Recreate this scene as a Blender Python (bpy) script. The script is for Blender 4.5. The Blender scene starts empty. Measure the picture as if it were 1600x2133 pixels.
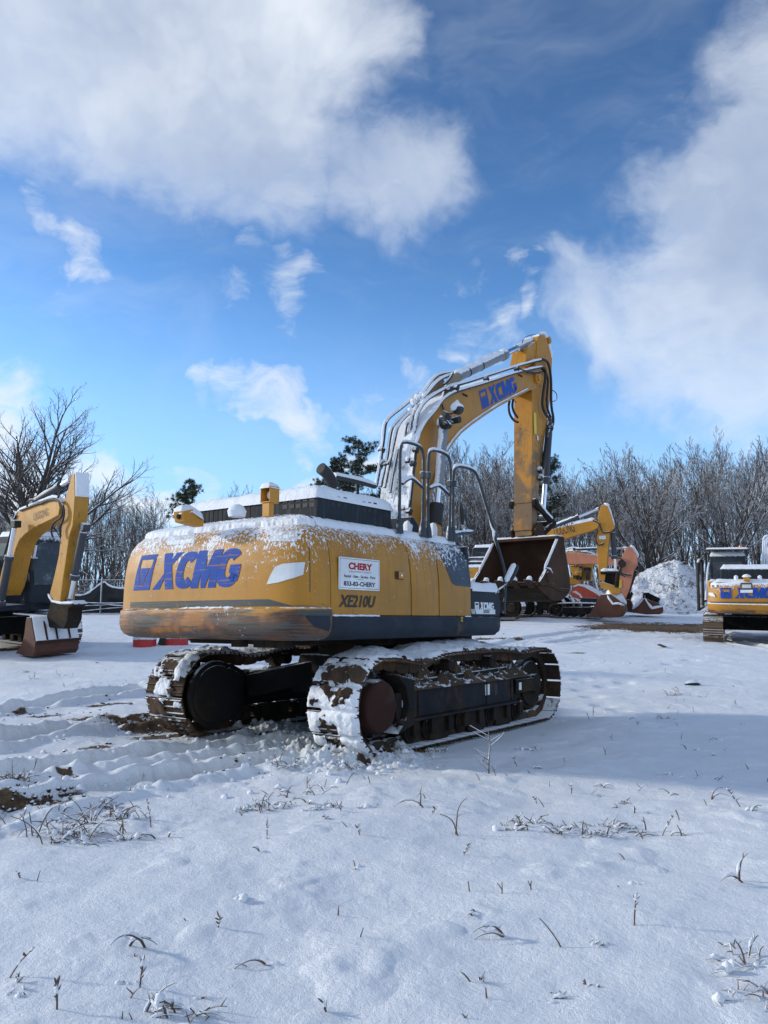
import bpy, bmesh, math, random
import numpy as np
from mathutils import Vector, Matrix, noise as mnoise
from math import radians as R, sin, cos, pi

C = bpy.context.scene.collection
SC = bpy.context.scene
random.seed(7)

# ------------------------------------------------------------------ camera
FPX, PITCH, EYE = 1650.0, .1356, 1.26
cam = bpy.data.cameras.new('camera')
cam.sensor_fit = 'HORIZONTAL'; cam.sensor_width = 36; cam.lens = 36 * FPX / 1600
cam.clip_start = .05; cam.clip_end = 3000
camo = bpy.data.objects.new('camera', cam); C.objects.link(camo)
camo.location = (0, 0, EYE); camo.rotation_euler = (pi / 2 + PITCH, 0, 0)
SC.camera = camo
SC.view_settings.view_transform = 'Standard'; SC.view_settings.look = 'None'
SC.view_settings.gamma = 1; SC.view_settings.exposure = 0.60

def ray(px, py):
    a = (px - 800) / FPX; b = (1066.5 - py) / FPX
    c, s = cos(PITCH), sin(PITCH)
    return Vector((a, c - b * s, s + b * c))

# ------------------------------------------------------------------ node helper
class NT:
    def __init__(s, tree): s.t = tree; s.n = tree.nodes; s.l = tree.links
    def new(s, typ, **kw):
        n = s.n.new(typ)
        for k, v in kw.items(): setattr(n, k, v)
        return n
    def put(s, sock, v):
        if v is None: return
        if hasattr(v, 'is_output'): s.l.new(v, sock)
        else:
            if sock.type == 'RGBA' and not hasattr(v, '__len__'): v = (v, v, v, 1)
            elif sock.type == 'RGBA' and len(v) == 3: v = (*v, 1)
            sock.default_value = v
    def m(s, op, a, b=None, c=None, clamp=False):
        n = s.new('ShaderNodeMath', operation=op, use_clamp=clamp)
        s.put(n.inputs[0], a); s.put(n.inputs[1], b); s.put(n.inputs[2], c)
        return n.outputs[0]
    def vm(s, op, a, b=None, scale=None):
        n = s.new('ShaderNodeVectorMath', operation=op)
        s.put(n.inputs[0], a); s.put(n.inputs[1], b)
        if scale is not None: s.put(n.inputs[3], scale)
        return n.outputs['Value'] if op in ('DOT_PRODUCT', 'LENGTH') else n.outputs[0]
    def mix(s, f, a, b, mode='MIX'):
        n = s.new('ShaderNodeMix', data_type='RGBA', blend_type=mode)
        s.put(n.inputs[0], f); s.put(n.inputs[6], a); s.put(n.inputs[7], b)
        return n.outputs[2]
    def ss(s, x, lo, hi, a=0., b=1.):
        n = s.new('ShaderNodeMapRange', interpolation_type='SMOOTHSTEP')
        s.put(n.inputs[0], x); s.put(n.inputs[1], lo); s.put(n.inputs[2], hi); s.put(n.inputs[3], a); s.put(n.inputs[4], b)
        return n.outputs[0]
    def noise(s, co, scale, detail=3, rough=.55, dist=0., out=0):
        n = s.new('ShaderNodeTexNoise')
        s.put(n.inputs['Vector'], co); n.inputs['Scale'].default_value = scale
        n.inputs['Detail'].default_value = detail; n.inputs['Roughness'].default_value = rough
        n.inputs['Distortion'].default_value = dist
        return n.outputs[out]
    def xyz(s, v):
        n = s.new('ShaderNodeSeparateXYZ'); s.put(n.inputs[0], v); return n.outputs
    def bump(s, h, strength, dist, nrm=None):
        n = s.new('ShaderNodeBump'); s.put(n.inputs['Height'], h)
        n.inputs['Strength'].default_value = strength; n.inputs['Distance'].default_value = dist
        s.put(n.inputs['Normal'], nrm); return n.outputs[0]

# ------------------------------------------------------------------ sky and sun
SUN_AZ, SUN_EL = R(-78), R(19)          # azimuth from +Y towards +X
w = bpy.data.worlds.new('World'); SC.world = w; w.use_nodes = True
nt = NT(w.node_tree); w.node_tree.nodes.clear()
sky = nt.new('ShaderNodeTexSky', sky_type='NISHITA', sun_disc=False)
sky.sun_elevation = SUN_EL; sky.sun_rotation = SUN_AZ; sky.altitude = 100
sky.air_density = 1.0; sky.dust_density = .6; sky.ozone_density = 2.2
tc = nt.new('ShaderNodeTexCoord').outputs['Generated']
def warp(co, sc, amp, det=5):
    return nt.vm('ADD', co, nt.vm('SCALE', nt.vm('SUBTRACT', nt.noise(co, sc, det, .6, out=1), (.5, .5, .5)), None, scale=amp))
wb = warp(warp(tc, 2.6, .26), 9.0, .12, 6)          # ragged cloud outlines
def blob(px, py, rad, wt):
    d = ray(px, py).normalized()
    dt = nt.vm('DOT_PRODUCT', nt.vm('NORMALIZE', wb), tuple(d))
    return nt.m('MULTIPLY', nt.ss(dt, cos(R(rad)), 1.0), wt)
def blobs(lst):
    acc = None
    for b in lst:
        v = blob(*b); acc = v if acc is None else nt.m('MAXIMUM', acc, v)
    return acc
big = blobs([(60, 0, 13, 1.0), (300, 40, 13, 1.1), (560, 60, 11, 1.0), (400, 220, 9, .95), (600, 230, 9, .9), (230, 200, 7, .75),
             (760, 400, 5, .55), (880, 440, 5, .62), (560, 380, 6, .62), (740, 90, 6, .75), (60, 130, 6, .7),
             (1600, 380, 8, 1.0), (1620, 560, 10, 1.1), (1480, 620, 8, .95), (1330, 650, 6, .7), (1240, 600, 4, .55), (1600, 780, 7, .9), (1440, 740, 6, .75),
             (1640, 180, 7, .85)])
small = blobs([(500, 765, 1.9, .60), (550, 790, 2.2, .72), (595, 830, 2.2, .72), (625, 870, 1.6, .6), (445, 755, 1.3, .5), (600, 615, 2.4, .62), (520, 590, 2.4, .5), (150, 460, 1.8, .55),
               (215, 510, 2, .48), (1100, 630, 2.4, .60), (1020, 665, 2.4, .5), (850, 775, 2.2, .52), (705, 800, 2, .5), (940, 680, 2, .48), (450, 570, 2, .42),
               (250, 1010, 3.4, 1.0), (60, 1030, 6, 1.2), (330, 1030, 3, .9), (140, 1000, 3.4, .85), (0, 900, 3, .6), (-200, 950, 12, 1.2),
               (400, 960, 1.5, .55), (520, 1010, 2.2, .85), (620, 1005, 2, .85), (700, 940, 1.8, .80), (635, 945, 1.4, .6), (570, 1010, 2.4, .85)])
# broken cloud added out of view, behind and above the camera, to raise ambient light
back = nt.m('MULTIPLY', nt.ss(nt.xyz(tc)[1], .35, -.25), .80)
wv = nt.vm('ADD', tc, nt.vm('SCALE', nt.noise(tc, 3.0, 4, .6, out=1), None, scale=.16))
n1 = nt.noise(wv, 5.5, 8, .58, .25)
st = nt.new('ShaderNodeMapping'); st.inputs['Rotation'].default_value = (0, R(38), 0); st.inputs['Scale'].default_value = (1, 1, 2.6)
nt.l.new(wv, st.inputs[0])
n2 = nt.noise(st.outputs[0], 9, 8, .62, .3)
dA = nt.m('ADD', nt.m('MAXIMUM', big, back), nt.m('MULTIPLY', nt.m('SUBTRACT', n1, .5), 1.25))
cA = nt.m('MULTIPLY', nt.ss(dA, .02, 1.42), .95)
dB = nt.m('ADD', small, nt.m('MULTIPLY', nt.m('SUBTRACT', n2, .5), 2.2))
cB = nt.m('MULTIPLY', nt.ss(dB, .22, 1.25), .85)
veil = nt.m('MULTIPLY', nt.ss(nt.noise(st.outputs[0], 2.6, 5, .6, .3), .5, .85), .22)
halo = nt.m('MULTIPLY', nt.ss(nt.m('ADD', big, nt.m('MULTIPLY', nt.m('SUBTRACT', n2, .5), .9)), -.05, 1.2), .75)
cov = nt.m('MAXIMUM', nt.m('MAXIMUM', nt.m('MAXIMUM', cA, cB), halo), veil)
# thick parts of a cloud are greyer than its thin sunlit edges
shade = nt.m('MULTIPLY', nt.ss(nt.noise(wv, 3.3, 5, .55), .34, .66), nt.ss(dA, .5, 1.15, .25, 1.0))
el = nt.xyz(tc)[2]
lowb = nt.ss(el, .02, .22, 1.0, 0.0)
ccol = nt.mix(shade, (6.1, 6.5, 7.0), (2.9, 3.5, 4.6))
ccol = nt.mix(lowb, ccol, (7.2, 7.2, 7.2))
gam = nt.new('ShaderNodeGamma'); gam.inputs[1].default_value = 1.12; nt.l.new(sky.outputs[0], gam.inputs[0])
skyc = nt.mix(1.0, gam.outputs[0], (.66, .95, 1.20), 'MULTIPLY')
# paler towards the horizon, deep blue overhead
grad = nt.ss(el, .0, .75, 1.35, .74)
gm = nt.vm('SCALE', skyc, None, scale=grad)
gm = nt.mix(nt.ss(el, -.02, .42, .92, .0), gm, (3.1, 4.9, 7.3))
fin = nt.mix(cov, gm, ccol)
bg = nt.new('ShaderNodeBackground'); nt.l.new(fin, bg.inputs[0]); bg.inputs[1].default_value = .1
wo = nt.new('ShaderNodeOutputWorld'); nt.l.new(bg.outputs[0], wo.inputs[0])

sun = bpy.data.lights.new('sun', 'SUN'); sun.energy = 1.8; sun.angle = R(4); sun.color = (1, .90, .76)
suno = bpy.data.objects.new('sun', sun); C.objects.link(suno)
sd = Vector((sin(SUN_AZ) * cos(SUN_EL), cos(SUN_AZ) * cos(SUN_EL), sin(SUN_EL)))
suno.rotation_euler = sd.to_track_quat('Z', 'Y').to_euler(); suno.location = (-30, 10, 30)

# ------------------------------------------------------------------ materials
def newmat(name):
    m = bpy.data.materials.new(name); m.use_nodes = True
    t = NT(m.node_tree); b = t.n['Principled BSDF']
    return m, t, b
SNOWC = (.80, .84, .89)
def paint(name, base, rough=.45, var=.12, streak=.25, dirt=0., dirtc=(.09, .06, .035), rust=None, specks=None,
          snow=.62, wind=0., metal=0., grime=0., scratch=0., chip=None, dirtz=None, spec=None):
    """painted steel: rust=(z0,z1,amount) low zone, specks=(z0,z1,amount) wind-stuck snow, snow=normal threshold"""
    m, t, b = newmat(name)
    tcn = t.new('ShaderNodeTexCoord'); co = tcn.outputs['Object']
    x, y, z = t.xyz(co)
    nv = t.noise(co, 1.7, 5, .6)
    col = t.mix(t.ss(nv, .3, .7), tuple(c * (1 - var) for c in base), tuple(min(1, c * (1 + var)) for c in base))
    if streak:
        mp = t.new('ShaderNodeMapping'); mp.inputs['Scale'].default_value = (9, 9, .8); t.l.new(co, mp.inputs[0])
        s = t.ss(t.noise(mp.outputs[0], 2.2, 4, .6), .5, .8)
        col = t.mix(t.m('MULTIPLY', s, streak), col, tuple(c * .45 for c in dirtc))
    if dirt:
        dn = t.noise(co, 3.1, 7, .68, .4)
        if dirtz: dn = t.m('ADD', dn, t.ss(z, dirtz[0], dirtz[1], -.06, dirtz[2]))
        s = t.ss(dn, .62 - dirt * .3, .78 - dirt * .2)
        col = t.mix(t.m('MULTIPLY', s, .85), col, dirtc)
    if scratch:
        mp = t.new('ShaderNodeMapping'); mp.inputs['Scale'].default_value = (.8, .8, 46); t.l.new(co, mp.inputs[0])
        s = t.ss(t.noise(mp.outputs[0], 1.5, 5, .7, .15), .60, .70)
        s = t.m('MULTIPLY', s, t.ss(t.noise(co, 1.3, 3), .4, .62))
        col = t.mix(t.m('MULTIPLY', s, scratch), col, tuple(min(1, c * 1.25 + .05) for c in base))
    if rust:
        z0, z1, am = rust
        mp = t.new('ShaderNodeMapping'); mp.inputs['Scale'].default_value = (1.3, 1.3, 17); t.l.new(co, mp.inputs[0])
        zr = t.ss(z, z0, z1, am, -.25)
        f = t.noise(mp.outputs[0], 1.5, 8, .72, .5)
        f2 = t.noise(co, 1.9, 5, .6)
        # stretched smears, their own broad patches
        r1 = t.ss(t.m('ADD', f, zr), .60, .76)
        rc = t.mix(t.ss(t.noise(mp.outputs[0], 2.3, 7, .75), .40, .58), (.17, .055, .014), (.040, .024, .017))
        rc = t.mix(t.ss(f2, .5, .62), rc, (.34, .125, .02))
        col = t.mix(r1, col, rc)
        mp2 = t.new('ShaderNodeMapping'); mp2.inputs['Scale'].default_value = (.9, .9, 30); mp2.inputs['Location'].default_value = (3, 1, 5); t.l.new(co, mp2.inputs[0])
        g = t.ss(t.m('ADD', t.noise(mp2.outputs[0], 1.6, 6, .7, .2), t.m('MULTIPLY', zr, .6)), .70, .76)
        col = t.mix(t.m('MULTIPLY', g, .9), col, (.07, .075, .07))
    if chip:
        s = t.ss(t.noise(co, 9, 6, .7), .62, .66)
        col = t.mix(t.m('MULTIPLY', s, chip), col, (.03, .02, .015))
    rg = t.m('ADD', rough, t.m('MULTIPLY', t.noise(co, 6, 4), .25))
    h = None
    geo = t.new('ShaderNodeNewGeometry')
    sn = None
    nz = t.xyz(geo.outputs['Normal'])[2]
    nn = t.noise(co, 14, 5, .65)
    if snow is not None:
        v = nz
        if wind:
            v = t.m('MAXIMUM', nz, t.m('MULTIPLY', t.vm('DOT_PRODUCT', geo.outputs['Normal'], (-.75, -.35, .55)), wind))
        v = t.m('ADD', v, t.m('MULTIPLY', t.m('SUBTRACT', nn, .5), .7))
        sn = t.ss(v, snow - .08, snow + .10)
    if specks:
        z0, z1, am = specks
        mp = t.new('ShaderNodeMapping'); mp.inputs['Rotation'].default_value = (R(30), R(25), 0); mp.inputs['Scale'].default_value = (1, 1, .6); t.l.new(co, mp.inputs[0])
        f = t.noise(mp.outputs[0], 42, 4, .66, .7)
        low = t.m('MULTIPLY', t.m('SUBTRACT', t.noise(co, 2.6, 4, .6), .5), .5)
        zr = t.ss(z, z0, z1, -.10, am)
        s2 = t.ss(t.m('ADD', t.m('ADD', f, low), zr), .585, .63)
        sn = s2 if sn is None else t.m('MAXIMUM', sn, s2)
    hgt = t.m('MULTIPLY', t.noise(co, 30, 4, .6), .04)
    if sn is not None:
        col = t.mix(sn, col, SNOWC)
        rg = t.mix(sn, rg, .75)
        hgt = t.m('ADD', hgt, sn)
    t.l.new(t.bump(hgt, .7, .008), b.inputs['Normal'])
    t.put(b.inputs['Base Color'], col); t.put(b.inputs['Roughness'], rg)
    b.inputs['Metallic'].default_value = metal
    if spec is not None: b.inputs['Specular IOR Level'].default_value = spec
    return m

YEL = (.42, .185, .008)
M = {}
M['cw'] = paint('counterweight_paint', YEL, .42, rust=(1.17, 1.66, .38), specks=(1.56, 2.12, .14), snow=.84, scratch=.75, streak=.22)
M['door'] = paint('door_paint', YEL, .40, specks=(1.70, 2.16, .14), snow=.84, streak=.38, scratch=.12)
M['boom'] = paint('boom_paint', (.42, .185, .014), .45, streak=.2, snow=.6, dirt=.1)
M['stick'] = paint('stick_paint', (.46, .20, .013), .5, streak=.5, snow=.72, dirt=.30, dirtz=(5.2, 3.2, .22), dirtc=(.12, .085, .055), chip=.8)
M['topsnowy'] = paint('frosted_plate', (.26, .20, .12), .6, snow=.66, wind=.9)
M['yellow'] = paint('yellow_paint', (.50, .22, .014), .42, streak=.25, snow=.55, dirt=.05)
M['yellow2'] = paint('aged_yellow_paint', (.48, .225, .018), .42, streak=.35, snow=.55, dirt=.2, chip=.5)
M['grey'] = paint('grey_paint', (.022, .029, .040), .6, spec=.3, streak=.25, dirtc=(.16, .13, .1), snow=.5, var=.2)
M['greyspeck'] = paint('grey_paint_frosted', (.032, .045, .066), .4, specks=(1.66, 2.16, .115), snow=.84, var=.2)
M['hood'] = paint('hood_paint', (.017, .022, .029), .65, spec=.3, streak=.5, dirtc=(.3, .28, .25), snow=.5, var=.25)
M['skirt'] = paint('skirt_paint', (.017, .024, .036), .55, spec=.3, streak=.1, dirt=.12, dirtc=(.12, .08, .05), snow=.75, var=.3)
M['black'] = paint('black_rubber', (.018, .018, .02), .55, streak=0, snow=.5)
M['black_clean'] = paint('black_plain', (.012, .012, .014), .5, streak=0, snow=None)
M['hose'] = paint('hose_rubber', (.03, .032, .036), .5, streak=0, snow=.12, wind=1.2)
M['rail'] = paint('rail_paint', (.03, .04, .052), .45, streak=0, snow=.5, wind=.55)
M['cyl'] = paint('cylinder_paint', (.20, .21, .23), .42, streak=.1, snow=.34, wind=.75)
M['cyldark'] = paint('cylinder_dark', (.04, .045, .055), .4, streak=.1, snow=.5, wind=.4)
M['chrome'] = paint('chrome_rod', (.75, .78, .82), .1, var=.03, streak=0, snow=None, metal=1)
M['steel'] = paint('muddy_steel', (.018, .015, .012), .85, spec=.25, streak=.2, dirt=.55, dirtc=(.045, .028, .016), snow=.8, var=.3)
M['frame'] = paint('track_frame_paint', (.012, .012, .013), .8, spec=.25, streak=.35, dirt=.42, dirtc=(.038, .024, .015), snow=.62, var=.3)
M['track'] = paint('track_steel', (.050, .033, .022), .85, spec=.3, streak=0, dirt=.5, dirtc=(.13, .072, .034), snow=.62, var=.35)
M['guard'] = paint('side_guard_paint', (.016, .017, .021), .75, spec=.25, streak=.6, dirt=.5, dirtc=(.075, .04, .02), snow=None, var=.35)
M['track_far'] = paint('track_steel_far', (.12, .08, .05), .8, streak=0, dirt=.4, dirtc=(.16, .10, .055), snow=.7, var=.35)
M['mud'] = paint('clay_mud', (.075, .045, .026), .92, streak=0, dirt=.55, dirtc=(.035, .024, .017), snow=.80, var=.5, chip=.7)
M['bucket'] = paint('bucket_steel', (.060, .032, .020), .8, spec=.2, streak=.45, dirtc=(.12, .045, .02), dirt=.3, snow=.66, var=.3)
M['bucketrust'] = paint('rusty_bucket_steel', (.105, .04, .024), .65, streak=.5, dirtc=(.05, .03, .02), dirt=.3, snow=.6, var=.3)
M['bucketin'] = paint('bucket_inside', (.026, .020, .014), .9, spec=.1, streak=.3, dirt=.4, dirtc=(.055, .038, .022), snow=.85)
M['disc'] = paint('rusty_disc', (.045, .020, .015), .85, spec=.2, streak=0, dirt=.3, dirtc=(.06, .04, .03), snow=.9)
M['pink'] = paint('faded_orange_paint', (.62, .25, .15), .6, streak=.15, snow=.55)
M['red'] = paint('orange_red_paint', (.55, .07, .025), .4, streak=.1, snow=.5)
M['white'] = paint('white_paint', (.72, .74, .75), .5, streak=.1, snow=.5)
M['drumred'] = paint('drum_red', (.45, .03, .03), .45, streak=.15, snow=.6)
M['bluep'] = paint('blue_painted_steel', (.03, .06, .25), .5, streak=.1, snow=.6)
def flat(name, col, rough=.5, metal=0, scuff=0., under=YEL):
    m, t, b = newmat(name); co = t.new('ShaderNodeTexCoord').outputs['Object']
    c = t.mix(t.ss(t.noise(co, 3, 4), .35, .65), tuple(v * .9 for v in col), tuple(min(1, v * 1.08) for v in col))
    if scuff:
        mp = t.new('ShaderNodeMapping'); mp.inputs['Scale'].default_value = (.9, .9, 34); t.l.new(co, mp.inputs[0])
        s = t.ss(t.noise(mp.outputs[0], 1.7, 6, .7), .585, .62)
        s = t.m('MAXIMUM', s, t.ss(t.noise(co, 26, 3), .66, .69))
        c = t.mix(t.m('MULTIPLY', s, scuff), c, under)
        x, y, z = t.xyz(co)
    t.put(b.inputs['Base Color'], c); b.inputs['Roughness'].default_value = rough; b.inputs['Metallic'].default_value = metal
    if rough > .3: b.inputs['Specular IOR Level'].default_value = .2
    return m
M['blue'] = flat('blue_lettering', (.016, .078, .36), .7, scuff=.85)
M['blueclean'] = flat('blue_lettering_clean', (.014, .068, .36), .4)
M['letgrey'] = flat('dark_lettering', (.035, .04, .045), .5)
M['letred'] = flat('red_lettering', (.45, .02, .02), .5)
M['letwhite'] = flat('white_lettering', (.75, .78, .8), .5)
M['signwhite'] = flat('sign_white', (.78, .80, .82), .45)
M['sticker'] = flat('reflective_sticker', (.70, .74, .76), .3, scuff=.25, under=(.45, .47, .48))
M['foil'] = paint('frosted_foil', (.55, .58, .6), .35, streak=0, specks=(1.2, 1.9, .1), snow=None, metal=.3)
M['stripe'] = flat('stripe_grey', (.075, .085, .08), .5, scuff=.55)
M['yelsticker'] = flat('yellow_sticker', (.7, .5, .05), .5)
M['lens'] = flat('lens_dark', (.01, .01, .012), .08)
M['amber'] = flat('amber_lens', (.7, .16, .02), .2)

def glassmat():
    m, t, b = newmat('cab_glass'); co = t.new('ShaderNodeTexCoord').outputs['Object']
    s = t.ss(t.noise(co, 3, 6, .7), .48, .85)
    t.put(b.inputs['Base Color'], t.mix(s, (.03, .04, .045), (.20, .22, .24)))
    t.put(b.inputs['Roughness'], t.mix(s, .06, .6)); return m
M['glass'] = glassmat()

def snowmat():
    m, t, b = newmat('snow'); co = t.new('ShaderNodeTexCoord').outputs['Object']
    c = t.mix(t.ss(t.noise(co, 2, 4), .3, .7), (.78, .82, .88), (.86, .89, .93))
    t.put(b.inputs['Base Color'], c); b.inputs['Roughness'].default_value = .7
    h = t.m('ADD', t.noise(co, 60, 4, .7), t.m('MULTIPLY', t.noise(co, 16, 3), 1.5))
    t.l.new(t.bump(h, .8, .012), b.inputs['Normal'])
    b.inputs['Subsurface Weight'].default_value = .0
    return m
M['snow'] = snowmat()

def groundmat():
    m, t, b = newmat('snow_ground'); co = t.new('ShaderNodeTexCoord').outputs['Object']
    at = t.new('ShaderNodeAttribute', attribute_name='mud').outputs['Fac']
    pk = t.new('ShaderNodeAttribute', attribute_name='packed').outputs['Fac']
    d = t.m('ADD', at, t.m('MULTIPLY', t.m('SUBTRACT', t.noise(co, 16, 6, .7), .5), .9))
    mm = t.ss(d, .50, .60)
    sc = t.mix(t.ss(t.noise(co, 1.1, 5, .6), .3, .7), (.78, .83, .89), (.86, .895, .94))
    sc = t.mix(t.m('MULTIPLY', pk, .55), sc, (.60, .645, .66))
    mc = t.mix(t.ss(t.noise(co, 12, 6, .7), .35, .65), (.05, .032, .018), (.16, .10, .05))
    t.put(b.inputs['Base Color'], t.mix(mm, sc, mc)); t.put(b.inputs['Roughness'], t.mix(mm, .65, .95))
    h = t.m('ADD', t.m('MULTIPLY', t.noise(co, 7, 4, .6), 1.2), t.m('ADD', t.noise(co, 48, 4, .7), t.m('MULTIPLY', t.noise(co, 170, 3, .7), .55)))
    nrm = t.bump(h, .65, .022)
    t.l.new(nrm, b.inputs['Normal'])
    return m
M['ground'] = groundmat()

def barkmat(name, base, base2, th=.15):
    m, t, b = newmat(name); co = t.new('ShaderNodeTexCoord').outputs['Object']
    geo = t.new('ShaderNodeNewGeometry')
    nz = t.vm('DOT_PRODUCT', geo.outputs['Normal'], (-.25, -.1, .96))
    oi = t.new('ShaderNodeObjectInfo').outputs['Random']
    v = t.m('ADD', nz, t.m('MULTIPLY', t.m('SUBTRACT', t.noise(co, 2.5, 4, .7), .5), 1.3))
    c = t.mix(t.ss(t.noise(co, 6, 5, .6), .3, .7), base, base2)
    c = t.mix(t.m('MULTIPLY', oi, .5), c, tuple(v_ * 1.7 for v_ in base2))
    t.put(b.inputs['Base Color'], t.mix(t.ss(v, th, th + .3), c, (.72, .76, .82)))
    b.inputs['Roughness'].default_value = .9
    return m
M['bark'] = barkmat('bark', (.022, .018, .016), (.050, .041, .035), .42)
M['twig'] = barkmat("frosted_twigs", (.036, .029, .026), (.075, .060, .052), .30)
M['weed'] = barkmat('dry_stems', (.06, .04, .028), (.13, .085, .055), .45)
M['needles'] = barkmat('pine_needles', (.012, .022, .010), (.035, .048, .018), .75)
# ------------------------------------------------------------------ terrain height
def sm(x, a, b):
    t = np.clip((x - a) / (b - a), 0, 1); return t * t * (3 - 2 * t)
def base_h(x, y):
    """slow rise of the field away from the camera"""
    x = np.asarray(x, float); y = np.asarray(y, float)
    d = np.clip(y - 11, 0, None)
    z = .070 * np.where(d < 1, d * d * .5, d - .5)
    e = np.clip(y - 31, 0, None); z = z - .070 * e + .070 * 4 * (1 - np.exp(-e / 4))
    z = z - .14 * np.exp(-(((x - 10.5) / 3.5) ** 2 + ((y - 23) / 5) ** 2))
    return z
_rng = np.random.RandomState(3); _G = _rng.rand(512, 512)
def vnoise(x, y):
    xi = np.floor(x).astype(int); yi = np.floor(y).astype(int); fx = x - xi; fy = y - yi
    fx = fx * fx * (3 - 2 * fx); fy = fy * fy * (3 - 2 * fy)
    g = lambda a, b: _G[a % 512, b % 512]
    return (g(xi, yi) * (1 - fx) + g(xi + 1, yi) * fx) * (1 - fy) + (g(xi, yi + 1) * (1 - fx) + g(xi + 1, yi + 1) * fx) * fy - .5
def fbm(x, y, sc, oct=4, rough=.5):
    r = 0; a = 1; t = 0
    for i in range(oct):
        r = r + a * vnoise(x * sc + 17.3 * i, y * sc + 5.1 * i); sc *= 2.03; t += a; a *= rough
    return r / t * 1.6
def ground_pt(px, py):
    """point of the field seen at a place measured on the photograph"""
    d = ray(px, py); t = 1.0
    lo, hi = .5, 90.
    for k in range(60):
        mid = (lo + hi) / 2; P = d * mid
        if EYE + P.z > float(base_h(P.x, P.y)): lo = mid
        else: hi = mid
    P = d * lo
    return P.x, P.y

# ------------------------------------------------------------------ mesh helpers
class MB:
    def __init__(s): s.v = []; s.f = []; s.mi = []
    def add(s, vs, fs, mi=0):
        n = len(s.v); s.v.extend([tuple(p) for p in vs]); s.f.extend([tuple(i + n for i in f) for f in fs]); s.mi.extend([mi] * len(fs)); return s
    def box(s, c, d, rot=None, mi=0, taper=1.0):
        vs = []
        for k in (-.5, .5):
            for a, b in ((-.5, -.5), (.5, -.5), (.5, .5), (-.5, .5)):
                q = taper if k > 0 else 1
                p = Vector((a * d[0] * q, b * d[1] * q, k * d[2]))
                if rot is not None: p = rot @ p
                vs.append(Vector(c) + p)
        return s.add(vs, [(3, 2, 1, 0), (4, 5, 6, 7), (0, 1, 5, 4), (1, 2, 6, 5), (2, 3, 7, 6), (3, 0, 4, 7)], mi)
    def tube(s, pts, r, n=8, cap=True, mi=0, jit=0):
        pts = [Vector(p) for p in pts]; m = len(pts)
        rs = r if hasattr(r, '__len__') else [r] * m
        up = None; vs = []
        for i, p in enumerate(pts):
            t = (pts[min(i + 1, m - 1)] - pts[max(i - 1, 0)])
            if t.length < 1e-7: t = Vector((0, 0, 1))
            t.normalize()
            if up is None:
                up = Vector((0, 0, 1)) if abs(t.z) < .9 else Vector((1, 0, 0))
            a = (up - t * up.dot(t)); a.normalize(); b = t.cross(a); up = a
            for k in range(n):
                an = 2 * pi * k / n; rr = rs[i] * (1 + (random.uniform(-jit, jit) if jit else 0))
                vs.append(p + (a * cos(an) + b * sin(an)) * rr)
        fs = [(i * n + k, i * n + (k + 1) % n, (i + 1) * n + (k + 1) % n, (i + 1) * n + k) for i in range(m - 1) for k in range(n)]
        if cap: fs += [tuple(range(n - 1, -1, -1)), tuple((m - 1) * n + k for k in range(n))]
        return s.add(vs, fs, mi)
    def prism(s, poly, v0, v1, mi=0):
        """poly in (u,z), extruded sideways from v0 to v1 (v = to the right of the heading)"""
        n = len(poly)
        ar = sum(poly[i][0] * poly[(i + 1) % n][1] - poly[(i + 1) % n][0] * poly[i][1] for i in range(n))
        if ar < 0: poly = poly[::-1]
        vs = [(u, -v1, z) for u, z in poly] + [(u, -v0, z) for u, z in poly]
        fs = [tuple(range(n)), tuple(range(2 * n - 1, n - 1, -1))] + [(i, n + i, n + (i + 1) % n, (i + 1) % n) for i in range(n)]
        return s.add(vs, fs, mi)
    def cyl(s, c, axis, r, h, n=24, mi=0, r2=None):
        c = Vector(c); a = Vector(axis).normalized()
        return s.tube([c - a * h / 2, c + a * h / 2], [r, r if r2 is None else r2], n, True, mi)
    def build(s, name, mat, parent=None, bevel=0, smooth=35, seg=2):
        me = bpy.data.meshes.new(name); me.from_pydata(s.v, [], s.f); me.update()
        mats = mat if isinstance(mat, (list, tuple)) else [mat]
        for q in mats: me.materials.append(M[q])
        if len(mats) > 1: me.polygons.foreach_set('material_index', s.mi)
        me.validate()
        o = bpy.data.objects.new(name, me); C.objects.link(o)
        if parent is not None: o.parent = parent
        if smooth:
            me.polygons.foreach_set('use_smooth', [True] * len(me.polygons))
            me.set_sharp_from_angle(angle=R(smooth))
        if bevel:
            md = o.modifiers.new('bevel', 'BEVEL'); md.width = bevel; md.segments = seg; md.limit_method = 'ANGLE'; md.angle_limit = R(38)
            md.harden_normals = False
        return o
def npmesh(name, V, F, mat, parent=None, smooth=True):
    me = bpy.data.meshes.new(name); V = np.asarray(V, np.float32); F = np.asarray(F, np.int32)
    k = F.shape[1]
    me.vertices.add(len(V)); me.vertices.foreach_set('co', V.ravel())
    me.loops.add(F.size); me.loops.foreach_set('vertex_index', F.ravel())
    me.polygons.add(len(F)); me.polygons.foreach_set('loop_start', np.arange(0, F.size, k, dtype=np.int32))
    me.materials.append(M[mat]); me.update(calc_edges=True)
    if smooth: me.polygons.foreach_set('use_smooth', np.ones(len(F), bool))
    o = bpy.data.objects.new(name, me); C.objects.link(o)
    if parent is not None: o.parent = parent
    return o
def tag(o, label=None, cat=None, group=None, kind=None):
    if label: o['label'] = label
    if cat: o['category'] = cat
    if group: o['group'] = group
    if kind: o['kind'] = kind
    return o
def empty(name, loc=(0, 0, 0), rz=0, tilt=0, label=None, cat=None, group=None):
    o = bpy.data.objects.new(name, None); C.objects.link(o)
    o.matrix_world = Matrix.Translation(loc) @ Matrix.Rotation(tilt, 4, 'X') @ Matrix.Rotation(rz, 4, 'Z')
    o.empty_display_size = .3
    return tag(o, label, cat, group)
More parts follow.
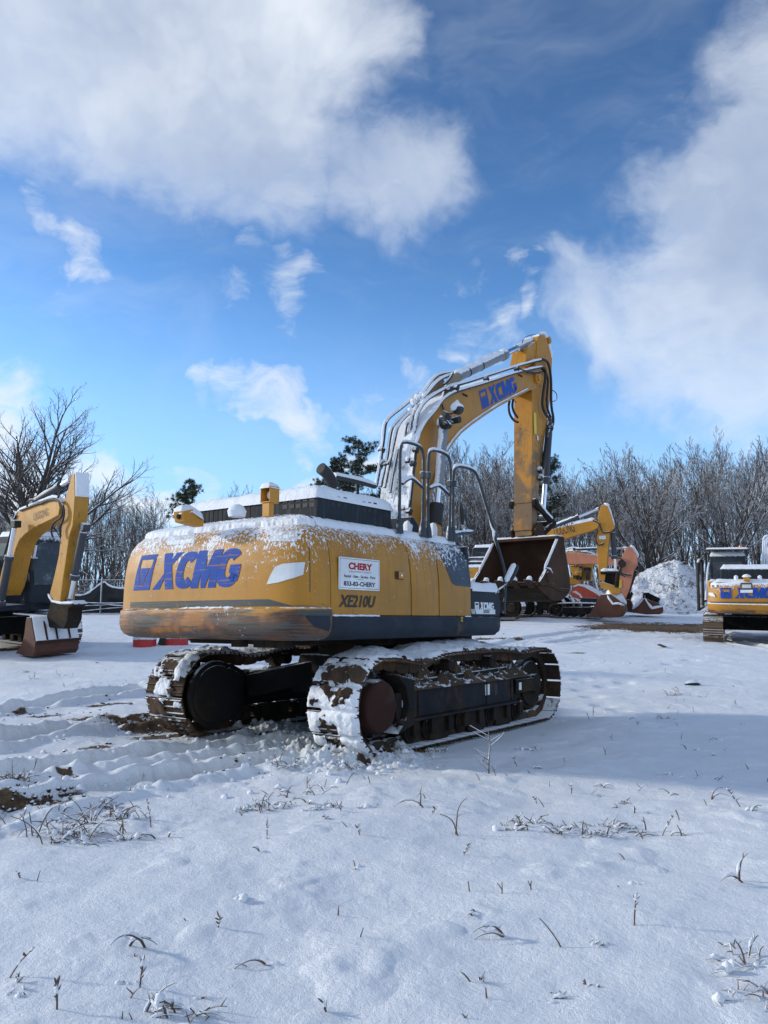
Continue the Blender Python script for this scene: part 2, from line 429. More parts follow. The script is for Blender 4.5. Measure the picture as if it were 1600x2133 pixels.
class Frame:
    """local frame of a machine: u forward, v right, z up"""
    def __init__(s, x, y, yaw, tilt=0, sc=1.0, z=None):
        z = float(base_h(x, y)) if z is None else z
        s.loc = (x, y, z); s.rz = pi / 2 - yaw; s.tilt = tilt; s.sc = sc
        s.M = Matrix.Translation(s.loc) @ Matrix.Rotation(tilt, 4, 'X') @ Matrix.Rotation(s.rz, 4, 'Z')
        s.I = s.M.inverted()
    def P(s, px, py, v):
        o = s.I @ Vector((0, 0, EYE)); d = s.I.to_3x3() @ ray(px, py)
        t = (-v - o.y) / d.y; q = o + d * t
        return (q.x, -v, q.z)
    def uz(s, px, py, v):
        q = s.P(px, py, v); return (q[0], q[2])
    def proj(s, p):
        q = s.M @ Vector(p); q.z -= EYE
        c, k = cos(PITCH), sin(PITCH); d = q.y * c + q.z * k; up = -q.y * k + q.z * c
        return 800 + FPX * q.x / d, 1066.5 - FPX * up / d
def smooth_path(pts, it=2):
    """round the corners of a polyline (Chaikin)"""
    pts = [Vector(p) for p in pts]
    for _ in range(it):
        q = [pts[0]]
        for a, b in zip(pts, pts[1:]): q += [a * .75 + b * .25, a * .25 + b * .75]
        q.append(pts[-1]); pts = q
    return pts
def resample(pts, step):
    out = [Vector(pts[0])]
    for a, b in zip(pts, pts[1:]):
        a = Vector(a); b = Vector(b); n = max(1, int((b - a).length / step))
        out += [a.lerp(b, (k + 1) / n) for k in range(n)]
    return out
def snow_strip(mb, pts, r, amt=.8, wind=Vector((-.6, .35, .45)), thin=1.0):
    """snow lying along a tube: an uneven ridge on its upper / windward side"""
    pts = resample(pts, .05); m = len(pts); cs = []; rs = []
    ph = random.uniform(0, 99)
    for i, p in enumerate(pts):
        t = (pts[min(i + 1, m - 1)] - pts[max(i - 1, 0)]).normalized()
        d = Vector((0, 0, 1)) - t * t.z
        flatness = d.length
        d = (d + (wind - t * wind.dot(t)) * (1.1 - flatness))
        if d.length > 1e-4: d.normalize()
        k = .8 + .45 * (mnoise.noise(Vector((i * .22, ph, 0))))
        k *= .72 + .28 * flatness
        e = min(1, (i + .4) / 2, (m - i - .6) / 2)
        cs.append(p + d * r * .62 * amt * thin); rs.append(max(.002, r * 1.08 * k * e * amt ** .3))
    mb.tube(cs, rs, 7, True, jit=.08)
def hoseset(name, mat, parent, paths, snow=True, n=8, snowamt=.8):
    """each path is (points, radius): one mesh per hose, its snow a sub-part"""
    res = []
    for pts, r in paths:
        pp = smooth_path(pts, 2); o = MB().tube(pp, r, n).build(name, mat, parent); res.append(o)
        if snow:
            sb = MB(); snow_strip(sb, pp, r, snowamt); sb.build('snow_strip', 'snow', o)
    return res
def snow_cap(name, parent, poly, z0, thick, step=.05, amp=.35, seed=0, drop=.02, zf=None, ed=.06):
    """a snow slab with a rounded, uneven edge over an outline in (u,v)"""
    us = [p[0] for p in poly]; vs_ = [p[1] for p in poly]
    u0, u1, v0, v1 = min(us), max(us), min(vs_), max(vs_)
    nu = max(3, int((u1 - u0) / step) + 1); nv = max(3, int((v1 - v0) / step) + 1)
    U = np.linspace(u0, u1, nu); Vv = np.linspace(v0, v1, nv); UU, VV = np.meshgrid(U, Vv, indexing='ij')
    # signed distance to a convex outline
    P = np.array(poly, float); n = len(P); ar = sum(P[i][0] * P[(i + 1) % n][1] - P[(i + 1) % n][0] * P[i][1] for i in range(n))
    if ar < 0: P = P[::-1]
    D = np.full(UU.shape, 9.)
    for i in range(n):
        a, b = P[i], P[(i + 1) % n]; e = (b - a) / np.linalg.norm(b - a)
        D = np.minimum(D, e[0] * (VV - a[1]) - e[1] * (UU - a[0]))
    k = np.clip(D / ed, 0, 1); prof = np.sqrt(np.clip(1 - (1 - k) ** 2, 0, 1))
    h = thick * prof * (1 + amp * fbm(UU + seed, VV + 3.1 * seed, 3.2, 4)) + .018 * fbm(UU + seed, VV, 20, 4, .7) * prof
    base = z0 if zf is None else zf(UU, VV)
    Z = base + h - drop * (1 - prof)
    keep = D > -1e-6
    V = np.stack([UU, -VV, Z], -1).reshape(-1, 3)
    idx = np.arange(nu * nv).reshape(nu, nv)
    kk = keep[:-1, :-1] & keep[1:, :-1] & keep[:-1, 1:] & keep[1:, 1:]
    F = np.stack([idx[:-1, :-1], idx[:-1, 1:], idx[1:, 1:], idx[1:, :-1]], -1)[kk]
    if len(F) == 0: return None
    return npmesh(name, V, F, 'snow', parent)
def roundrect(x0, x1, y0, y1, r, n=4):
    out = []
    for cx, cy, a in ((x1 - r, y1 - r, 0), (x0 + r, y1 - r, 90), (x0 + r, y0 + r, 180), (x1 - r, y0 + r, 270)):
        for k in range(n + 1): out.append((cx + r * cos(R(a + 90 * k / n)), cy + r * sin(R(a + 90 * k / n))))
    return out

# ---- lettering: flat outline pieces laid on a mapped surface
def textmesh(txt, size=1.0, bold=0.0, shear=0.0, space=1.0):
    cu = bpy.data.curves.new('t', 'FONT'); cu.body = txt; cu.size = size; cu.offset = bold; cu.shear = shear; cu.space_character = space
    cu.resolution_u = 3
    o = bpy.data.objects.new('t', cu); C.objects.link(o)
    bpy.context.view_layer.update()
    me = bpy.data.meshes.new_from_object(o.evaluated_get(bpy.context.evaluated_depsgraph_get()))
    vs = [(v.co.x, v.co.y) for v in me.vertices]; fs = [tuple(p.vertices) for p in me.polygons]
    bpy.data.objects.remove(o); bpy.data.meshes.remove(me); bpy.data.curves.remove(cu)
    return vs, fs
def bbox2(vs):
    return min(v[0] for v in vs), max(v[0] for v in vs), min(v[1] for v in vs), max(v[1] for v in vs)
def ringglyph(cx, cy, rx, ry, tx, ty, a0, a1, n=20, p=2.6):
    vs = []; fs = []
    def se(a, rx, ry):
        c_, s_ = cos(a), sin(a); return (cx + rx * math.copysign(abs(c_) ** (2 / p), c_), cy + ry * math.copysign(abs(s_) ** (2 / p), s_))
    for i in range(n + 1):
        a = R(a0 + (a1 - a0) * i / n); vs += [se(a, rx, ry), se(a, rx - tx, ry - ty)]
    for i in range(n): fs.append((2 * i, 2 * i + 2, 2 * i + 3, 2 * i + 1))
    return vs, fs
def merge2(parts):
    V = []; F = []
    for vs, fs in parts:
        n = len(V); V += vs; F += [tuple(i + n for i in f) for f in fs]
    return V, F
def poly2(pts): return list(pts), [tuple(range(len(pts)))]
def logo_letters(shear=.22):
    """bold slanted lettering of the maker, height 1"""
    ps = []
    ps.append(poly2([(-.02, 1), (.40, 1), (.92, 0), (.50, 0)]))                   # falling stroke
    ps.append(poly2([(.30, .46), (.36, .34), (.19, 0), (-.20, 0)]))
    ps.append(poly2([(.545, .64), (.49, .76), (.62, 1), (1.00, 1)]))
    ps.append(ringglyph(1.42, .5, .51, .5, .37, .25, 40, 320))                    # C
    ps.append(poly2([(1.80, 0), (1.80, 1), (2.16, 1), (2.16, 0)]))                # M
    ps.append(poly2([(2.16, 1), (2.22, 1), (2.40, .50), (2.40, 0), (2.30, 0), (2.16, .40)]))
    ps.append(poly2([(2.40, .50), (2.58, 1), (2.64, 1), (2.64, .40), (2.50, 0), (2.40, 0)]))
    ps.append(poly2([(2.64, 0), (2.64, 1), (3.00, 1), (3.00, 0)]))
    ps.append(ringglyph(3.46, .5, .52, .5, .37, .25, 38, 340))                    # G
    ps.append(poly2([(3.50, .58), (3.98, .58), (3.98, .30), (3.93, .14), (3.58, .14), (3.58, .36), (3.50, .36)]))
    V, F = merge2(ps)
    return [(x + shear * y, y) for x, y in V], F
def logo_mark(part, shear=.22):
    P = {'frame': [poly2([(0, 0), (.14, 0), (.14, 1), (0, 1)]), poly2([(.86, 0), (1.0, 0), (1.0, 1), (.86, 1)]), poly2([(.14, 0), (.86, 0), (.86, .12), (.14, .12)]), poly2([(.14, .86), (.86, .86), (.86, 1), (.14, 1)]),
                   poly2([(.14, .12), (.40, .12), (.14, .70)]), poly2([(.86, .12), (.86, .70), (.60, .12)])],
         'wedge': [poly2([(.24, .62), (.76, .62), (.55, .13), (.45, .13)])]}[part]
    V, F = merge2(P)
    return [(x + shear * y, y) for x, y in V], F
def lay(name, mat, parent, vf, fn, step=.08, cuts=True):
    """place flat outlines on a surface: fn(x,y) -> local point"""
    vs, fs = vf
    bm = bmesh.new(); bv = [bm.verts.new((x, y, 0)) for x, y in vs]
    for f in fs:
        try: bm.faces.new([bv[i] for i in f])
        except ValueError: pass
    if cuts:
        x0, x1, y0, y1 = bbox2(vs)
        for ax, lo, hi in ((0, x0, x1), (1, y0, y1)):
            k = lo + step
            while k < hi:
                co = (k, 0, 0) if ax == 0 else (0, k, 0); no = (1, 0, 0) if ax == 0 else (0, 1, 0)
                bmesh.ops.bisect_plane(bm, geom=bm.verts[:] + bm.edges[:] + bm.faces[:], plane_co=co, plane_no=no); k += step
    for v in bm.verts: v.co = fn(v.co.x, v.co.y)
    me = bpy.data.meshes.new(name); bm.to_mesh(me); bm.free(); me.materials.append(M[mat])
    o = bpy.data.objects.new(name, me); C.objects.link(o); o.parent = parent
    return o
def planefn(o, ex, ey):
    o = Vector(o); ex = Vector(ex); ey = Vector(ey)
    return lambda x, y: o + ex * x + ey * y
# ------------------------------------------------------------------ crawler track
def belt_path(L, Rr, zc, n=400, bulge=0.0, sag=0.0):
    """closed side path of the belt, clockwise from rear bottom: list of (u,z)"""
    pts = []
    for k in range(n):
        a = k / n
        pts.append(a)
    top = lambda u: bulge * (1 - (u / L) ** 2) - (sag * (math.exp(-((u + 1.08) / .33) ** 2) + .5 * math.exp(-((u - 1.1) / .35) ** 2)) if sag else 0)
    raw = []
    N = 60
    for k in range(N): raw.append((-L + 2 * L * k / N, zc - Rr))
    for k in range(N): a = -pi / 2 + pi * k / N; raw.append((L + Rr * cos(a), zc + Rr * sin(a)))
    for k in range(N): u = L - 2 * L * k / N; raw.append((u, zc + Rr + top(u)))
    for k in range(N): a = pi / 2 + pi * k / N; raw.append((-L + Rr * cos(a), zc + Rr * sin(a)))
    P = np.array(raw + [raw[0]]); S = np.r_[0, np.cumsum(np.hypot(*np.diff(P, axis=0).T))]
    return P, S
def belt_at(P, S, s):
    s = np.mod(s, S[-1]); u = np.interp(s, S, P[:, 0]); z = np.interp(s, S, P[:, 1])
    e = .01; s2 = np.mod(s + e, S[-1]); s0 = np.mod(s - e, S[-1])
    tu = np.interp(s2, S, P[:, 0]) - np.interp(s0, S, P[:, 0]); tz = np.interp(s2, S, P[:, 1]) - np.interp(s0, S, P[:, 1])
    l = np.hypot(tu, tz); tu /= l; tz /= l
    return u, z, tu, tz, tz, -tu          # outward normal = (tz,-tu)
def make_track(parent, vc, wid, L, Rr, zc, nshoe, mat='track', bulge=.02, links=True, name='track', sag=0.0):
    P, S = belt_path(L, Rr, zc, bulge=bulge, sag=sag); T = S[-1]; pit = T / nshoe
    mb = MB()
    hw = wid / 2
    prof = [(-.47, 0), (-.47, .012), (-.40, .014), (-.385, .036), (-.345, .036), (-.33, .014), (-.06, .014), (-.045, .034), (-.01, .034), (.005, .014),
            (.27, .014), (.285, .034), (.32, .034), (.335, .014), (.45, .012), (.45, 0)]
    for k in range(nshoe):
        s = (k + .5) * pit
        u, z, tu, tz, nu, nz = belt_at(P, S, np.array(s))
        poly = [(u + tu * a * pit + nu * (h - .0), z + tz * a * pit + nz * (h - .0)) for a, h in prof]
        j = random.uniform(-.004, .004)
        mb.prism(poly, vc - hw + j, vc + hw + j)
        if links:
            for dv in (-.09, .09):
                poly = [(u + tu * a * pit + nu * h, z + tz * a * pit + nz * h) for a, h in ((-.48, -.001), (-.48, -.07), (-.3, -.09), (.3, -.09), (.48, -.07), (.48, -.001))]
                mb.prism(poly, vc + dv - .025, vc + dv + .025)
    o = mb.build(name, mat, parent, smooth=30)
    return o, P, S
def belt_layer(name, mat, parent, P, S, vc, wid, s0, s1, thr, thick, seed, pit=None, step=.022, off=.03, edge=.0, groove=True, lift=0.0):
    """snow or clay stuck on the shoes between s0 and s1, torn where its noise is low"""
    ns = int((s1 - s0) / step); nv = int(wid / step)
    s = np.linspace(s0, s1, ns); v = np.linspace(-wid / 2, wid / 2, nv); Sg, Vg = np.meshgrid(s, v, indexing='ij')
    nz_ = fbm(Sg + seed, Vg + seed * 1.7, 3.6, 5, .6)
    u, z, tu, tz, nu, nz = belt_at(P, S, Sg)
    k = np.clip((nz_ - thr) / .16, 0, 1); k = np.sqrt(k)
    endk = np.clip(np.minimum(Sg - s0, s1 - Sg) / .05, 0, 1)
    h = off + thick * k * (1 + .9 * fbm(Sg + seed, Vg, 13, 4, .65))
    if lift: h = h + abs(lift) * sm(Vg * (-1 if lift > 0 else 1), -wid * .42, wid * .1) * sm(np.minimum(Sg - s0, s1 - Sg), 0, .5) * (1 + .5 * fbm(Sg + seed, Vg, 2.5, 3))
    if pit and groove:
        ph = np.mod(Sg, pit) / pit; g = np.minimum(ph, 1 - ph) * pit
        h = h - np.clip(1 - g / .03, 0, 1) * (thick * .8 + .012)
        k = np.where((g < .012) & (fbm(Sg * .3 + seed, Vg, 3, 3) > -.16), 0, k)
    vv = vc + Vg * (1 - .012 * (1 - k)) + .012 * fbm(Sg, Vg + 9, 9, 2)
    ek = np.sqrt(np.clip((wid / 2 - np.abs(Vg)) / .05, 0, 1)); h = h * (.25 + .75 * ek) * np.clip(k, .05, 1) ** .35
    V = np.stack([u + nu * h, -vv, z + nz * h], -1).reshape(-1, 3)
    idx = np.arange(ns * nv).reshape(ns, nv); ok = (k > .02) & (endk > 0)
    kk = ok[:-1, :-1] & ok[1:, :-1] & ok[:-1, 1:] & ok[1:, 1:]
    F = np.stack([idx[:-1, :-1], idx[1:, :-1], idx[1:, 1:], idx[:-1, 1:]], -1)[kk]
    if not len(F): return None
    return npmesh(name, V, F, mat, parent)

# ------------------------------------------------------------------ MAIN EXCAVATOR
MF = Frame(-.148, 9.795, .635, 0, z=0.0)
ex = empty('excavator', MF.loc, MF.rz, 0,
           'largest yellow excavator, its frosted counterweight with scuffed blue lettering above rusty scrapes', 'excavator')
c1 = lambda x, y: (240 + x * .3, 960 + y * .3)
c2 = lambda x, y: (660 + x * .275, 940 + y * .275)
c3 = lambda x, y: (760 + x * .275, 680 + y * .275)
c5 = lambda x, y: (600 + x * .375, 1300 + y * .375)
c6 = lambda x, y: (960 + x * .275, 1020 + y * .275)
c7 = lambda x, y: (x * .28125, 960 + y * .28125)
c8 = lambda x, y: (1280 + x * .2, 1080 + y * .2)

# tracks
TL, TR, TZ = 1.72, .42, .455
NS = 44
for side, vc in (('near', 1.19), ('far', -1.19)):
    o, BP, BS = make_track(ex, vc, .60, TL, TR, TZ, NS, sag=.07)
    T = BS[-1]; pit = T / NS
    st = 2 * TL                              # bottom run length
    front = st; topf = st + pi * TR; topr = topf + 2 * TL; rear_end = T
    if side == 'near':
        tag(o, 'snow-covered crawler track nearest the camera')
        belt_layer('track_snow', 'snow', o, BP, BS, vc, .595, topr + .16, T - .05, -.24, .038, 2.3, pit, off=.026, step=.012)
        belt_layer('track_snow', 'snow', o, BP, BS, vc - .02, .55, topr - 2.9, topr + .18, -.42, .03, 6.3, None, off=.034, lift=.07)
        belt_layer('track_snow', 'snow', o, BP, BS, vc - .06, .44, topf + .15, topr - 2.6, -.30, .035, 5.1, pit, off=.022)
        belt_layer('clay_clump', 'mud', o, BP, BS, vc + .02, .56, topr + .30, T - .22, .17, .075, 4.15, pit, off=.034, step=.014)
        belt_layer('clay_clump', 'mud', o, BP, BS, vc + .2, .2, topf, topr - .3, .0, .05, 8.1, pit, off=.02, groove=False)
    else:
        belt_layer('track_snow', 'snow', o, BP, BS, vc + .2, .18, topr - .3, topr + .55, .02, .05, 7.7, None, off=.036)
        belt_layer('track_snow', 'snow', o, BP, BS, vc, .58, topr - 2.8, topr + .1, -.30, .03, 3.3, None, off=.026, lift=.05)
        belt_layer('track_snow', 'snow', o, BP, BS, vc, .59, topr + .1, T - .25, .15, .022, 12.9, pit, off=.04, step=.014)
        belt_layer('clay_clump', 'mud', o, BP, BS, vc, .58, topr, T + .1, -.20, .03, 9.6, pit, off=.020, step=.014)
    sg = 1 if vc > 0 else -1
    # track frame: welded box with sloping top, guards and rollers
    fb = MB()
    fb.prism([(-1.30, .27), (1.22, .27), (1.36, .40), (1.36, .66), (1.0, .70), (-.9, .66), (-1.30, .60)], vc - .13, vc + .13)
    fr = fb.build('track_frame', 'frame', ex, bevel=.012)
    ob = MB(); vo = vc + sg * .135
    ob.prism([(-1.42, .30), (1.02, .30), (1.02, .58), (-1.42, .555)], vo, vo + sg * .055) if sg > 0 else ob.prism([(-1.42, .30), (1.02, .30), (1.02, .58), (-1.42, .555)], vo - .055, vo)
    ob.box((0 - .2, -(vo + sg * .07), .285), (2.5, .11, .022))
    for uu in (-1.05, .35, .95): ob.box((uu, -(vo + sg * .06), .43), (.02, .02, .24))
    sgd = ob.build('side_guard', 'guard', fr, bevel=.006)
    if sg > 0:
        for (x_, y_), w_, h_, mt_ in (((648, 438), .085, .10, 'sticker'), ((1108, 364), .10, .12, 'sticker'), ((1290, 345), .06, .09, 'sticker'), ((1153, 362), .07, .13, 'black_clean')):
            q_ = MF.P(*c5(x_, y_), vo + .058); b_ = MB(); b_.box(q_, (w_, .006, h_)); b_.build('sticker' if mt_ == 'sticker' else 'inspection_hole', mt_, sgd, smooth=0)
    for k in range(8):
        uu = -1.12 + k * .325
        rb = MB(); rb.cyl((uu, -vc, .165), (0, 1, 0), .085, .34, 18); rb.cyl((uu, -vc - .13, .165), (0, 1, 0), .115, .05, 18); rb.cyl((uu, -vc + .13, .165), (0, 1, 0), .115, .05, 18)
        rb.cyl((uu, -vc, .165), (0, 1, 0), .05, .44, 12); rb.box((uu, -(vc + .2), .20), (.10, .05, .16)); rb.box((uu, -(vc - .2), .20), (.10, .05, .16))
        rb.build('track_roller', 'steel', fr, bevel=.005)
    for uu in (-.45, .45):
        rb = MB(); rb.cyl((uu, -vc - .05, .79), (0, 1, 0), .07, .36, 18); rb.cyl((uu, -vc - .05, .79), (0, 1, 0), .095, .04, 18); rb.cyl((uu, -vc - .22, .79), (0, 1, 0), .045, .03, 12); rb.box((uu, -vc + .0, .72), (.10, .12, .10))
        rb.build('carrier_roller', 'steel', fr, bevel=.005)
    for k, uu in enumerate((-.62, .15, .78)):
        gb = MB(); gb.prism([(uu - .2, .06), (uu - .12, .03), (uu + .12, .03), (uu + .2, .06), (uu + .17, .27), (uu - .17, .27)], vc + .155, vc + .18)
        gb.build('roller_guard', 'steel', fr, bevel=.006)
    # front idler and rear sprocket
    ib = MB(); ib.cyl((TL, -vc, TZ), (0, 1, 0), TR - .10, .10, 40); ib.cyl((TL, -vc, TZ), (0, 1, 0), TR - .14, .18, 40); ib.cyl((TL, -vc, TZ), (0, 1, 0), .12, .34, 20)
    ib.box((TL - .36, -(vc + .17), TZ), (.5, .03, .16)); ib.box((TL - .36, -(vc - .17), TZ), (.5, .03, .16))
    ib.build('idler', 'steel', ex, bevel=.006)
    sb = MB(); nt_ = 21
    poly = []
    for k in range(nt_):
        for da, rr in ((-.3, TR - .13), (-.12, TR - .085), (.12, TR - .085), (.3, TR - .13)):
            a = 2 * pi * (k + da) / nt_; poly.append((-TL + rr * cos(a), TZ + rr * sin(a)))
    sb.prism(poly, vc - .03, vc + .03); sb.cyl((-TL, -vc, TZ), (0, 1, 0), TR - .16, .16, 32)
    sp = sb.build('sprocket', 'steel', ex, bevel=.004)
    db = MB()
    if sg > 0:
        db.tube([(-TL, -(vc + .06), TZ), (-TL, -(vc + .20), TZ), (-TL, -(vc + .235), TZ), (-TL, -(vc + .245), TZ)], [.25, .25, .235, .20], 40, jit=.02)
        dd = db.build('final_drive_cover', 'disc', sp, bevel=.012)
        g2 = MB(); g2.prism([(-1.50, .18), (-1.22, .25), (-1.22, .68), (-1.5, .74), (-1.36, .6), (-1.32, .45), (-1.36, .3)], vc + .05, vc + .27)
        g2.build('drive_guard', 'frame', fr, bevel=.01)
    # hydraulic motor housing on the inner side
    vi = vc - sg * .30
    gb = MB(); out = []
    for k in range(25):
        a = R(60 + 240 * k / 24); out.append((-TL + .01 + .36 * cos(a), TZ + .36 * sin(a)))
    out = out + [(-1.38, .14), (-1.28, .24), (-1.28, .68), (-1.5, .78)]
    gb.prism(out, vi - .03, vi + .03)
    gb.prism([(u_ * .86 - TL * .14, z_ * .86 + TZ * .14) for u_, z_ in out], vi + .03 if sg < 0 else vi - .05, vi + .05 if sg < 0 else vi - .03)
    gb.build('motor_cover', 'frame', sp, bevel=.012)
# clods and icy crumbs on the near track frame
def lumps(name, mat, parent, fn, nu, nv, amp, seed):
    U, V = np.meshgrid(np.linspace(0, 1, nu), np.linspace(0, 1, nv), indexing='ij')
    H = np.clip(fbm(U * 9 + seed, V * 2 + seed, 1.7, 5, .7) + .28, 0, 1) * amp * np.sin(pi * np.clip(V, .0, 1)) ** .5
    X, Y, Z = fn(U, V, H)
    idx = np.arange(nu * nv).reshape(nu, nv)
    F = np.stack([idx[:-1, :-1], idx[1:, :-1], idx[1:, 1:], idx[:-1, 1:]], -1).reshape(-1, 4)
    return npmesh(name, np.stack([X, Y, Z], -1).reshape(-1, 3), F, mat, parent, smooth=False)
lumps('caked_mud', 'mud', ex, lambda U, V, H: (-1.35 + 2.75 * U, -(1.42 - .38 * V), .565 + .14 * V + H * (.4 + 1.4 * V)), 210, 36, .26, 3)
lumps('caked_mud', 'mud', ex, lambda U, V, H: (-1.35 + 2.75 * U, (1.05 + .30 * V), .62 + H), 110, 16, .12, 9)
# centre frame and turntable
cb = MB(); cb.prism([(-.75, .42), (.75, .42), (.62, .86), (-.62, .86)], -.62, .62)
for sv in (-1, 1):
    for su in (-1, 1):
        a = Vector((su * .45, -sv * .5, .66)); b = Vector((su * .95, -sv * 1.08, .50))
        d = (b - a); rot = d.to_track_quat('X', 'Z').to_matrix(); cb.box((a + b) / 2, (d.length + .1, .42, .26), rot)
cb.build('centre_frame', 'frame', ex, bevel=.015)
tb = MB(); tb.cyl((0, 0, .92), (0, 0, 1), .64, .14, 64); tb.cyl((0, 0, 1.02), (0, 0, 1), .70, .10, 64)
for k in range(36):
    a = 2 * pi * k / 36; tb.cyl((.675 * cos(a), .675 * sin(a), .965), (0, 0, 1), .013, .03, 6)
tb.build('turntable', 'steel', ex, bevel=.006)
mb = MB(); mb.box((-.55, 0, 1.06), (3.2, 1.6, .08)); mb.box((-.9, .5, 1.03), (.9, .35, .10)); mb.box((-.2, -.7, 1.03), (1.2, .3, .08)); mb.build('belly_plate', 'steel', ex, bevel=.01)

# ---- body shell: one plan curve and one section for counterweight and doors
HW, USEAM, ACW, NEXP = 1.37, -2.38, .385, 3.9
def plan_curve():
    pts = []
    for k in range(401):
        a = pi / 2 - pi * k / 400          # right -> rear -> left
        s_, c_ = sin(a), cos(a)
        v = HW * math.copysign(abs(s_) ** (2 / NEXP), s_); u = USEAM - .045 - ACW * abs(c_) ** (2 / NEXP)
        pts.append((u, v))
    pts = [(USEAM, HW)] + pts + [(USEAM, -HW)]
    A = np.array(pts); S = np.r_[0, np.cumsum(np.hypot(*np.diff(A, axis=0).T))]
    return A, S
PC, PSs = plan_curve(); PLEN = PSs[-1]
def plan_at(s):
    u = np.interp(s, PSs, PC[:, 0]); v = np.interp(s, PSs, PC[:, 1]); e = .02
    u1 = np.interp(s + e, PSs, PC[:, 0]); v1 = np.interp(s + e, PSs, PC[:, 1]); u0 = np.interp(s - e, PSs, PC[:, 0]); v0 = np.interp(s - e, PSs, PC[:, 1])
    tu, tv = u1 - u0, v1 - v0; l = np.hypot(tu, tv) + 1e-9
    return u, v, tv / l, -tu / l
def plan_pt(s, d):
    """point of the plan curve moved inwards by d"""
    u = np.interp(s, PSs, PC[:, 0]); v = np.interp(s, PSs, PC[:, 1])
    f = (USEAM - u) / (ACW + .045)
    return np.minimum(u + d * f, USEAM), v * (1 - d / HW)
SECT = [(1.075, .30), (1.08, .16), (1.095, .09), (1.12, .045), (1.16, .015), (1.22, .0), (1.345, .0), (1.360, .006), (1.367, .018), (1.372, .024), (1.44, .025), (1.455, .0255), (1.60, .027),
        (1.75, .036), (1.88, .054), (1.98, .082), (2.06, .13), (2.12, .20), (2.16, .29), (2.185, .40), (2.20, .55), (2.205, .80)]
SZ = np.array([a for a, b in SECT]); SDd = np.array([b for a, b in SECT])
def inset(z): return np.interp(z, SZ, SDd)
def cw_pt(s, z, off=0.0):
    u, v = plan_pt(np.array(s), inset(z) - off); return Vector((float(u), -float(v), float(z)))
# counterweight mesh
ns, nz_ = 260, 0
zz = []
for (a, da), (b, db_) in zip(SECT, SECT[1:]):
    n = max(1, int(math.hypot(b - a, db_ - da) / .03))
    for k in range(n): zz.append((a + (b - a) * k / n, da + (db_ - da) * k / n))
zz.append(SECT[-1])
sg_ = np.linspace(0, PLEN, ns)
V = []
for z, d in zz:
    u, v = plan_pt(sg_, d)
    # worn, slightly dented lower edge
    dent = .008 * fbm(sg_ * 1.0, np.full_like(sg_, z * 3), 3, 4) * (z < 1.36)
    u2, v2 = plan_pt(sg_, d + dent)
    u2 = np.minimum(u2, USEAM); V.append(np.stack([u2, -v2, np.full_like(u2, z)], -1))
V = np.concatenate(V); nr = len(zz)
idx = np.arange(nr * ns).reshape(nr, ns)
F = np.stack([idx[:-1, :-1], idx[1:, :-1], idx[1:, 1:], idx[:-1, 1:]], -1).reshape(-1, 4)
cw = npmesh('counterweight', V, F, 'cw', ex)
bm = bmesh.new(); bm.from_mesh(cw.data)
# close top and bottom and front
bmesh.ops.holes_fill(bm, edges=[e for e in bm.edges if e.is_boundary], sides=0)
bmesh.ops.recalc_face_normals(bm, faces=bm.faces); bm.to_mesh(cw.data); bm.free()
cw.data.set_sharp_from_angle(angle=R(40))
tag(cw, 'scuffed yellow counterweight with rusty lower edge and snow flecks')

def s_at_px(px, z):
    best = None
    for k in range(801):
        s = PLEN * k / 800; q = MF.proj(cw_pt(s, z))
        P0 = cw_pt(s, z)
        u, v, nu, nv = plan_at(s)
        if s < .25 * 0: continue
        if best is None or abs(q[0] - px) < best[0]:
            if s < PLEN * .86: best = (abs(q[0] - px), s)
    return best[1]
def z_at_py(s, py):
    best = min(((abs(MF.proj(cw_pt(s, 1.1 + k * .002))[1] - py)), 1.1 + k * .002) for k in range(560)); return best[1]
for s_ in (s_at_px(646, 1.7),):
    lay('seam_line', 'rail', cw, poly2([(s_ - .004, 1.50), (s_ + .004, 1.50), (s_ + .004, 1.90), (s_ - .004, 1.90)]), lambda x, y: cw_pt(x, y, .002), .05)
# lettering
sL = s_at_px(505, 1.7); sR = s_at_px(292, 1.7)
zb = z_at_py(s_at_px(390, 1.6), 1226); zt = z_at_py(s_at_px(390, 1.8), 1149)
lh = zt - zb
V1, F1 = logo_letters(.25); x0, x1, y0, y1 = bbox2(V1)
em = 1.12                                     # width of the mark and gap, in letter heights
tot = em + .12 + (x1 - x0)
sc = (sR + .10 - sL) / tot
def cwfn(off):
    return lambda x, y: cw_pt((sR + .10) - x * sc, zb + y * lh, off)
lay('logo_lettering', 'blue', cw, ([(x - x0 + em + .05, y) for x, y in V1], F1), cwfn(.004), .07)
fv, ff = logo_mark('frame', .2); lay('logo_mark', 'blue', cw, (fv, ff), cwfn(.004), .09)
fv, ff = logo_mark('wedge', .2); lay('logo_mark', 'blue', cw, (fv, ff), cwfn(.004), .09)
# grey stripe in the groove
s0, s1 = s_at_px(610, 1.4), s_at_px(272, 1.4)
lay('stripe', 'stripe', cw, poly2([(s0, 1.382), (s0 + .25, 1.442), (s1, 1.442), (s1, 1.382)]), lambda x, y: cw_pt(x, y, .004), .06)
lay('stripe', 'stripe', cw, poly2([(0.03, 1.30), (.32, 1.30), (.42, 1.345), (.03, 1.352)]), lambda x, y: cw_pt(x, y, .003), .06)
lay('stripe', 'skirt', cw, poly2([(0.03, 1.16), (.22, 1.20), (.30, 1.28), (.30, 1.298), (.03, 1.298)]), lambda x, y: cw_pt(x, y, .003), .04)
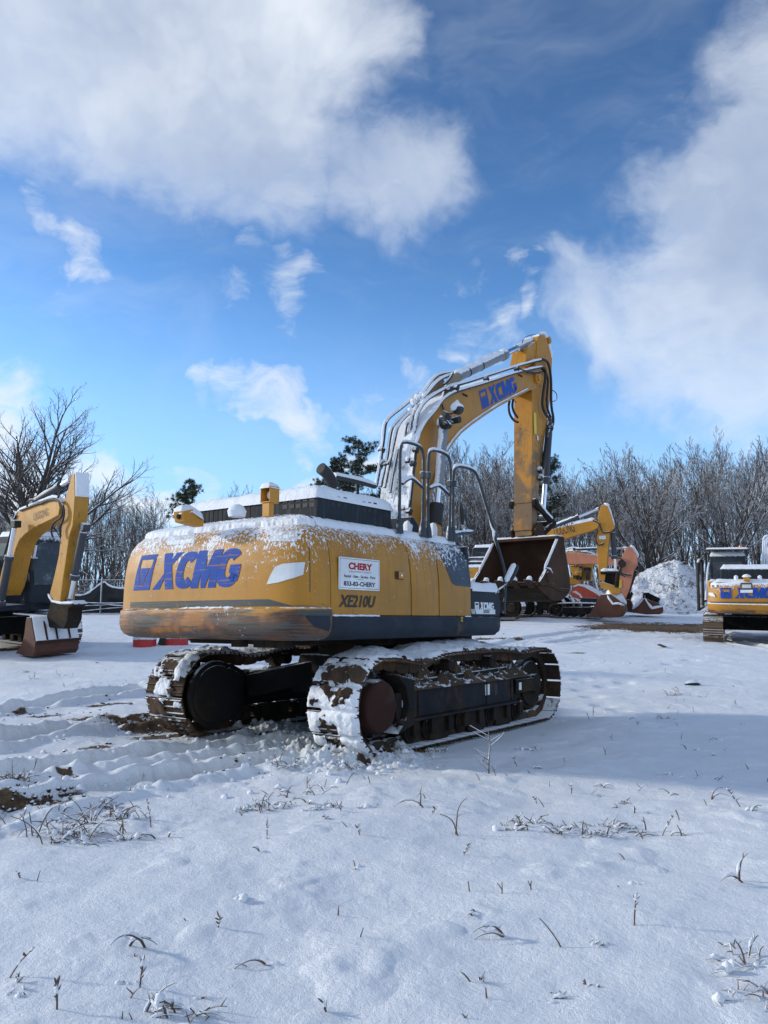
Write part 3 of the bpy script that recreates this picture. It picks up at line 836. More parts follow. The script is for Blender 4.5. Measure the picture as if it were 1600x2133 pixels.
# reflective white sticker, two frosted plates
def cwpoly(name, mat, pxs, off=.004, rough=0):
    pts = []
    for px, py in pxs:
        z = 1.7
        for _ in range(6): s = s_at_px(px, z); z = z_at_py(s, py)
        pts.append((s, z))
    return lay(name, mat, cw, poly2(pts), lambda x, y: cw_pt(x, y, off), .05), pts
cwpoly('reflective_sticker', 'sticker', [c1(1050, 858), c1(1075, 800), c1(1110, 735), c1(1160, 715), c1(1318, 702), c1(1305, 790), c1(1240, 812), c1(1130, 845)])
cwpoly('frosted_plate', 'foil', [c1(368, 585), c1(378, 510), c1(570, 495), c1(555, 572)])
cwpoly('frosted_plate', 'foil', [c1(1070, 560), c1(1085, 465), c1(1262, 455), c1(1262, 560)])
# snow on the shoulder and in the groove
def cw_snow(z_from, thick, seed):
    us = np.linspace(.02, PLEN - .02, 330); dd = np.linspace(0, 1, 26)
    SS, DD = np.meshgrid(us, dd, indexing='ij')
    zl = z_from + .035 * fbm(SS + seed, SS * 0, 1.5, 3) + .02 * fbm(SS + seed, SS * 0, 14, 3)
    dlo = np.interp(zl, SZ, SDd); dhi = .78
    D = dlo + (dhi - dlo) * DD ** 1.3
    Zs = np.interp(D, SDd[12:], SZ[12:])
    h = thick * np.clip(DD * 9, 0, 1) ** .6 * (1 + .30 * fbm(SS + seed, D * 2, 2.2, 4)) + .012 * fbm(SS + 5, D, 26, 3) * (DD > .01)
    uu, vv = plan_pt(SS.ravel(), (D - .25 * h).ravel())
    V = np.stack([uu, -vv, (Zs + h).ravel()], -1); n, m = SS.shape; idx = np.arange(n * m).reshape(n, m)
    F = np.stack([idx[:-1, :-1], idx[:-1, 1:], idx[1:, 1:], idx[1:, :-1]], -1).reshape(-1, 4)
    return npmesh('snow_layer', V, F, 'snow', cw)
cw_snow(2.115, .042, 2.0)
gs = MB(); sA, sB = s_at_px(490, 1.36), s_at_px(372, 1.36)
gp = [cw_pt(sA + (sB - sA) * k / 60, 1.374, .002 - .012) for k in range(61)]
gs.tube(gp, [max(.003, .016 * (1 + .6 * mnoise.noise(Vector((k * .35, 3, 1))))) * min(1, k / 4, (60 - k) / 4 + .1) for k in range(61)], 7, jit=.15); gs.build('snow_ridge', 'snow', cw)
# lugs below
for px in (562, 590, 470, 530):
    P0 = cw_pt(s_at_px(px, 1.1), 1.1, -.25); q = MB(); q.box((P0.x, P0.y, 1.045), (.10, .14, .075)); q.build('lug', 'steel', cw, bevel=.01)
# camera, mushroom cap and lamp box
def ptz(px, py, z):
    d = MF.I.to_3x3() @ ray(px, py); o = MF.I @ Vector((0, 0, EYE)); t = (z - o.z) / d.z; return o + d * t
q = ptz(*c1(510, 420), 2.19)
rz = Matrix.Rotation(R(8), 3, 'Z')
b = MB(); b.prism([(-.12, .0), (-.145, .10), (-.02, .135), (.15, .03), (.14, -.02)], -.062, .062)
b.v = [tuple(rz @ Vector(p) + q + Vector((.0, 0, -.02))) for p in b.v]
ch = b.build('camera_housing', 'yellow', ex, bevel=.006)
b = MB(); p0 = rz @ Vector((-.135, 0, .05)) + q + Vector((0, 0, -.02)); ax = rz @ Vector((-.97, 0, -.22))
b.cyl(p0, ax, .026, .012, 24); b.cyl(p0 + ax.normalized() * .008, ax, .017, .012, 24); b.build('camera_lens', 'lens', ch)
o = snow_cap('snow_cap', ch, [(q.x - .14, -q.y - .07), (q.x + .13, -q.y - .07), (q.x + .13, -q.y + .07), (q.x - .14, -q.y + .07)], q.z + .085, .05, .015, seed=4, drop=.035, zf=lambda U, V: q.z + .115 - .42 * np.clip(U - q.x + .02, 0, 1) + .25 * np.clip(U - q.x + .02, -1, 0))
q = ptz(*c1(845, 365), 2.2); b = MB(); b.tube([q + Vector((0, 0, z)) for z in (-.03, .02, .05, .075, .085)], [.075, .085, .07, .04, .004], 20); b.build('filler_cap', 'snow', ex)
q = ptz(*c1(1050, 368), 2.2); q = Vector((q.x + .02, q.y, 2.17))
b = MB(); b.box(q + Vector((0, 0, .07)), (.06, .085, .13))
b.box(q + Vector((.075, 0, .205)), (.010, .12, .15))
for dy in (-.056, .056): b.box(q + Vector((.015, dy, .205)), (.11, .010, .15))
b.box(q + Vector((.015, 0, .277)), (.11, .102, .010)); b.box(q + Vector((.015, 0, .135)), (.11, .102, .010))
lb = b.build('lamp_box', 'yellow', ex, bevel=.003)
b = MB(); b.cyl(q + Vector((.04, 0, .205)), (1, 0, 0), .038, .045, 20); b.build('work_lamp', 'sticker', lb, bevel=.004)
snow_cap('snow_cap', lb, [(q.x - .05, -q.y - .065), (q.x + .085, -q.y - .065), (q.x + .085, -q.y + .065), (q.x - .05, -q.y + .065)], q.z + .28, .035, .015, seed=7, drop=.02)

# ---- side bodies
def section_pts(z0, z1, v0=HW, extra=0.0):
    return [(z, v0 - d + extra) for z, d in zz if z0 <= z <= z1]
def side_panel(name, mat, u0, u1, z0, z1, sg=1, tag_=None, inn=.02, parent=ex, topz=None):
    """a door or panel following the body section, with a few mm of gap around it"""
    sec = [(z, v) for z, v in section_pts(z0, z1)]
    sec = [(z, HW - .028 + (v - (HW - .04)) if z < 1.60 else v) for z, v in sec] if False else sec
    nU = max(2, int((u1 - u0) / .12)); V = []; n = len(sec)
    us = np.linspace(u0, u1, nU + 1)
    for u in us:
        for z, v in sec:
            V.append((u, -sg * v, z))
    idx = np.arange((nU + 1) * n).reshape(nU + 1, n)
    F = np.stack([idx[:-1, :-1], idx[1:, :-1], idx[1:, 1:], idx[:-1, 1:]], -1).reshape(-1, 4)
    if sg < 0: F = F[:, ::-1]
    o = npmesh(name, V, F, mat, parent)
    md = o.modifiers.new('thick', 'SOLIDIFY'); md.thickness = .03; md.offset = -1
    md = o.modifiers.new('bev', 'BEVEL'); md.width = .006; md.segments = 2; md.limit_method = 'ANGLE'; md.angle_limit = R(50)
    return o
u_s1 = MF.P(853, 1180, HW - .05)[0]; u_s2 = MF.P(c2(912, 900)[0], 1180, HW - .05)[0]; u_end = MF.P(c2(1150, 900)[0], 1180, HW - .05)[0]
u_box = MF.P(1050, 1310, HW)[0]
# dark core so the gaps between the doors read as gaps
b = MB(); b.prism([(USEAM + .01, 1.10), (u_end - .03, 1.10), (u_end - .03, 1.98), (USEAM + .01, 1.98)], -1.2, 1.20); b.build('body_core', 'black_clean', ex)
g = .011
door1 = side_panel('side_door', 'door', USEAM + .012, u_s1 - g, 1.44, 2.205); tag(door1, 'wide yellow side door carrying the dealer sign')
door2 = side_panel('side_door', 'door', u_s1 + g, u_s2 - g, 1.44, 2.205)
door3 = side_panel('side_panel', 'door', u_s2 + g, u_end, 1.44, 2.205)
for o in (door1, door2, door3):
    # run the flat part down to the seam
    for v in o.data.vertices:
        if v.co.z < 1.60: v.co.z = 1.305 + (v.co.z - 1.44) * (1.60 - 1.305) / .16; v.co.y = -(HW - .026)
side_panel('side_panel', 'door', USEAM + .012, .2, 1.44, 2.205, -1)
# grey swoosh on the third panel
def sidefn(off):
    def f(x, y):
        v = HW - .026 if y < 1.60 else HW - float(inset(y)); return Vector((x, -(v + off), y))
    return f
pl = [MF.uz(*c2(*p), HW - .06) for p in ((915, 668), (935, 740), (955, 830), (975, 900), (992, 960), (1010, 1000), (1035, 1018), (1147, 1028))]
pl += [(u_end - .004, 2.12), (pl[0][0], 2.12)]
swoosh = lay('grey_panel', 'greyspeck', door3, poly2(pl), sidefn(.005), .05)
# top deck, its snow
b = MB(); b.prism([(USEAM, 2.17), (u_end, 2.17), (u_end, 2.19), (USEAM, 2.19)], -.9, .95); b.build('deck_plate', 'grey', ex)
def side_snow():
    us = np.linspace(USEAM + .0, u_end - .01, 200); dd = np.linspace(0, 1, 24); SS, DD = np.meshgrid(us, dd, indexing='ij')
    zl = 2.12 + .012 * fbm(SS, SS * 0, 2, 3) + .012 * fbm(SS, SS * 0, 16, 3)
    dlo = np.interp(zl, SZ, SDd); D = dlo + (.75 - dlo) * DD ** 1.2
    Zs = np.interp(D, SDd[12:], SZ[12:])
    sv = 1
    for us_ in (u_s1,): sv = sv * (1 - .85 * np.exp(-((SS - us_) / .02) ** 2) * (DD < .3))
    h = .045 * np.clip(DD * 8, 0, 1) ** .6 * (1 + .3 * fbm(SS, D * 2, 2.4, 4)) * sv + .010 * fbm(SS + 5, D, 26, 3) * (DD > .01)
    V = np.stack([SS, -(HW - D + .2 * h), Zs + h], -1).reshape(-1, 3); n, m = SS.shape; idx = np.arange(n * m).reshape(n, m)
    F = np.stack([idx[:-1, :-1], idx[1:, :-1], idx[1:, 1:], idx[:-1, 1:]], -1).reshape(-1, 4)
    npmesh('snow_layer', V, F, 'snow', ex)
side_snow()
# skirt along the right side, rounded below and at its front corner
sec = [(1.075, -.30), (1.078, -.14), (1.095, -.06), (1.13, -.015), (1.18, 0), (1.275, 0), (1.295, -.006), (1.297, -.05)]
V = []; us = list(np.linspace(USEAM + .004, u_box - .16, 14)) + [u_box - .16 + .16 * sin(R(a)) for a in range(10, 91, 10)]
for i, u in enumerate(us):
    k = 0 if u <= u_box - .16 else (u - (u_box - .16)) / .16
    ro = .10 * (1 - math.sqrt(max(0, 1 - k * k)))
    for z, d in sec:
        zz_ = max(z, 1.075 + ro) if z < 1.25 else z
        V.append((u, -(HW - .008 + d - ro * .6), zz_))
n = len(sec); idx = np.arange(len(us) * n).reshape(len(us), n)
F = np.stack([idx[:-1, :-1], idx[1:, :-1], idx[1:, 1:], idx[:-1, 1:]], -1).reshape(-1, 4)
sk = npmesh('side_skirt', V, F, 'skirt', ex); md = sk.modifiers.new('t', 'SOLIDIFY'); md.thickness = .04; md.offset = -1; sk.data.set_sharp_from_angle(angle=R(40))
b = MB(); b.prism([(-1.9, 1.08), (u_box - .04, 1.08), (u_box - .04, 1.28), (-1.9, 1.28)], -1.3, 1.30); b.build('deck_frame', 'skirt', ex, bevel=.03)
qx = MF.P(*c2(1102, 1272), HW); b = MB(); b.box((qx[0], qx[1] + .006 - .002, qx[2]), (.035, .004, .05)); b.build('number_sticker', 'yelsticker', sk)
tv, tf = textmesh('5', .045, .002); lay('sticker_number', 'letgrey', sk, (tv, tf), planefn((qx[0] - .012, qx[1] - .002 + .0, qx[2] - .015), (1, 0, 0), (0, 0, 1)), cuts=False)
# thin snow line on top of the skirt
b = MB(); b.tube([(USEAM + .03 + k * .03, -(HW - .022), 1.300) for k in range(24)], [.010 * (1 + .5 * mnoise.noise(Vector((k * .4, 0, 0)))) for k in range(24)], 6, jit=.2)
b.tube([(u_end - .14 + k * .03, -(HW - .020), 1.300) for k in range(5)], .008, 6, jit=.2); b.build('snow_ridge', 'snow', sk)

# front tool box with frames of the step
zbx = MF.P(*c2(1300, 1040), HW - .03)[2]
b = MB(); b.prism([(u_end + .01, 1.302), (u_box - .035, 1.302), (u_box - .01, 1.45), (u_box - .05, zbx - .03), (u_box - .10, zbx), (u_end + .01, zbx)], .55, HW - .03)
tbx = b.build('tool_box', 'grey', ex, bevel=.018)
snow_cap('snow_cap', tbx, [(u_end + .02, .57), (u_box - .06, .57), (u_box - .06, HW - .02), (u_end + .02, HW - .02)], zbx - .01, .075, .03, amp=.8, seed=3, drop=.03)
# body end face (grey) above the tool box
b = MB(); b.prism([(u_end - .03, 1.30), (u_end + .045, 1.62), (u_end + .035, 1.98), (u_end - .01, 2.10), (u_end - .03, 2.10)], .55, HW - .065); b.build('end_cover', 'grey', ex, bevel=.012)
# small logo on the tool box
fnv = HW - .03 + .004
o0 = Vector(MF.P(*c2(1198, 1200), fnv)); o1 = Vector(MF.P(*c2(1338, 1200), fnv)); hh = (MF.P(*c2(1260, 1145), fnv)[2] - MF.P(*c2(1260, 1202), fnv)[2])
W_ = (o1 - o0).x
V1, F1 = logo_letters(.1); x0, x1, _, _ = bbox2(V1); scx = W_ * .78 / (x1 - x0)
lay('logo_lettering', 'letwhite', tbx, V1 and ([(x - x0, y) for x, y in V1], F1), planefn((o0.x + W_ * .25, o0.y, o0.z), (scx, 0, 0), (0, 0, hh)), cuts=False)
for pn in ('frame', 'wedge'):
    lay('logo_mark', 'letwhite', tbx, logo_mark(pn, 0), planefn(o0, (W_ * .22, 0, 0), (0, 0, hh)), cuts=False)
s0_ = Vector(MF.P(*c2(1172, 1232), fnv)); s1_ = Vector(MF.P(*c2(1352, 1236), fnv)); sh = .055
for k in range(3):
    lay('hazard_stripe', 'letwhite', tbx, poly2([(0, 0), (.016, 0), (.004, 1), (-.012, 1)]), planefn((s0_.x + .01 + k * .028, s0_.y, s0_.z), (1, 0, 0), (0, 0, sh)), cuts=False)
lay('label_band', 'sticker', tbx, poly2([(0, 0), (1, 0), (1, 1), (-.05, 1)]), planefn((s0_.x + .105, s0_.y, s0_.z), (s1_.x - s0_.x - .105, 0, 0), (0, 0, sh)), cuts=False)
tv, tf = textmesh('XE210U', 1, .02, .15); x0, x1, y0, y1 = bbox2(tv)
lay('model_lettering', 'letgrey', tbx, ([((x - x0) / (x1 - x0), (y - y0) / (y1 - y0)) for x, y in tv], tf), planefn((s0_.x + .27, s0_.y - .003, s0_.z + .01), (.15, 0, 0), (0, 0, sh * .7)), cuts=False)

# dealer sign on the wide door
def quad_on(pxs, v): return [MF.uz(*p, v) for p in pxs]
vq = HW - .023
tl, tr_, br, bl = quad_on([c2(166, 797), c2(474, 826), c2(470, 1058), c2(160, 1046)], vq)
u0, u1 = (tl[0] + bl[0]) / 2, (tr_[0] + br[0]) / 2; z0 = (bl[1] + br[1]) / 2; z1 = (tl[1] + tr_[1]) / 2
b = MB(); b.prism(roundrect(u0, u1, z0, z1, .012), vq + .0, vq + .008); sign = b.build('dealer_sign', 'signwhite', door1, bevel=.002)
b = MB()
for a, bb, c_, d in ((u0 + .012, u1 - .012, z1 - .016, z1 - .013), (u0 + .012, u1 - .012, z0 + .013, z0 + .016)): b.prism([(a, c_), (bb, c_), (bb, d), (a, d)], vq + .008, vq + .009)
for a in (u0 + .012, u1 - .015): b.prism([(a, z0 + .016), (a + .003, z0 + .016), (a + .003, z1 - .016), (a, z1 - .016)], vq + .008, vq + .009)
b.build('sign_border', 'letgrey', sign, smooth=0)
def fit_text(name, txt, mat, parent, u0_, u1_, z0_, z1_, v, bold=.0, shear=0, space=1.0, frame_dir=1):
    tv, tf = textmesh(txt, 1, bold, shear, space); x0, x1, y0, y1 = bbox2(tv)
    return lay(name, mat, parent, ([((x - x0) / (x1 - x0), (y - y0) / (y1 - y0)) for x, y in tv], tf),
               planefn((u0_, -v, z0_), (u1_ - u0_, 0, 0), (0, 0, z1_ - z0_)), cuts=False)
W_ = u1 - u0; H_ = z1 - z0; sx = lambda f: u0 + W_ * f; sz = lambda f: z0 + H_ * f; vt = vq + .010
fit_text('sign_lettering', 'CHERY', 'letred', sign, sx(.22), sx(.80), sz(.625), sz(.85), vt, .045)
fit_text('sign_lettering', 'EQUIPMENT GROUP', 'letgrey', sign, sx(.24), sx(.78), sz(.535), sz(.585), vt, .0, 0, 1.25)
fit_text('sign_lettering', 'Rental - Sales - Service - Parts', 'letgrey', sign, sx(.12), sx(.88), sz(.375), sz(.465), vt, .015)
fit_text('sign_lettering', '833-83-CHERY', 'letgrey', sign, sx(.11), sx(.88), sz(.115), sz(.26), vt, .03)
b = MB(); b.prism([(sx(.44), sz(.325)), (sx(.58), sz(.325)), (sx(.58), sz(.335)), (sx(.44), sz(.335))], vt - .001, vt); b.build('sign_rule', 'letgrey', sign, smooth=0)
ql = quad_on([c2(165, 1180), c2(445, 1190), c2(445, 1095), c2(180, 1085)], vq)
fit_text('model_lettering', 'XE210U', 'letgrey', door1, ql[0][0], ql[1][0], ql[0][1], ql[3][1], vq + .004, .02, .3)
# latch
lt = quad_on([c2(598, 908), c2(658, 972)], vq); uc, zc_ = (lt[0][0] + lt[1][0]) / 2, (lt[0][1] + lt[1][1]) / 2
lw, lhh = abs(lt[1][0] - lt[0][0]), abs(lt[0][1] - lt[1][1])
b = MB(); b.prism([(uc - lw / 2, zc_ - lhh / 2), (uc + lw / 2, zc_ - lhh / 2), (uc + lw / 2, zc_ + lhh / 2), (uc - lw / 2, zc_ + lhh / 2)], vq, vq + .003); la = b.build('latch', 'black_clean', door1)
b = MB(); b.prism([(uc - lw * .2, zc_ - lhh * .44), (uc + lw * .45, zc_ - lhh * .44), (uc + lw * .45, zc_ + lhh * .44), (uc - lw * .2, zc_ + lhh * .44)], vq + .003, vq + .012); b.build('handle', 'yellow', la, bevel=.003)
b = MB(); b.cyl((uc + lw * .12, -vq - .013, zc_), (0, 1, 0), .011, .006, 16); b.build('lock', 'chrome', la)
# narrow hinge line with snow on panel three
# ---- engine hood
HV, HU0, HZ0, HZ1 = 1.06, -2.24, 2.16, 2.465
HU1 = MF.P(*c2(570, 450), HV)[0]
hl = -.86
b = MB()
ridge = [(HU0, HZ0), (HU0, HZ1 - .05), (HU0 + .05, HZ1), (HU1 - .03, HZ1 - .02), (HU1, HZ1 - .07), (HU1, HZ0)]
b.prism(ridge, hl, HV); hood = b.build('engine_hood', 'hood', ex, bevel=.03)
snow_cap('snow_layer', hood, [(HU0 - .015, hl), (HU1 + .01, hl), (HU1 + .01, HV + .015), (HU0 - .015, HV + .015)], HZ1 - .012, .09, .025, amp=.35, seed=11, drop=.05, ed=.16)
def grille(name, cells, dirx, face, parent):
    b = MB()
    for (a, z) in cells: face(b, a, z)
    return b.build(name, 'black_clean', parent, smooth=0)
def pxcells(f, cols, rows, v): return [MF.uz(*f(x, y), v) for x, y in [(c, r_ + .085 * (c - cols[0])) for c in cols for r_ in rows]]
cw_, chh = .050, .038
def gface(b, a, z, w_=None):
    b.prism([(a - cw_ / 2, z - chh / 2), (a + cw_ / 2, z - chh / 2), (a + cw_ / 2, z + chh / 2), (a - cw_ / 2, z + chh / 2)], HV - .02, HV + .002)
for cols in ((120, 167, 214), (312, 357, 400, 442), (530,)):
    r0 = {120: 354, 312: 391, 530: 436}[cols[0]]
    grille('grille', [MF.uz(*c2(x, y + .10 * (x - cols[0])), HV) for x in cols for y in (r0, r0 + 47)], 0, gface, hood)
# rear face grille
b = MB()
for x in (1181, 1227, 1273, 1320, 1368):
    for y in (277, 320):
        d = MF.I.to_3x3() @ ray(*c1(x, y - (x - 1181) * .08)); o_ = MF.I @ Vector((0, 0, EYE)); t = (HU0 - o_.x) / d.x; p = o_ + d * t
        b.box((HU0 + .008, p.y, p.z), (.024, .062, .040))
b.build('grille', 'black_clean', hood, smooth=0)
b = MB()
for k in range(16): b.box((HU0 + .0, -hl - .06 - k * .068, 2.30), (.006, .02, .26))
b.build('rib', 'hood', hood)
# exhaust
q = Vector(MF.P(*c1(1430, 52), .62)); q2 = q + Vector((.20, .0, -.17))
b = MB(); b.tube([q, q + Vector((.08, .0, -.03)), q + Vector((.15, .0, -.09)), q2], [.064, .062, .06, .058], 24); exh = b.build('exhaust_pipe', 'black', ex)
b = MB(); b.cyl(q - Vector((.002, 0, 0)), (1, 0, -.35), .054, .006, 24); b.build('pipe_mouth', 'black_clean', exh)
b = MB(); snow_strip(b, [q + Vector((.05, .0, .0)), q + Vector((.15, .0, -.07)), q2], .055, .8); b.build('snow_strip', 'snow', exh)
qa = Vector(MF.P(*c2(130, 185), .35)); qb = Vector(MF.P(*c2(440, 262), .35))
hoseset('hood_tube', 'hose', ex, [([qa, (qa + qb) / 2 + Vector((0, 0, .01)), qb], .038)])
# cab behind the hood and boom
b = MB(); b.prism([(-.05, 1.28), (1.75, 1.28), (1.82, 1.7), (1.55, 2.70), (1.35, 2.82), (.05, 2.82), (-.05, 2.74)], -1.36, -.42); cab = b.build('cab', 'grey', ex, bevel=.04)
for vv in (-1.37, -.425):
    b = MB(); b.prism([(.12, 1.85), (1.62, 1.85), (1.46, 2.62), (.12, 2.66)], vv, vv + .014); b.build('window', 'glass', cab, bevel=.004)
b = MB(); b.box((-.055, .89, 2.3), (.02, .74, .62)); b.build('window', 'glass', cab, bevel=.004)
snow_cap('snow_layer', cab, [(.0, -1.33), (1.36, -1.33), (1.36, -.45), (.0, -.45)], 2.81, .06, .05, seed=13)
# ------------------------------------------------------------------ boom, stick and bucket of the main excavator
BW = .225
top = [(1345, 395), (1338, 345), (1300, 318), (1200, 340), (1050, 385), (900, 430), (760, 475), (650, 525), (560, 590), (490, 665), (440, 750), (400, 850), (380, 950), (365, 1050), (355, 1150), (345, 1290), (330, 1400), (325, 1480)]
bot = [(1325, 430), (1290, 455), (1240, 475), (1160, 515), (1000, 600), (900, 665), (800, 735), (720, 800), (660, 870), (610, 945), (570, 1030), (530, 1110), (500, 1200), (470, 1300), (445, 1420), (430, 1500)]
tp = [MF.uz(*c3(*p), BW) for p in top]; bp = [MF.uz(*c3(*p), BW) for p in bot]
foot = [(.16, 1.85), (.10, 1.68), (.20, 1.55), (.40, 1.58), (.62, 1.95)]
b = MB(); b.prism(tp + foot + bp[::-1], -BW, BW)
boom = b.build('boom', 'boom', ex, bevel=.008)
def edge_strip(poly, v0, v1, thick, out=1):
    """a plate following an edge line: prism between the line and its offset"""
    pts = [Vector((p[0], p[1])) for p in poly]; off = []
    for i, p in enumerate(pts):
        t = (pts[min(i + 1, len(pts) - 1)] - pts[max(i - 1, 0)]).normalized(); off.append(p + Vector((t.y, -t.x)) * thick * out)
    mb = MB()
    for i in range(len(pts) - 1):
        mb.prism([tuple(pts[i]), tuple(pts[i + 1]), tuple(off[i + 1]), tuple(off[i])], v0, v1)
    return mb, off
mb, off = edge_strip(bp[1:], -BW - .025, BW + .025, .022, -1); mb.build('bottom_plate', 'boom', boom)
sb = MB(); snow_strip(sb, [(p[0], -(BW + .012), p[1] + .012) for p in bp[2:11]], .016, .9); sb.build('snow_strip', 'snow', boom)
mb, off = edge_strip(tp[3:], -BW - .02, BW + .02, .02, 1); mb.build('top_plate', 'topsnowy', boom)
# pivot bosses
pt_ = MF.P(*c3(1308, 392), BW + .03)
b = MB(); b.cyl((pt_[0], 0, pt_[2]), (0, 1, 0), .10, BW * 2 + .10, 28); b.cyl((pt_[0], 0, pt_[2]), (0, 1, 0), .055, BW * 2 + .16, 20); b.build('pivot_pin', 'stick', boom, bevel=.006)
pc_ = MF.P(*c3(612, 722), BW)
b = MB(); b.cyl((pc_[0], 0, pc_[2]), (0, 1, 0), .085, BW * 2 + .06, 24); b.cyl((pc_[0], 0, pc_[2]), (0, 1, 0), .05, BW * 2 + .46, 20); b.build('cylinder_pin', 'black', boom, bevel=.004)
# weld lines / small marks near lettering
for p in ((760, 520), (1178, 372)):
    q = MF.P(*c3(*p), BW + .004); b = MB(); b.box(q, (.14, .006, .03)); b.build('lug', 'disc', boom)
# boom lettering
A = Vector(MF.P(*c3(893, 628), BW + .004)); Bq = Vector(MF.P(*c3(1160, 490), BW + .004)); T_ = Vector(MF.P(*c3(863, 490), BW + .004))
eyv = (T_ - A); exv = (Bq - A)
V1, F1 = logo_letters(.0); x0, x1, _, _ = bbox2(V1); tot = 1.12 + x1 - x0
def bm_map(x, y): return A + exv * (x / tot) + eyv * (y * (1 - .10 * x / tot))
lay('logo_lettering', 'blueclean', boom, ([(x - x0 + 1.12, y) for x, y in V1], F1), bm_map, cuts=False)
for pn in ('frame', 'wedge'): lay('logo_mark', 'blueclean', boom, logo_mark(pn, 0), bm_map, cuts=False)
# arm cylinder with its bracket
bkt = [MF.uz(*c3(*p), .12) for p in ((560, 590), (610, 420), (650, 365), (690, 350), (715, 395), (700, 505))]
b = MB()
for vv in (-.16, .12): b.prism(bkt, vv, vv + .035)
b.build('cylinder_bracket', 'topsnowy', boom, bevel=.005)
a0 = Vector(MF.P(*c3(670, 395), 0)); a1 = Vector(MF.P(*c3(1062, 232), 0)); a2 = Vector(MF.P(*c3(1308, 92), 0))
d = (a2 - a0).normalized(); L1 = (a1 - a0).length
def cylinder(name, parent, a0, a2, L1, r, rr, mat='cyl', snow=True, cap=.12, sleeve=0.0):
    d = (a2 - a0).normalized(); a1 = a0 + d * L1
    b = MB(); b.tube([a0, a0 + d * .10, a0 + d * .12, a1 - d * cap, a1 - d * (cap - .01), a1], [r * .7, r * .7, r, r, r * 1.25, r * 1.25], 24)
    b.cyl(a0, (0, 1, 0), r * 1.1, r * 2.0, 20)
    o = b.build(name, mat, parent, bevel=.003)
    b = MB(); b.cyl((a1 + a2) / 2, (a2 - a1), rr, (a2 - a1).length, 20); ro = b.build('piston_rod', 'chrome', o)
    b = MB(); b.cyl(a2 - d * r * .4, d, r * .75, r * 1.6, 20); b.cyl(a2, (0, 1, 0), r * .95, r * 1.6, 20); b.build('rod_eye', mat, o, bevel=.003)
    if sleeve:
        b = MB(); b.tube([a2 - d * sleeve, a2 - d * .05], rr * 1.35, 16); b.build('rod_sleeve', 'cyl', o)
    if snow:
        b = MB(); snow_strip(b, [a0 + d * .05, a1 - d * .02], r, .85); snow_strip(b, [a2 - d * max(.25, sleeve), a2], rr * 1.2, .7); b.build('snow_strip', 'snow', o)
    return o
cylinder('arm_cylinder', ex, a0, a2, L1, .078, .048, sleeve=.95)
b = MB(); b.cyl(a0 + d * .45, d, .083, .03, 24); b.cyl(a0 + d * .9, d, .083, .03, 24); b.build('clamp', 'black', ex)
# boom cylinders: near one traced, the far one mirrored
for sgn in (1, -1):
    t0 = Vector(MF.P(*c3(600, 735), .40)); t1 = Vector(MF.P(*c3(562, 1195), .40)); t2 = Vector(MF.P(*c3(530, 1500), .40))
    if sgn < 0: t0.y = -t0.y; t1.y = -t1.y; t2.y = -t2.y
    b = MB(); dd = (t2 - t0).normalized()
    b.tube([t0, t0 + dd * .1, t1], [.05, .062, .062], 20); b.cyl(t0, (0, 1, 0), .085, .13, 20); cy = b.build('boom_cylinder', 'cyl', ex, bevel=.003)
    m0 = t1 + dd * .0; m1 = t1 + dd * .28
    b = MB(); b.cyl((m0 + m1) / 2, dd, .036, (m1 - m0).length, 20); b.build('piston_rod', 'chrome', cy)
    b = MB(); b.tube(resample([m1, t2], .05), [.095 * (1 + .12 * mnoise.noise(Vector((k * .9, 0, 3)))) for k in range(len(resample([m1, t2], .05)))], 18, jit=.05); b.build('rubber_boot', 'black', cy)
    b = MB(); snow_strip(b, [t0, t1], .062, .8); snow_strip(b, [m1, m1 + dd * .1], .08, .6); b.build('snow_strip', 'snow', cy)
    b = MB(); b.box(t2 + Vector((0, 0, -.25)), (.14, .12, .6)); b.build('cylinder_foot', 'boom', ex, bevel=.01)
# pin head with clogged snow beside the near cylinder and the work lamp above
q = Vector(MF.P(*c3(612, 722), .46)); b = MB(); b.cyl(q, (0, 1, 0), .10, .10, 18)
for k in range(9): b.box(q + Vector((random.uniform(-.1, .1), random.uniform(-.05, .05), random.uniform(-.08, .10))), [random.uniform(.03, .09)] * 3, Matrix.Rotation(random.random() * 3, 3, 'X'))
b.build('pin_head', 'black', ex, bevel=.006)
q = Vector(MF.P(*c3(698, 620), .42)); b = MB(); b.tube([q + Vector((-.09, 0, 0)), q + Vector((-.04, 0, 0)), q + Vector((.06, 0, 0))], [.05, .085, .08], 18)
wl = b.build('work_lamp', 'hose', ex, bevel=.004)
b = MB(); b.cyl(q + Vector((.064, 0, 0)), (1, 0, 0), .07, .01, 18); b.build('lens', 'sticker', wl)
b = MB(); b.tube([q + Vector((-.03, 0, .055)), q + Vector((.0, 0, .075)), q + Vector((.05, 0, .06))], [.02, .045, .02], 10, jit=.1); b.build('snow_strip', 'snow', wl)
hoseset('lamp_bracket', 'black_clean', ex, [([MF.P(*c3(698, 640), .42), MF.P(*c3(640, 670), .35), MF.P(*c3(600, 650), .28), MF.P(*c3(585, 590), .24)], .010)], snow=False)

# stick
SW = .155
side = [(1312, 90), (1330, 62), (1358, 64), (1378, 95), (1420, 245), (1418, 300), (1412, 500), (1392, 640), (1368, 800), (1352, 940), (1338, 1060), (1322, 1200), (1312, 1330), (1300, 1560), (1265, 1585), (1262, 1400), (1265, 1000), (1266, 480), (1285, 360), (1300, 240)]
sp_ = [MF.uz(*c3(*p), SW) for p in side]
b = MB(); b.prism(sp_, -SW, SW); stick = b.build('stick', 'stick', ex, bevel=.01)
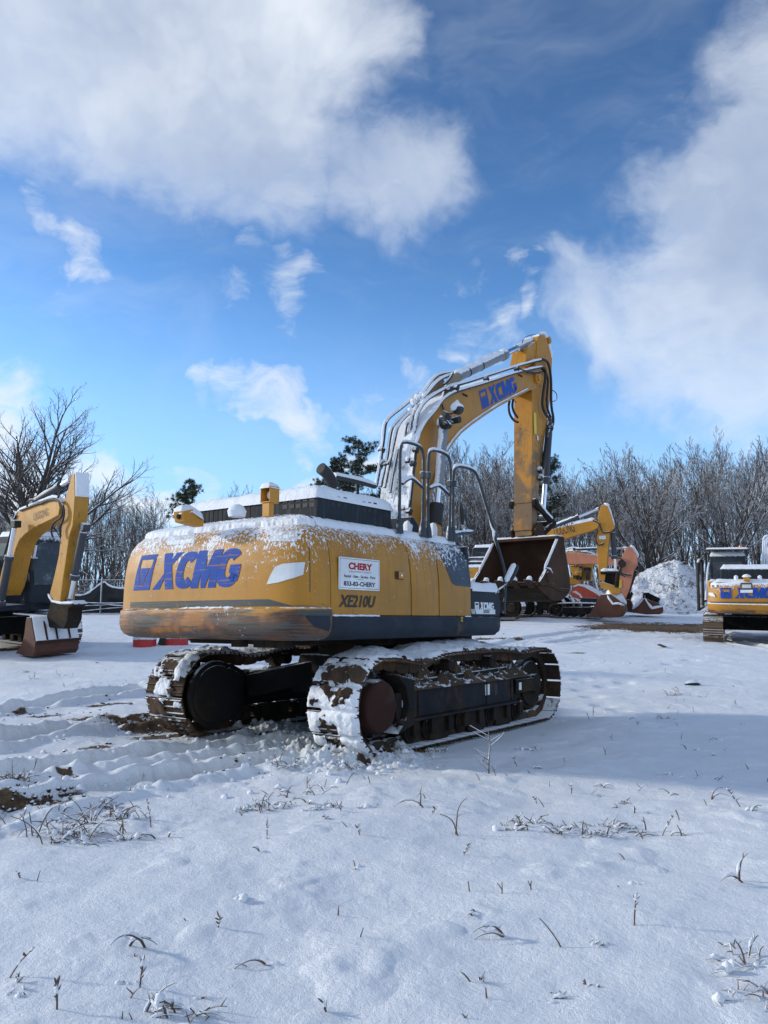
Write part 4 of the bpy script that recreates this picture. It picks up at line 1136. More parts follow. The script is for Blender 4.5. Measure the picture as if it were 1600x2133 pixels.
# rear cover plate standing slightly proud
rl = [MF.uz(*c3(*p), SW) for p in ((1264, 500), (1263, 1000), (1262, 1400), (1263, 1540))]
mb, _ = edge_strip(rl, -SW - .012, SW + .012, .014, 1); mb.build('rear_plate', 'stick', stick)
b = MB()
p_ = MF.P(*c3(1330, 90), 0); b.cyl((p_[0] + .03, 0, p_[2] - .06), (0, 1, 0), .065, SW * 2 + .04, 24)
p_ = MF.P(*c3(1264, 1570), 0); b.cyl((p_[0] + .04, 0, p_[2]), (0, 1, 0), .10, SW * 2 + .10, 24); b.build('pivot_boss', 'stick', stick, bevel=.005)
stop = [MF.uz(*c3(*p), SW + .01) for p in ((1225, 275), (1248, 160), (1305, 110), (1318, 180), (1300, 260), (1255, 300))]
b = MB(); b.prism(stop, -SW + .0, SW - .02); b.build('head_plate', 'stick', stick, bevel=.006)
# stickers on the stick
for p, w_, h_, mt in (((1290, 735), .10, .38, 'yelsticker'), ((1310, 845), .05, .08, 'sticker')):
    q = Vector(MF.P(*c3(*p), SW + .012)); b = MB(); b.box(q, (w_, .003, h_)); b.build('warning_sticker', mt, stick)
# snow along the far edge of the stick head
sb = MB(); snow_strip(sb, [MF.P(*c3(*p), SW - .05) for p in ((1330, 55), (1358, 60), (1380, 100), (1422, 245), (1420, 300))], .05, .8); sb.build('snow_strip', 'snow', stick)
# bucket cylinder on the outer side of the stick
k0 = Vector(MF.P(*c3(1392, 720), 0)); k2 = Vector(MF.P(*c3(1340, 1450), 0)); k1 = Vector(MF.P(*c3(1358, 1190), 0))
cylinder('bucket_cylinder', ex, k0 + Vector((.04, 0, 0)), k2 + Vector((.04, 0, 0)), (k1 - k0).length, .065, .042, mat='cyldark', snow=False)
# linkage
l0 = Vector(MF.P(*c3(1290, 1335), SW + .05)); l1 = Vector(MF.P(*c3(1420, 1490), SW + .05)); l2 = Vector(MF.P(*c3(1330, 1590), SW + .02))
for s_ in (1, -1):
    f = lambda v: Vector((v.x, v.y * s_, v.z))
    b = MB(); b.tube([f(l0), (f(l0) + f(l1)) / 2, f(l1)], [.055, .045, .06], 12); b.cyl(f(l0), (0, 1, 0), .075, .06, 18); b.cyl(f(l1), (0, 1, 0), .08, .06, 18)
    lk = b.build('bucket_link', 'steel', ex, bevel=.004)
    if s_ > 0: sb = MB(); snow_strip(sb, [l0, l1], .055, .9); sb.build('snow_strip', 'snow', lk)
    b = MB(); b.tube([f(l1) + Vector((0, -.03 * s_, 0)), f(l2)], .05, 10); b.build('bucket_link', 'steel', ex)
for l_, r_ in ((l1, .045), (l0, .05)): b = MB(); b.cyl((l_.x, 0, l_.z), (0, 1, 0), r_, 2 * SW + .2, 16); b.build('link_pin', 'steel', ex)

# bucket
BKW = .60
prof = [(748, 352), (700, 470), (668, 545), (640, 610), (612, 660), (590, 705), (585, 735), (620, 775), (690, 832), (730, 842), (775, 832), (815, 790), (830, 745), (826, 650), (810, 560), (795, 470), (785, 385), (772, 352)]
bk = [MF.uz(*c6(*p), BKW) for p in prof]
b = MB(); b.prism(bk, BKW - .03, BKW); b.prism(bk, -BKW, -BKW + .03)
bucket = b.build('bucket', 'bucket', ex, bevel=.006)
shell = bk[6:] + [bk[0]]
mb, off = edge_strip(shell, -BKW + .03, BKW - .03, .035, -1 if True else 1); mb.build('shell', 'bucket', bucket)
mb, off = edge_strip([Vector(p) * 1.0 for p in shell], -BKW + .031, BKW - .031, .012, 1); mb.build('inner_lining', 'bucketin', bucket)
# top plate with hanger ears
tpz = bk[0][1]
b = MB(); b.prism([(bk[0][0] - .10, tpz - .05), (bk[-1][0] + .05, tpz - .05), (bk[-1][0] + .05, tpz - .0), (bk[0][0] - .10, tpz - .0)], -BKW - .01, BKW + .01); tpb = b.build('top_plate', 'bucket', bucket, bevel=.005)
snow_cap('snow_cap', tpb, [(bk[0][0] - .10, -BKW), (bk[-1][0] + .05, -BKW), (bk[-1][0] + .05, BKW), (bk[0][0] - .10, BKW)], tpz - .01, .04, .03, amp=.8, seed=22)
b = MB()
for vv in (-.24, .20): b.prism([(bk[0][0] - .06, tpz - .02), (bk[0][0] - .12, tpz + .12), (bk[0][0] - .02, tpz + .26), (bk[0][0] + .14, tpz + .24), (bk[-1][0] + .10, tpz + .14), (bk[-1][0] + .06, tpz - .02)], vv, vv + .04)
b.build('hanger_ear', 'bucket', bucket, bevel=.006)
# cutting edge, teeth, side cutters
e0 = Vector((bk[6][0], bk[6][1])); e1 = Vector((bk[5][0], bk[5][1]))
dr = Vector((-.62, .30)).normalized()
b = MB(); pl = [tuple(e0 + Vector((.10, -.02))), tuple(e0 + dr * .09), tuple(e0 + dr * .09 + Vector((.01, .035))), tuple(e0 + Vector((.10, .04)))]
b.prism(pl, -BKW, BKW); ce = b.build('cutting_edge', 'bucket', bucket, bevel=.005)
for k in range(5):
    vv = -.50 + k * .25
    b = MB(); o_ = e0 + dr * .05
    b.prism([tuple(o_ + Vector((.04, -.045))), tuple(o_ + dr * .16 + Vector((0, -.012))), tuple(o_ + dr * .17 + Vector((0, .012))), tuple(o_ + Vector((.05, .06)))], vv - .05, vv + .05)
    th = b.build('tooth', 'bucket', bucket, bevel=.008)
    q = o_ + dr * .05; sb = MB(); sb.tube([(q.x - .05, -vv, q.y + .055), (q.x, -vv, q.y + .075), (q.x + .06, -vv, q.y + .05)], [.03, .05, .02], 10, jit=.12); sb.build('snow_cap', 'snow', th)
for vv in (BKW, -BKW - .025):
    q = MF.uz(*c6(650, 660), BKW); b = MB(); cs = [MF.uz(*c6(*p), BKW) for p in ((640, 602), (670, 610), (690, 645), (685, 700), (650, 730), (590, 720), (585, 700), (612, 660))]
    b.prism(cs, vv, vv + .03); b.cyl((q[0], -(vv + .015), q[1]), (0, 1, 0), .085, .06, 20)
    sc_ = b.build('side_cutter', 'bucket', bucket, bevel=.006)
    if vv > 0: sb = MB(); snow_strip(sb, [(p[0], -(vv + .015), p[1] + .01) for p in cs[:3]], .025, 1.0); sb.build('snow_strip', 'snow', sc_)
for vv in (BKW - .015, -BKW + .015):
    sb = MB(); snow_strip(sb, [(p[0], -vv, p[1]) for p in bk[:4]], .026, 1.0); snow_strip(sb, [(p[0], -vv, p[1] + .01) for p in bk[12:]], .022, .8); sb.build('snow_strip', 'snow', bucket)
for k in range(4):
    b = MB(); q = bk[12]; b.box((MF.uz(*c6(700 + k * 30, 770 + k * 8), BKW)[0], -(BKW - .3), MF.uz(*c6(700, 846), BKW)[1] - .0), (.6, .05, .02)) if False else None
wl_ = [MF.uz(*c6(*p), BKW + .02) for p in ((690, 700), (760, 745), (830, 750), (825, 775), (755, 770), (680, 730))]
b = MB(); b.prism(wl_, BKW, BKW + .02); b.build('wear_plate', 'bucket', bucket, bevel=.004)

# hoses and steel pipes on the boom
def hp(pts, v):
    out = []
    for i, p in enumerate(pts):
        vv = v[0] + (v[1] - v[0]) * i / (len(pts) - 1) if hasattr(v, '__len__') else v
        out.append(MF.P(*c3(*p), vv))
    return out
pipes = [
    ([(1350, 250), (1290, 262), (1150, 300), (900, 380), (760, 425), (640, 455), (530, 510), (450, 570), (405, 640), (385, 740), (365, 860), (345, 1000), (318, 1180), (300, 1320), (290, 1400)], (.19, .12), .026),
    ([(1340, 305), (1150, 345), (920, 425), (690, 490), (640, 515), (580, 560), (540, 630), (450, 730), (410, 820), (392, 900), (370, 1080), (345, 1250), (335, 1420)], (.27, .24), .022),
    ([(665, 345), (560, 360), (510, 400), (470, 460), (430, 510), (405, 545)], (.05, .05), .026),
    ([(672, 362), (590, 385), (530, 430), (475, 500), (440, 540)], (.12, .12), .026),
    ([(400, 505), (300, 598), (190, 680), (152, 730), (142, 850), (128, 940), (118, 1040), (85, 1210)], (-.12, -.22), .026),
    ([(410, 560), (290, 670), (210, 750), (188, 850), (170, 1000), (150, 1080), (118, 1215)], (-.05, -.16), .022),
    ([(420, 590), (330, 660), (250, 745), (225, 860), (195, 1000), (178, 1080), (150, 1220)], (.0, -.10), .022),
    ([(395, 600), (360, 680), (345, 760), (340, 850), (318, 960), (285, 1150), (240, 1350)], (.08, 0), .024),
    ([(385, 690), (320, 720), (305, 800), (300, 880), (265, 1000), (235, 1170), (205, 1300)], (.04, -.06), .022),
    ([(250, 930), (215, 1100), (190, 1260)], (-.02, -.06), .022),
    ([(280, 900), (250, 1080), (230, 1240), (215, 1360)], (.0, -.03), .022),
    ([(345, 920), (325, 1080), (318, 1250), (300, 1400)], (.15, .15), .020),
]
hoseset('boom_pipe', 'hose', ex, [(hp(p, v), r) for p, v, r in pipes], True, 8, .85)
blk = [([(390, 900), (380, 1000), (360, 1180), (335, 1420)], (.25, .25), .020)]
hoseset('hydraulic_hose', 'black', ex, [(hp(p, v), r) for p, v, r in blk], False)
heads = [
    ([(1345, 248), (1385, 265), (1402, 320), (1413, 420), (1410, 600), (1432, 700), (1420, 760), (1400, 775)], .22, .024),
    ([(1335, 300), (1372, 330), (1368, 400), (1350, 500), (1342, 600), (1365, 660), (1405, 705)], .24, .024),
    ([(1340, 320), (1390, 370), (1385, 480), (1375, 580), (1392, 650), (1410, 690)], .20, .020),
    ([(1230, 345), (1290, 352), (1340, 340)], .28, .018),
    ([(1160, 310), (1200, 335), (1290, 350), (1330, 352)], .28, .014),
    ([(1097, 562), (1088, 610), (1098, 670), (1130, 715), (1160, 725)], 0, .020),
    ([(1125, 552), (1116, 600), (1128, 650), (1158, 690)], .05, .020),
    ([(1415, 478), (1448, 500), (1458, 530), (1450, 560), (1412, 572)], .15, .008),
    ([(1195, 125), (1198, 92), (1240, 66), (1292, 62)], .1, .007),
    ([(1410, 770), (1395, 800), (1375, 900), (1350, 1080)], .22, .022),
    ([(1398, 710), (1380, 760), (1368, 900), (1345, 1060)], .18, .022),
    ([(665, 355), (640, 400), (600, 440)], .18, .02)]
hoseset('hydraulic_hose', 'black', ex, [(hp(p, v), r) for p, v, r in heads], False)
# clamps
b = MB()
for x, y, v in ((920, 400, .25), (690, 470, .26), (1150, 325, .25), (640, 480, .24), (128, 935, -.2), (125, 1040, -.2), (150, 1045, -.15), (175, 1040, -.1), (330, 1020, .15), (365, 1040, .24), (385, 935, .25), (300, 1385, .15), (335, 1400, .24), (1410, 770, .22), (1325, 1090, .18), (1330, 1150, .2)):
    q = MF.P(*c3(x, y), v); b.box(q, (.07, .07, .07), Matrix.Rotation(R(30), 3, 'Y'))
cl = b.build('pipe_clamp', 'black', ex, bevel=.006)
for x, y, v in ((400, 535, .0), (440, 520, .06), (370, 570, 0), (128, 925, -.2), (330, 1010, .15), (1325, 1080, .18), (1335, 1140, .2), (345, 640, .0), (125, 1030, -.2), (165, 1030, -.15), (190, 1030, -.1), (300, 1375, .15), (320, 1480, .1), (345, 1470, .3)):
    q = Vector(MF.P(*c3(x, y), v)); b = MB(); b.tube([q + Vector((0, 0, -.05)), q + Vector((.01, .01, 0)), q + Vector((0, 0, .04)), q + Vector((0, 0, .05))], [.02, .05, .036, .005], 9, jit=.15); b.build('snow_lump', 'snow', ex)

# handrails, from the roof deck to the tool box
HVr = 1.16
def rail(pts, r=.0165, v=HVr, f=c3):
    out = []
    for i, p in enumerate(pts):
        vv = v if not hasattr(v, '__len__') else v[i]
        out.append(MF.P(*f(*p), vv))
    return out
deckz = 2.19
r1 = rail([(262, 1480), (263, 1200), (266, 905), (295, 868), (415, 902), (444, 950), (445, 1125), (438, 1500)])
r1m = rail([(285, 1192), (340, 1150), (365, 1155), (440, 1222)])
r2 = rail([(478, 1520), (478, 1150), (482, 960), (510, 930), (615, 962), (648, 1010), (650, 1190), (640, 1530)])
r2m = rail([(492, 1228), (545, 1205), (570, 1210), (645, 1280)])
r3 = [(665, 1550), (668, 1200), (673, 1085), (700, 1052), (810, 1078), (852, 1120), (905, 1300), (985, 1560)]
r3v = [HVr, HVr, HVr, HVr, HVr, 1.18, 1.22, 1.26]
P3 = [MF.P(*c3(*p), v) for p, v in zip(r3, r3v)] + [MF.P(*c2(*p), v) for p, v in (((1340, 620), 1.28), ((1415, 860), 1.31), ((1432, 960), 1.32), ((1424, 1100), 1.32), ((1418, 1230), 1.32))]
def snowpart(pp, lo, hi, r):
    return pp[lo:hi]
for nm, pp in (('handrail', r1), ('handrail', r2), ('handrail', P3)):
    sp2 = smooth_path(pp, 2) if pp is not P3 else smooth_path(pp, 2)
    o = MB().tube(sp2, .0185, 10).build(nm, 'rail', ex)
    sb = MB()
    if pp is P3: i0 = min(range(len(sp2)), key=lambda i: (sp2[i] - Vector(P3[2])).length); i1 = min(range(len(sp2)), key=lambda i: (sp2[i] - Vector(P3[9])).length); snow_strip(sb, sp2[i0:i1], .024, 1.0)
    else:
        i0 = min(range(len(sp2)), key=lambda i: (sp2[i] - Vector(pp[2])).length); i1 = min(range(len(sp2)), key=lambda i: (sp2[i] - Vector(pp[5])).length); snow_strip(sb, sp2[i0:i1], .022, 1.0)
    sb.build('snow_strip', 'snow', o)
    mid = {id(r1): r1m, id(r2): r2m}.get(id(pp))
    if mid:
        o2 = MB().tube(smooth_path(mid, 1), .0165, 10).build('rail_brace', 'rail', o); sb = MB(); snow_strip(sb, smooth_path(mid, 1), .022, 1.0); sb.build('snow_strip', 'snow', o)
    for e_ in (pp[0],) + ((pp[-1],) if pp is not P3 else ()):
        bb = MB(); bb.tube([(e_[0], e_[1], 2.16), (e_[0], e_[1], 2.24), (e_[0], e_[1], 2.33)], [.045, .04, .022], 12); bb.build('rail_foot', 'rail', o)
b = MB()
for x, y in ((440, 1125), (480, 1128), (642, 1192), (675, 1190)): b.box(MF.P(*c3(x, y), HVr), (.05, .05, .075))
b.build('rail_clamp', 'rail', ex, bevel=.006)
# mirror bracket on the front edge
pp = [MF.P(*c2(*p), 1.12) for p in ((980, 632), (1080, 622), (1185, 612), (1160, 600), (1140, 560), (1128, 500), (1112, 462))]
b = MB(); b.tube([pp[0], pp[1], pp[2]], .022, 8); b.tube(smooth_path(pp[2:], 1), .014, 8); b.box(pp[-1], (.07, .05, .07)); mr = b.build('mirror_bracket', 'rail', ex)
b = MB(); b.tube([MF.P(*c2(*p), 1.12) for p in ((1090, 385), (1092, 450), (1100, 520), (1108, 560))], [.012, .035, .028, .01], 8); b.build('mirror', 'black', mr)
sb = MB(); snow_strip(sb, [pp[0], pp[1], pp[2]], .026, 1.1); sb.build('snow_strip', 'snow', mr)
# lower mirror by the tool box
q0 = Vector(MF.P(*c2(1432, 990), 1.36)); q1 = Vector(MF.P(*c2(1500, 850), 1.36))
b = MB(); b.tube([q0, q0.lerp(q1, .12), q0.lerp(q1, .5), q0.lerp(q1, .88), q1], [.008, .035, .042, .036, .008], 14); lm = b.build('side_mirror', 'snow', ex)
b = MB(); b.tube([q + Vector((.035, -.02, -.01)) for q in (q0, q0.lerp(q1, .12), q0.lerp(q1, .5), q0.lerp(q1, .88), q1)], [.006, .034, .04, .034, .006], 14); b.build('mirror_shell', 'black_clean', lm)
arm = [MF.P(*c2(*p), 1.34) for p in ((1352, 1085), (1375, 1050), (1425, 1020), (1460, 985), (1490, 940), (1500, 905))]
hoseset('mirror_arm', 'rail', ex, [(arm, .011)])
# small fixings on the deck: hoses at the boom foot, snow heaps
b = MB()
for x, y, v, rr in ((690, 555, .95, .05), (715, 570, .9, .04), (880, 570, .8, .05)):
    q = Vector(MF.P(*c2(x, y), v)); b.tube([q + Vector((0, 0, -.12)), q + Vector((0, 0, -.02)), q + Vector((0, 0, .03)), q + Vector((0, 0, .045))], [rr, rr * 1.1, rr * .7, .01], 12, jit=.14)
b.build('snow_heap', 'snow', ex)
b = MB(); b.prism([(-.6, 2.17), (-.45, 2.17), (-.45, 2.32), (-.55, 2.40), (-.6, 2.40)], .4, 1.0); b.prism([(-1.02, 2.17), (-.95, 2.17), (-1.06, 2.46), (-1.10, 2.46)], .85, 1.02); b.build('deck_bracket', 'grey', ex, bevel=.01)
# boom foot brackets
b = MB()
for vv in (-.33, .28): b.prism([(-.25, 1.1), (.75, 1.1), (.55, 1.75), (.2, 1.9), (.0, 1.8)], vv, vv + .05)
b.build('boom_foot_bracket', 'boom', ex, bevel=.01)
# ------------------------------------------------------------------ background machines
SLOPE = math.atan(.07)
def cw_block(parent, mat, tail, u1, hw, z0, z1, s=1.0, name='counterweight'):
    """rounded ballast block: plan outline extruded upwards"""
    pl = []
    for k in range(21):
        v = -hw + 2 * hw * k / 20; e = abs(v / hw)
        pl.append((tail + .28 * s * e ** 5 + .05 * s * e * e, v))
    pl = [(u1, -hw)] + pl + [(u1, hw)]
    n = len(pl); b = MB(); vs = []
    lv = [(z0, .10 * s), (z0 + .03 * s, .03 * s), (z0 + .10 * s, 0), (z0 + .30 * s, 0), (z0 + .33 * s, .03 * s), (z1 - .22 * s, .06 * s), (z1 - .08 * s, .12 * s), (z1, .26 * s)]
    for z, d in lv:
        for u, v in pl: vs.append((min(u + d * (1 if u < u1 else 0), u1), -(v * (1 - d / hw)), z))
    fs = [(j * n + i, j * n + (i + 1) % n, (j + 1) * n + (i + 1) % n, (j + 1) * n + i) for j in range(len(lv) - 1) for i in range(n)]
    fs += [tuple(range(n)), tuple(range((len(lv) - 1) * n, len(lv) * n))[::-1]]
    b.add(vs, fs); o = b.build(name, mat, parent, smooth=40)
    bm = bmesh.new(); bm.from_mesh(o.data); bmesh.ops.recalc_face_normals(bm, faces=bm.faces); bm.to_mesh(o.data); bm.free()
    return o
def simple_tracks(th, s, g=1.19, L=1.62, nshoe=40, wid=.6, mat='track_far'):
    for vc in (g * s, -g * s):
        o, P_, S_ = make_track(th, vc, wid * s, L * s, .40 * s, .43 * s, nshoe, mat, links=False)
        belt_layer('track_snow', 'snow', o, P_, S_, vc, wid * s * .97, 2 * L * s + pi * .4 * s * .5, 4 * L * s + pi * .4 * s * 1.05, -.30, .03, 3.3 + vc, None, step=.05, off=.03)
        sg = 1 if vc > 0 else -1
        b = MB(); b.prism([(-L * s + .1, .22 * s), (L * s - .1, .22 * s), (L * s - .25, .66 * s), (-L * s + .25, .66 * s)], vc - .18 * s, vc + .18 * s)
        fr = b.build('track_frame', 'frame', th, bevel=.02)
        for uu, nm in ((-L * s, 'sprocket'), (L * s, 'idler')):
            b = MB(); b.cyl((uu, -vc, .43 * s), (0, 1, 0), .31 * s, .22 * s, 26); b.cyl((uu, -vc, .43 * s), (0, 1, 0), .16 * s, .42 * s, 20); b.build(nm, 'steel', th, bevel=.01)
        for k in range(6):
            b = MB(); b.cyl(((-1.1 + k * .44) * s, -vc, .15 * s), (0, 1, 0), .10 * s, .36 * s, 14); b.build('track_roller', 'steel', fr)
def simple_upper(th, s, body='yellow2', cw='yellow2', tail=-2.55, hoodz=2.3, hw=1.3, uf=1.2, grey_hood=True):
    b = MB(); b.prism([(-.6 * s, .35 * s), (.6 * s, .35 * s), (.5 * s, .8 * s), (-.5 * s, .8 * s)], -.9 * s, .9 * s); b.cyl((0, 0, .92 * s), (0, 0, 1), .62 * s, .22 * s, 40); b.build('centre_frame', 'frame', th, bevel=.02)
    cwo = cw_block(th, cw, tail * s, -1.75 * s, hw * s, .98 * s, 2.0 * s, s)
    snow_cap('snow_layer', cwo, [((tail + .22) * s, -hw * s * .84), (-1.78 * s, -hw * s * .84), (-1.78 * s, hw * s * .84), ((tail + .22) * s, hw * s * .84)], 1.985 * s, .06, .08, seed=s * 31)
    b = MB(); b.box((-.3 * s, 0, 1.05 * s), (3.0 * s, 2 * hw * s * .97, .16 * s)); b.build('deck_frame', 'skirt', th, bevel=.03)
    for sg in (1, -1):
        u1 = uf if sg > 0 else -.1
        b = MB(); v0, v1 = (.55 * s, hw * s) if sg > 0 else (-hw * s, -.55 * s)
        b.prism([(-1.73 * s, 1.14 * s), (u1 * s * .55, 1.14 * s), (u1 * s * .55, 1.9 * s), (-1.73 * s, 2.0 * s)], v0, v1); sp = b.build('side_body', body, th, bevel=.05 * s)
        b = MB()
        for uu in (-.95, -.25): b.box((uu * s, -(hw * s + .001) * sg, 1.55 * s), (.012, .006, .72 * s))
        b.build('door_gap', 'black_clean', sp)
        snow_cap('snow_layer', sp, [(-1.7 * s, v0), (u1 * s * .55, v0), (u1 * s * .55, v1), (-1.7 * s, v1)], 1.93 * s, .08, .08, seed=s * 17 + sg)
    b = MB(); b.prism([(-1.9 * s, 1.2 * s), (-.45 * s, 1.2 * s), (-.45 * s, (hoodz - .04) * s), (-.6 * s, hoodz * s), (-1.8 * s, hoodz * s), (-1.9 * s, (hoodz - .06) * s)], -.9 * s, .9 * s)
    hd = b.build('engine_hood', 'hood' if grey_hood else body, th, bevel=.03)
    snow_cap('snow_layer', hd, [(-1.9 * s, -.9 * s), (-.45 * s, -.9 * s), (-.45 * s, .9 * s), (-1.9 * s, .9 * s)], (hoodz - .02) * s, .09, .07, seed=s * 9)
    return cwo, hd
def simple_cab(th, s, z1=2.9, u0=-.3, u1=1.45, v0=-1.32, v1=-.36, door=False):
    b = MB(); b.prism([(u0, 1.15), (u1, 1.15), (u1 + .08, 1.6), (u1 - .22, z1 - .15), (u1 - .36, z1), (u0 + .08, z1), (u0, z1 - .08)] and [(a * s, c * s) for a, c in [(u0, 1.15), (u1, 1.15), (u1 + .08, 1.6), (u1 - .22, z1 - .15), (u1 - .36, z1), (u0 + .08, z1), (u0, z1 - .08)]], v0 * s, v1 * s)
    cab = b.build('cab', 'grey', th, bevel=.04 * s)
    for vv, sg in ((v0 * s, -1), (v1 * s, 1)):
        b = MB(); b.prism([(a * s, c * s) for a, c in [(u0 + .14, 1.75), (u1 - .06, 1.62), (u1 - .28, z1 - .24), (u0 + .14, z1 - .2)]], vv - .008, vv + .008); b.build('window', 'glass', cab, bevel=.004)
    b = MB(); b.box(((u0 - .002) * s, -(v0 + v1) / 2 * s, (z1 - .55) * s), (.02, (v1 - v0 - .2) * s, .62 * s)); b.build('window', 'glass', cab, bevel=.004)
    a = Vector(((u1 + .075) * s, 0, 1.62 * s)); c = Vector(((u1 - .2) * s, 0, (z1 - .2) * s)); m = (a + c) / 2; m.y = -(v0 + v1) / 2 * s
    b = MB(); b.box(m + Vector((.012, 0, 0)), (.02, (v1 - v0 - .16) * s, (c - a).length), Matrix.Rotation(math.atan2(c.x - a.x, c.z - a.z), 3, 'Y')); b.build('windscreen', 'glass', cab, bevel=.004)
    snow_cap('snow_layer', cab, [((u0 + .06) * s, v0 * s), ((u1 - .3) * s, v0 * s), ((u1 - .3) * s, v1 * s), ((u0 + .06) * s, v1 * s)], z1 * s - .01, .09, .06, seed=s * 5)
    return cab
def traced(F_, f, pts, v): return [F_.uz(*f(*p), v) for p in pts]
def tprism(name, mat, th, F_, f, pts, v0, v1, vt, bevel=.012):
    b = MB(); b.prism(traced(F_, f, pts, vt), min(v0, v1), max(v0, v1)); return b.build(name, mat, th, bevel=bevel)
def fp(F_, f, x, y, v): return Vector(F_.P(*f(x, y), v))
def text_between(name, txt, mat, parent, a, b_, h, off=.008, bold=.03, shear=0):
    tv, tf = textmesh(txt, 1, bold, shear); x0, x1, y0, y1 = bbox2(tv); ex_ = (b_ - a); up = Vector((0, 0, 1)); e = ex_.normalized(); up = (up - e * up.dot(e)).normalized()
    n = Vector((0, off, 0))
    return lay(name, mat, parent, ([((x - x0) / (x1 - x0), (y - y0) / (y1 - y0)) for x, y in tv], tf), lambda x, y: a + ex_ * x + up * h * y - n, cuts=False)

# --- machine standing behind the counterweight side of the field (its bucket rests on the snow)
FA = Frame(-9.86, 19.87, R(128), SLOPE)
ea = empty('excavator', FA.loc, FA.rz, SLOPE, 'yellow excavator with frosted cab glass and rusty bucket down, below the great bare tree', 'excavator')
simple_tracks(ea, .96); simple_upper(ea, .96); cabA = simple_cab(ea, .96)
bmA = tprism('boom', 'yellow2', ea, FA, c7, [(430, 296), (395, 272), (300, 312), (200, 350), (135, 375), (108, 450), (85, 540), (55, 640), (25, 760), (-5, 880), (-25, 960), (20, 1000), (50, 930), (62, 870), (78, 800), (97, 720), (117, 650), (142, 590), (182, 545), (232, 505), (300, 470), (380, 432), (432, 402), (442, 345)], .22, -.22, .22)
text_between('lettering', 'LIUGONG', 'letgrey', bmA, fp(FA, c7, 250, 442, .232), fp(FA, c7, 356, 402, .232), .165, .006, .0)
stA = tprism('stick', 'yellow2', ea, FA, c7, [(535, 95), (500, 220), (478, 290), (460, 480), (435, 700), (402, 850), (368, 985), (400, 1035), (445, 1045), (470, 850), (492, 700), (512, 560), (538, 480), (555, 265), (552, 92)], .17, -.17, .17)
sc_ = MB(); tpA = traced(FA, c7, [(552, 90), (555, 180), (555, 262)], .17)
for i in range(2): sc_.prism([tpA[i], tpA[i + 1], (tpA[i + 1][0] + .03, tpA[i + 1][1]), (tpA[i][0] + .03, tpA[i][1] + .02)], -.16, .16)
sc_.build('snow_strip', 'snow', stA)
b = MB(); q = fp(FA, c7, 600, 125, -.02); b.box(q + Vector((.06, 0, 0)), (.03, .12, .14)); b.build('pin_slot', 'black_clean', stA)
cylinder('bucket_cylinder', ea, fp(FA, c7, 626, 490, 0), fp(FA, c7, 512, 1050, 0), (fp(FA, c7, 626, 490, 0) - fp(FA, c7, 548, 880, 0)).length, .085, .05, mat='cyldark', snow=False)
cylinder('arm_cylinder', ea, fp(FA, c7, 250, 305, 0), fp(FA, c7, 535, 130, 0), (fp(FA, c7, 250, 305, 0) - fp(FA, c7, 450, 195, 0)).length, .075, .045, mat='cyldark')
for v_, pa, pb, pc in ((.42, (5, 1060), (72, 705), (112, 462)), (-.42, (190, 1050), (247, 715), (268, 590))):
    cylinder('boom_cylinder', ea, fp(FA, c7, *pa, v_), fp(FA, c7, *pc, v_), (fp(FA, c7, *pa, v_) - fp(FA, c7, *pb, v_)).length, .085, .05, mat='cyldark', snow=False)
bkA = tprism('bucket', 'bucketrust', ea, FA, c7, [(195, 1160), (230, 1158), (240, 1230), (262, 1345), (256, 1420), (238, 1450), (170, 1442), (112, 1425), (150, 1380), (178, 1290), (188, 1200)], .52, -.52, .52)
gg = traced(FA, c7, [(230, 1158), (240, 1230), (260, 1335)], .52)
mb, _ = edge_strip(gg, -.50, .50, .03, -1); mb.build('snow_layer', 'snow', bkA)
b = MB()
for v_ in (-.30, .0, .24): b.prism([(gg[0][0], gg[0][1]), (gg[1][0] + .07, gg[1][1]), (gg[2][0] + .05, gg[2][1]), (gg[2][0] - .02, gg[2][1])], v_, v_ + .035)
b.build('hanger_ear', 'bucket', bkA)
b = MB(); p0 = gg[2]; b.box((p0[0] + .04, 0, p0[1] - .02), (.06, 1.06, .06)); b.build('wear_plate', 'bucket', bkA, bevel=.008)
lkA = tprism('bucket_link', 'steel', ea, FA, c7, [(352, 990), (372, 1060), (345, 1150), (365, 1235), (470, 1245), (500, 1180), (505, 1090), (548, 1065), (520, 1035), (440, 1045), (395, 1035)], .17, -.17, .17)
sb = MB(); snow_strip(sb, [fp(FA, c7, *p, .17) for p in ((352, 990), (385, 1045), (450, 1060), (545, 1058))], .035, 1.0); sb.build('snow_strip', 'snow', lkA)
hoseset('hydraulic_hose', 'black', ea, [([fp(FA, c7, *p, .24) for p in ps_], .022) for ps_ in (
    [(300, 320), (390, 275), (440, 285), (465, 330), (462, 420), (400, 450), (375, 520), (400, 590)],
    [(150, 368), (280, 320), (380, 285), (450, 300), (478, 360), (470, 440), (440, 500), (450, 560)],
    [(200, 340), (205, 300), (240, 285), (265, 295)], [(120, 400), (95, 470), (60, 600), (20, 740)])], snow=False)
hoseset('boom_pipe', 'hose', ea, [([fp(FA, c7, *p, .15) for p in ((110, 420), (135, 365), (250, 318), (390, 262), (430, 270))], .028)])
hoseset('hydraulic_hose', 'black', ea, [([fp(FA, c7, *p, -.2) for p in ((632, 330), (638, 380), (625, 430), (600, 460))], .022)], snow=False)
b = MB(); q = fp(FA, c7, 118, 462, .42); b.box(q + Vector((0, 0, -.02)), (.2, .16, .16)); b.build('work_lamp', 'black', ea, bevel=.01)

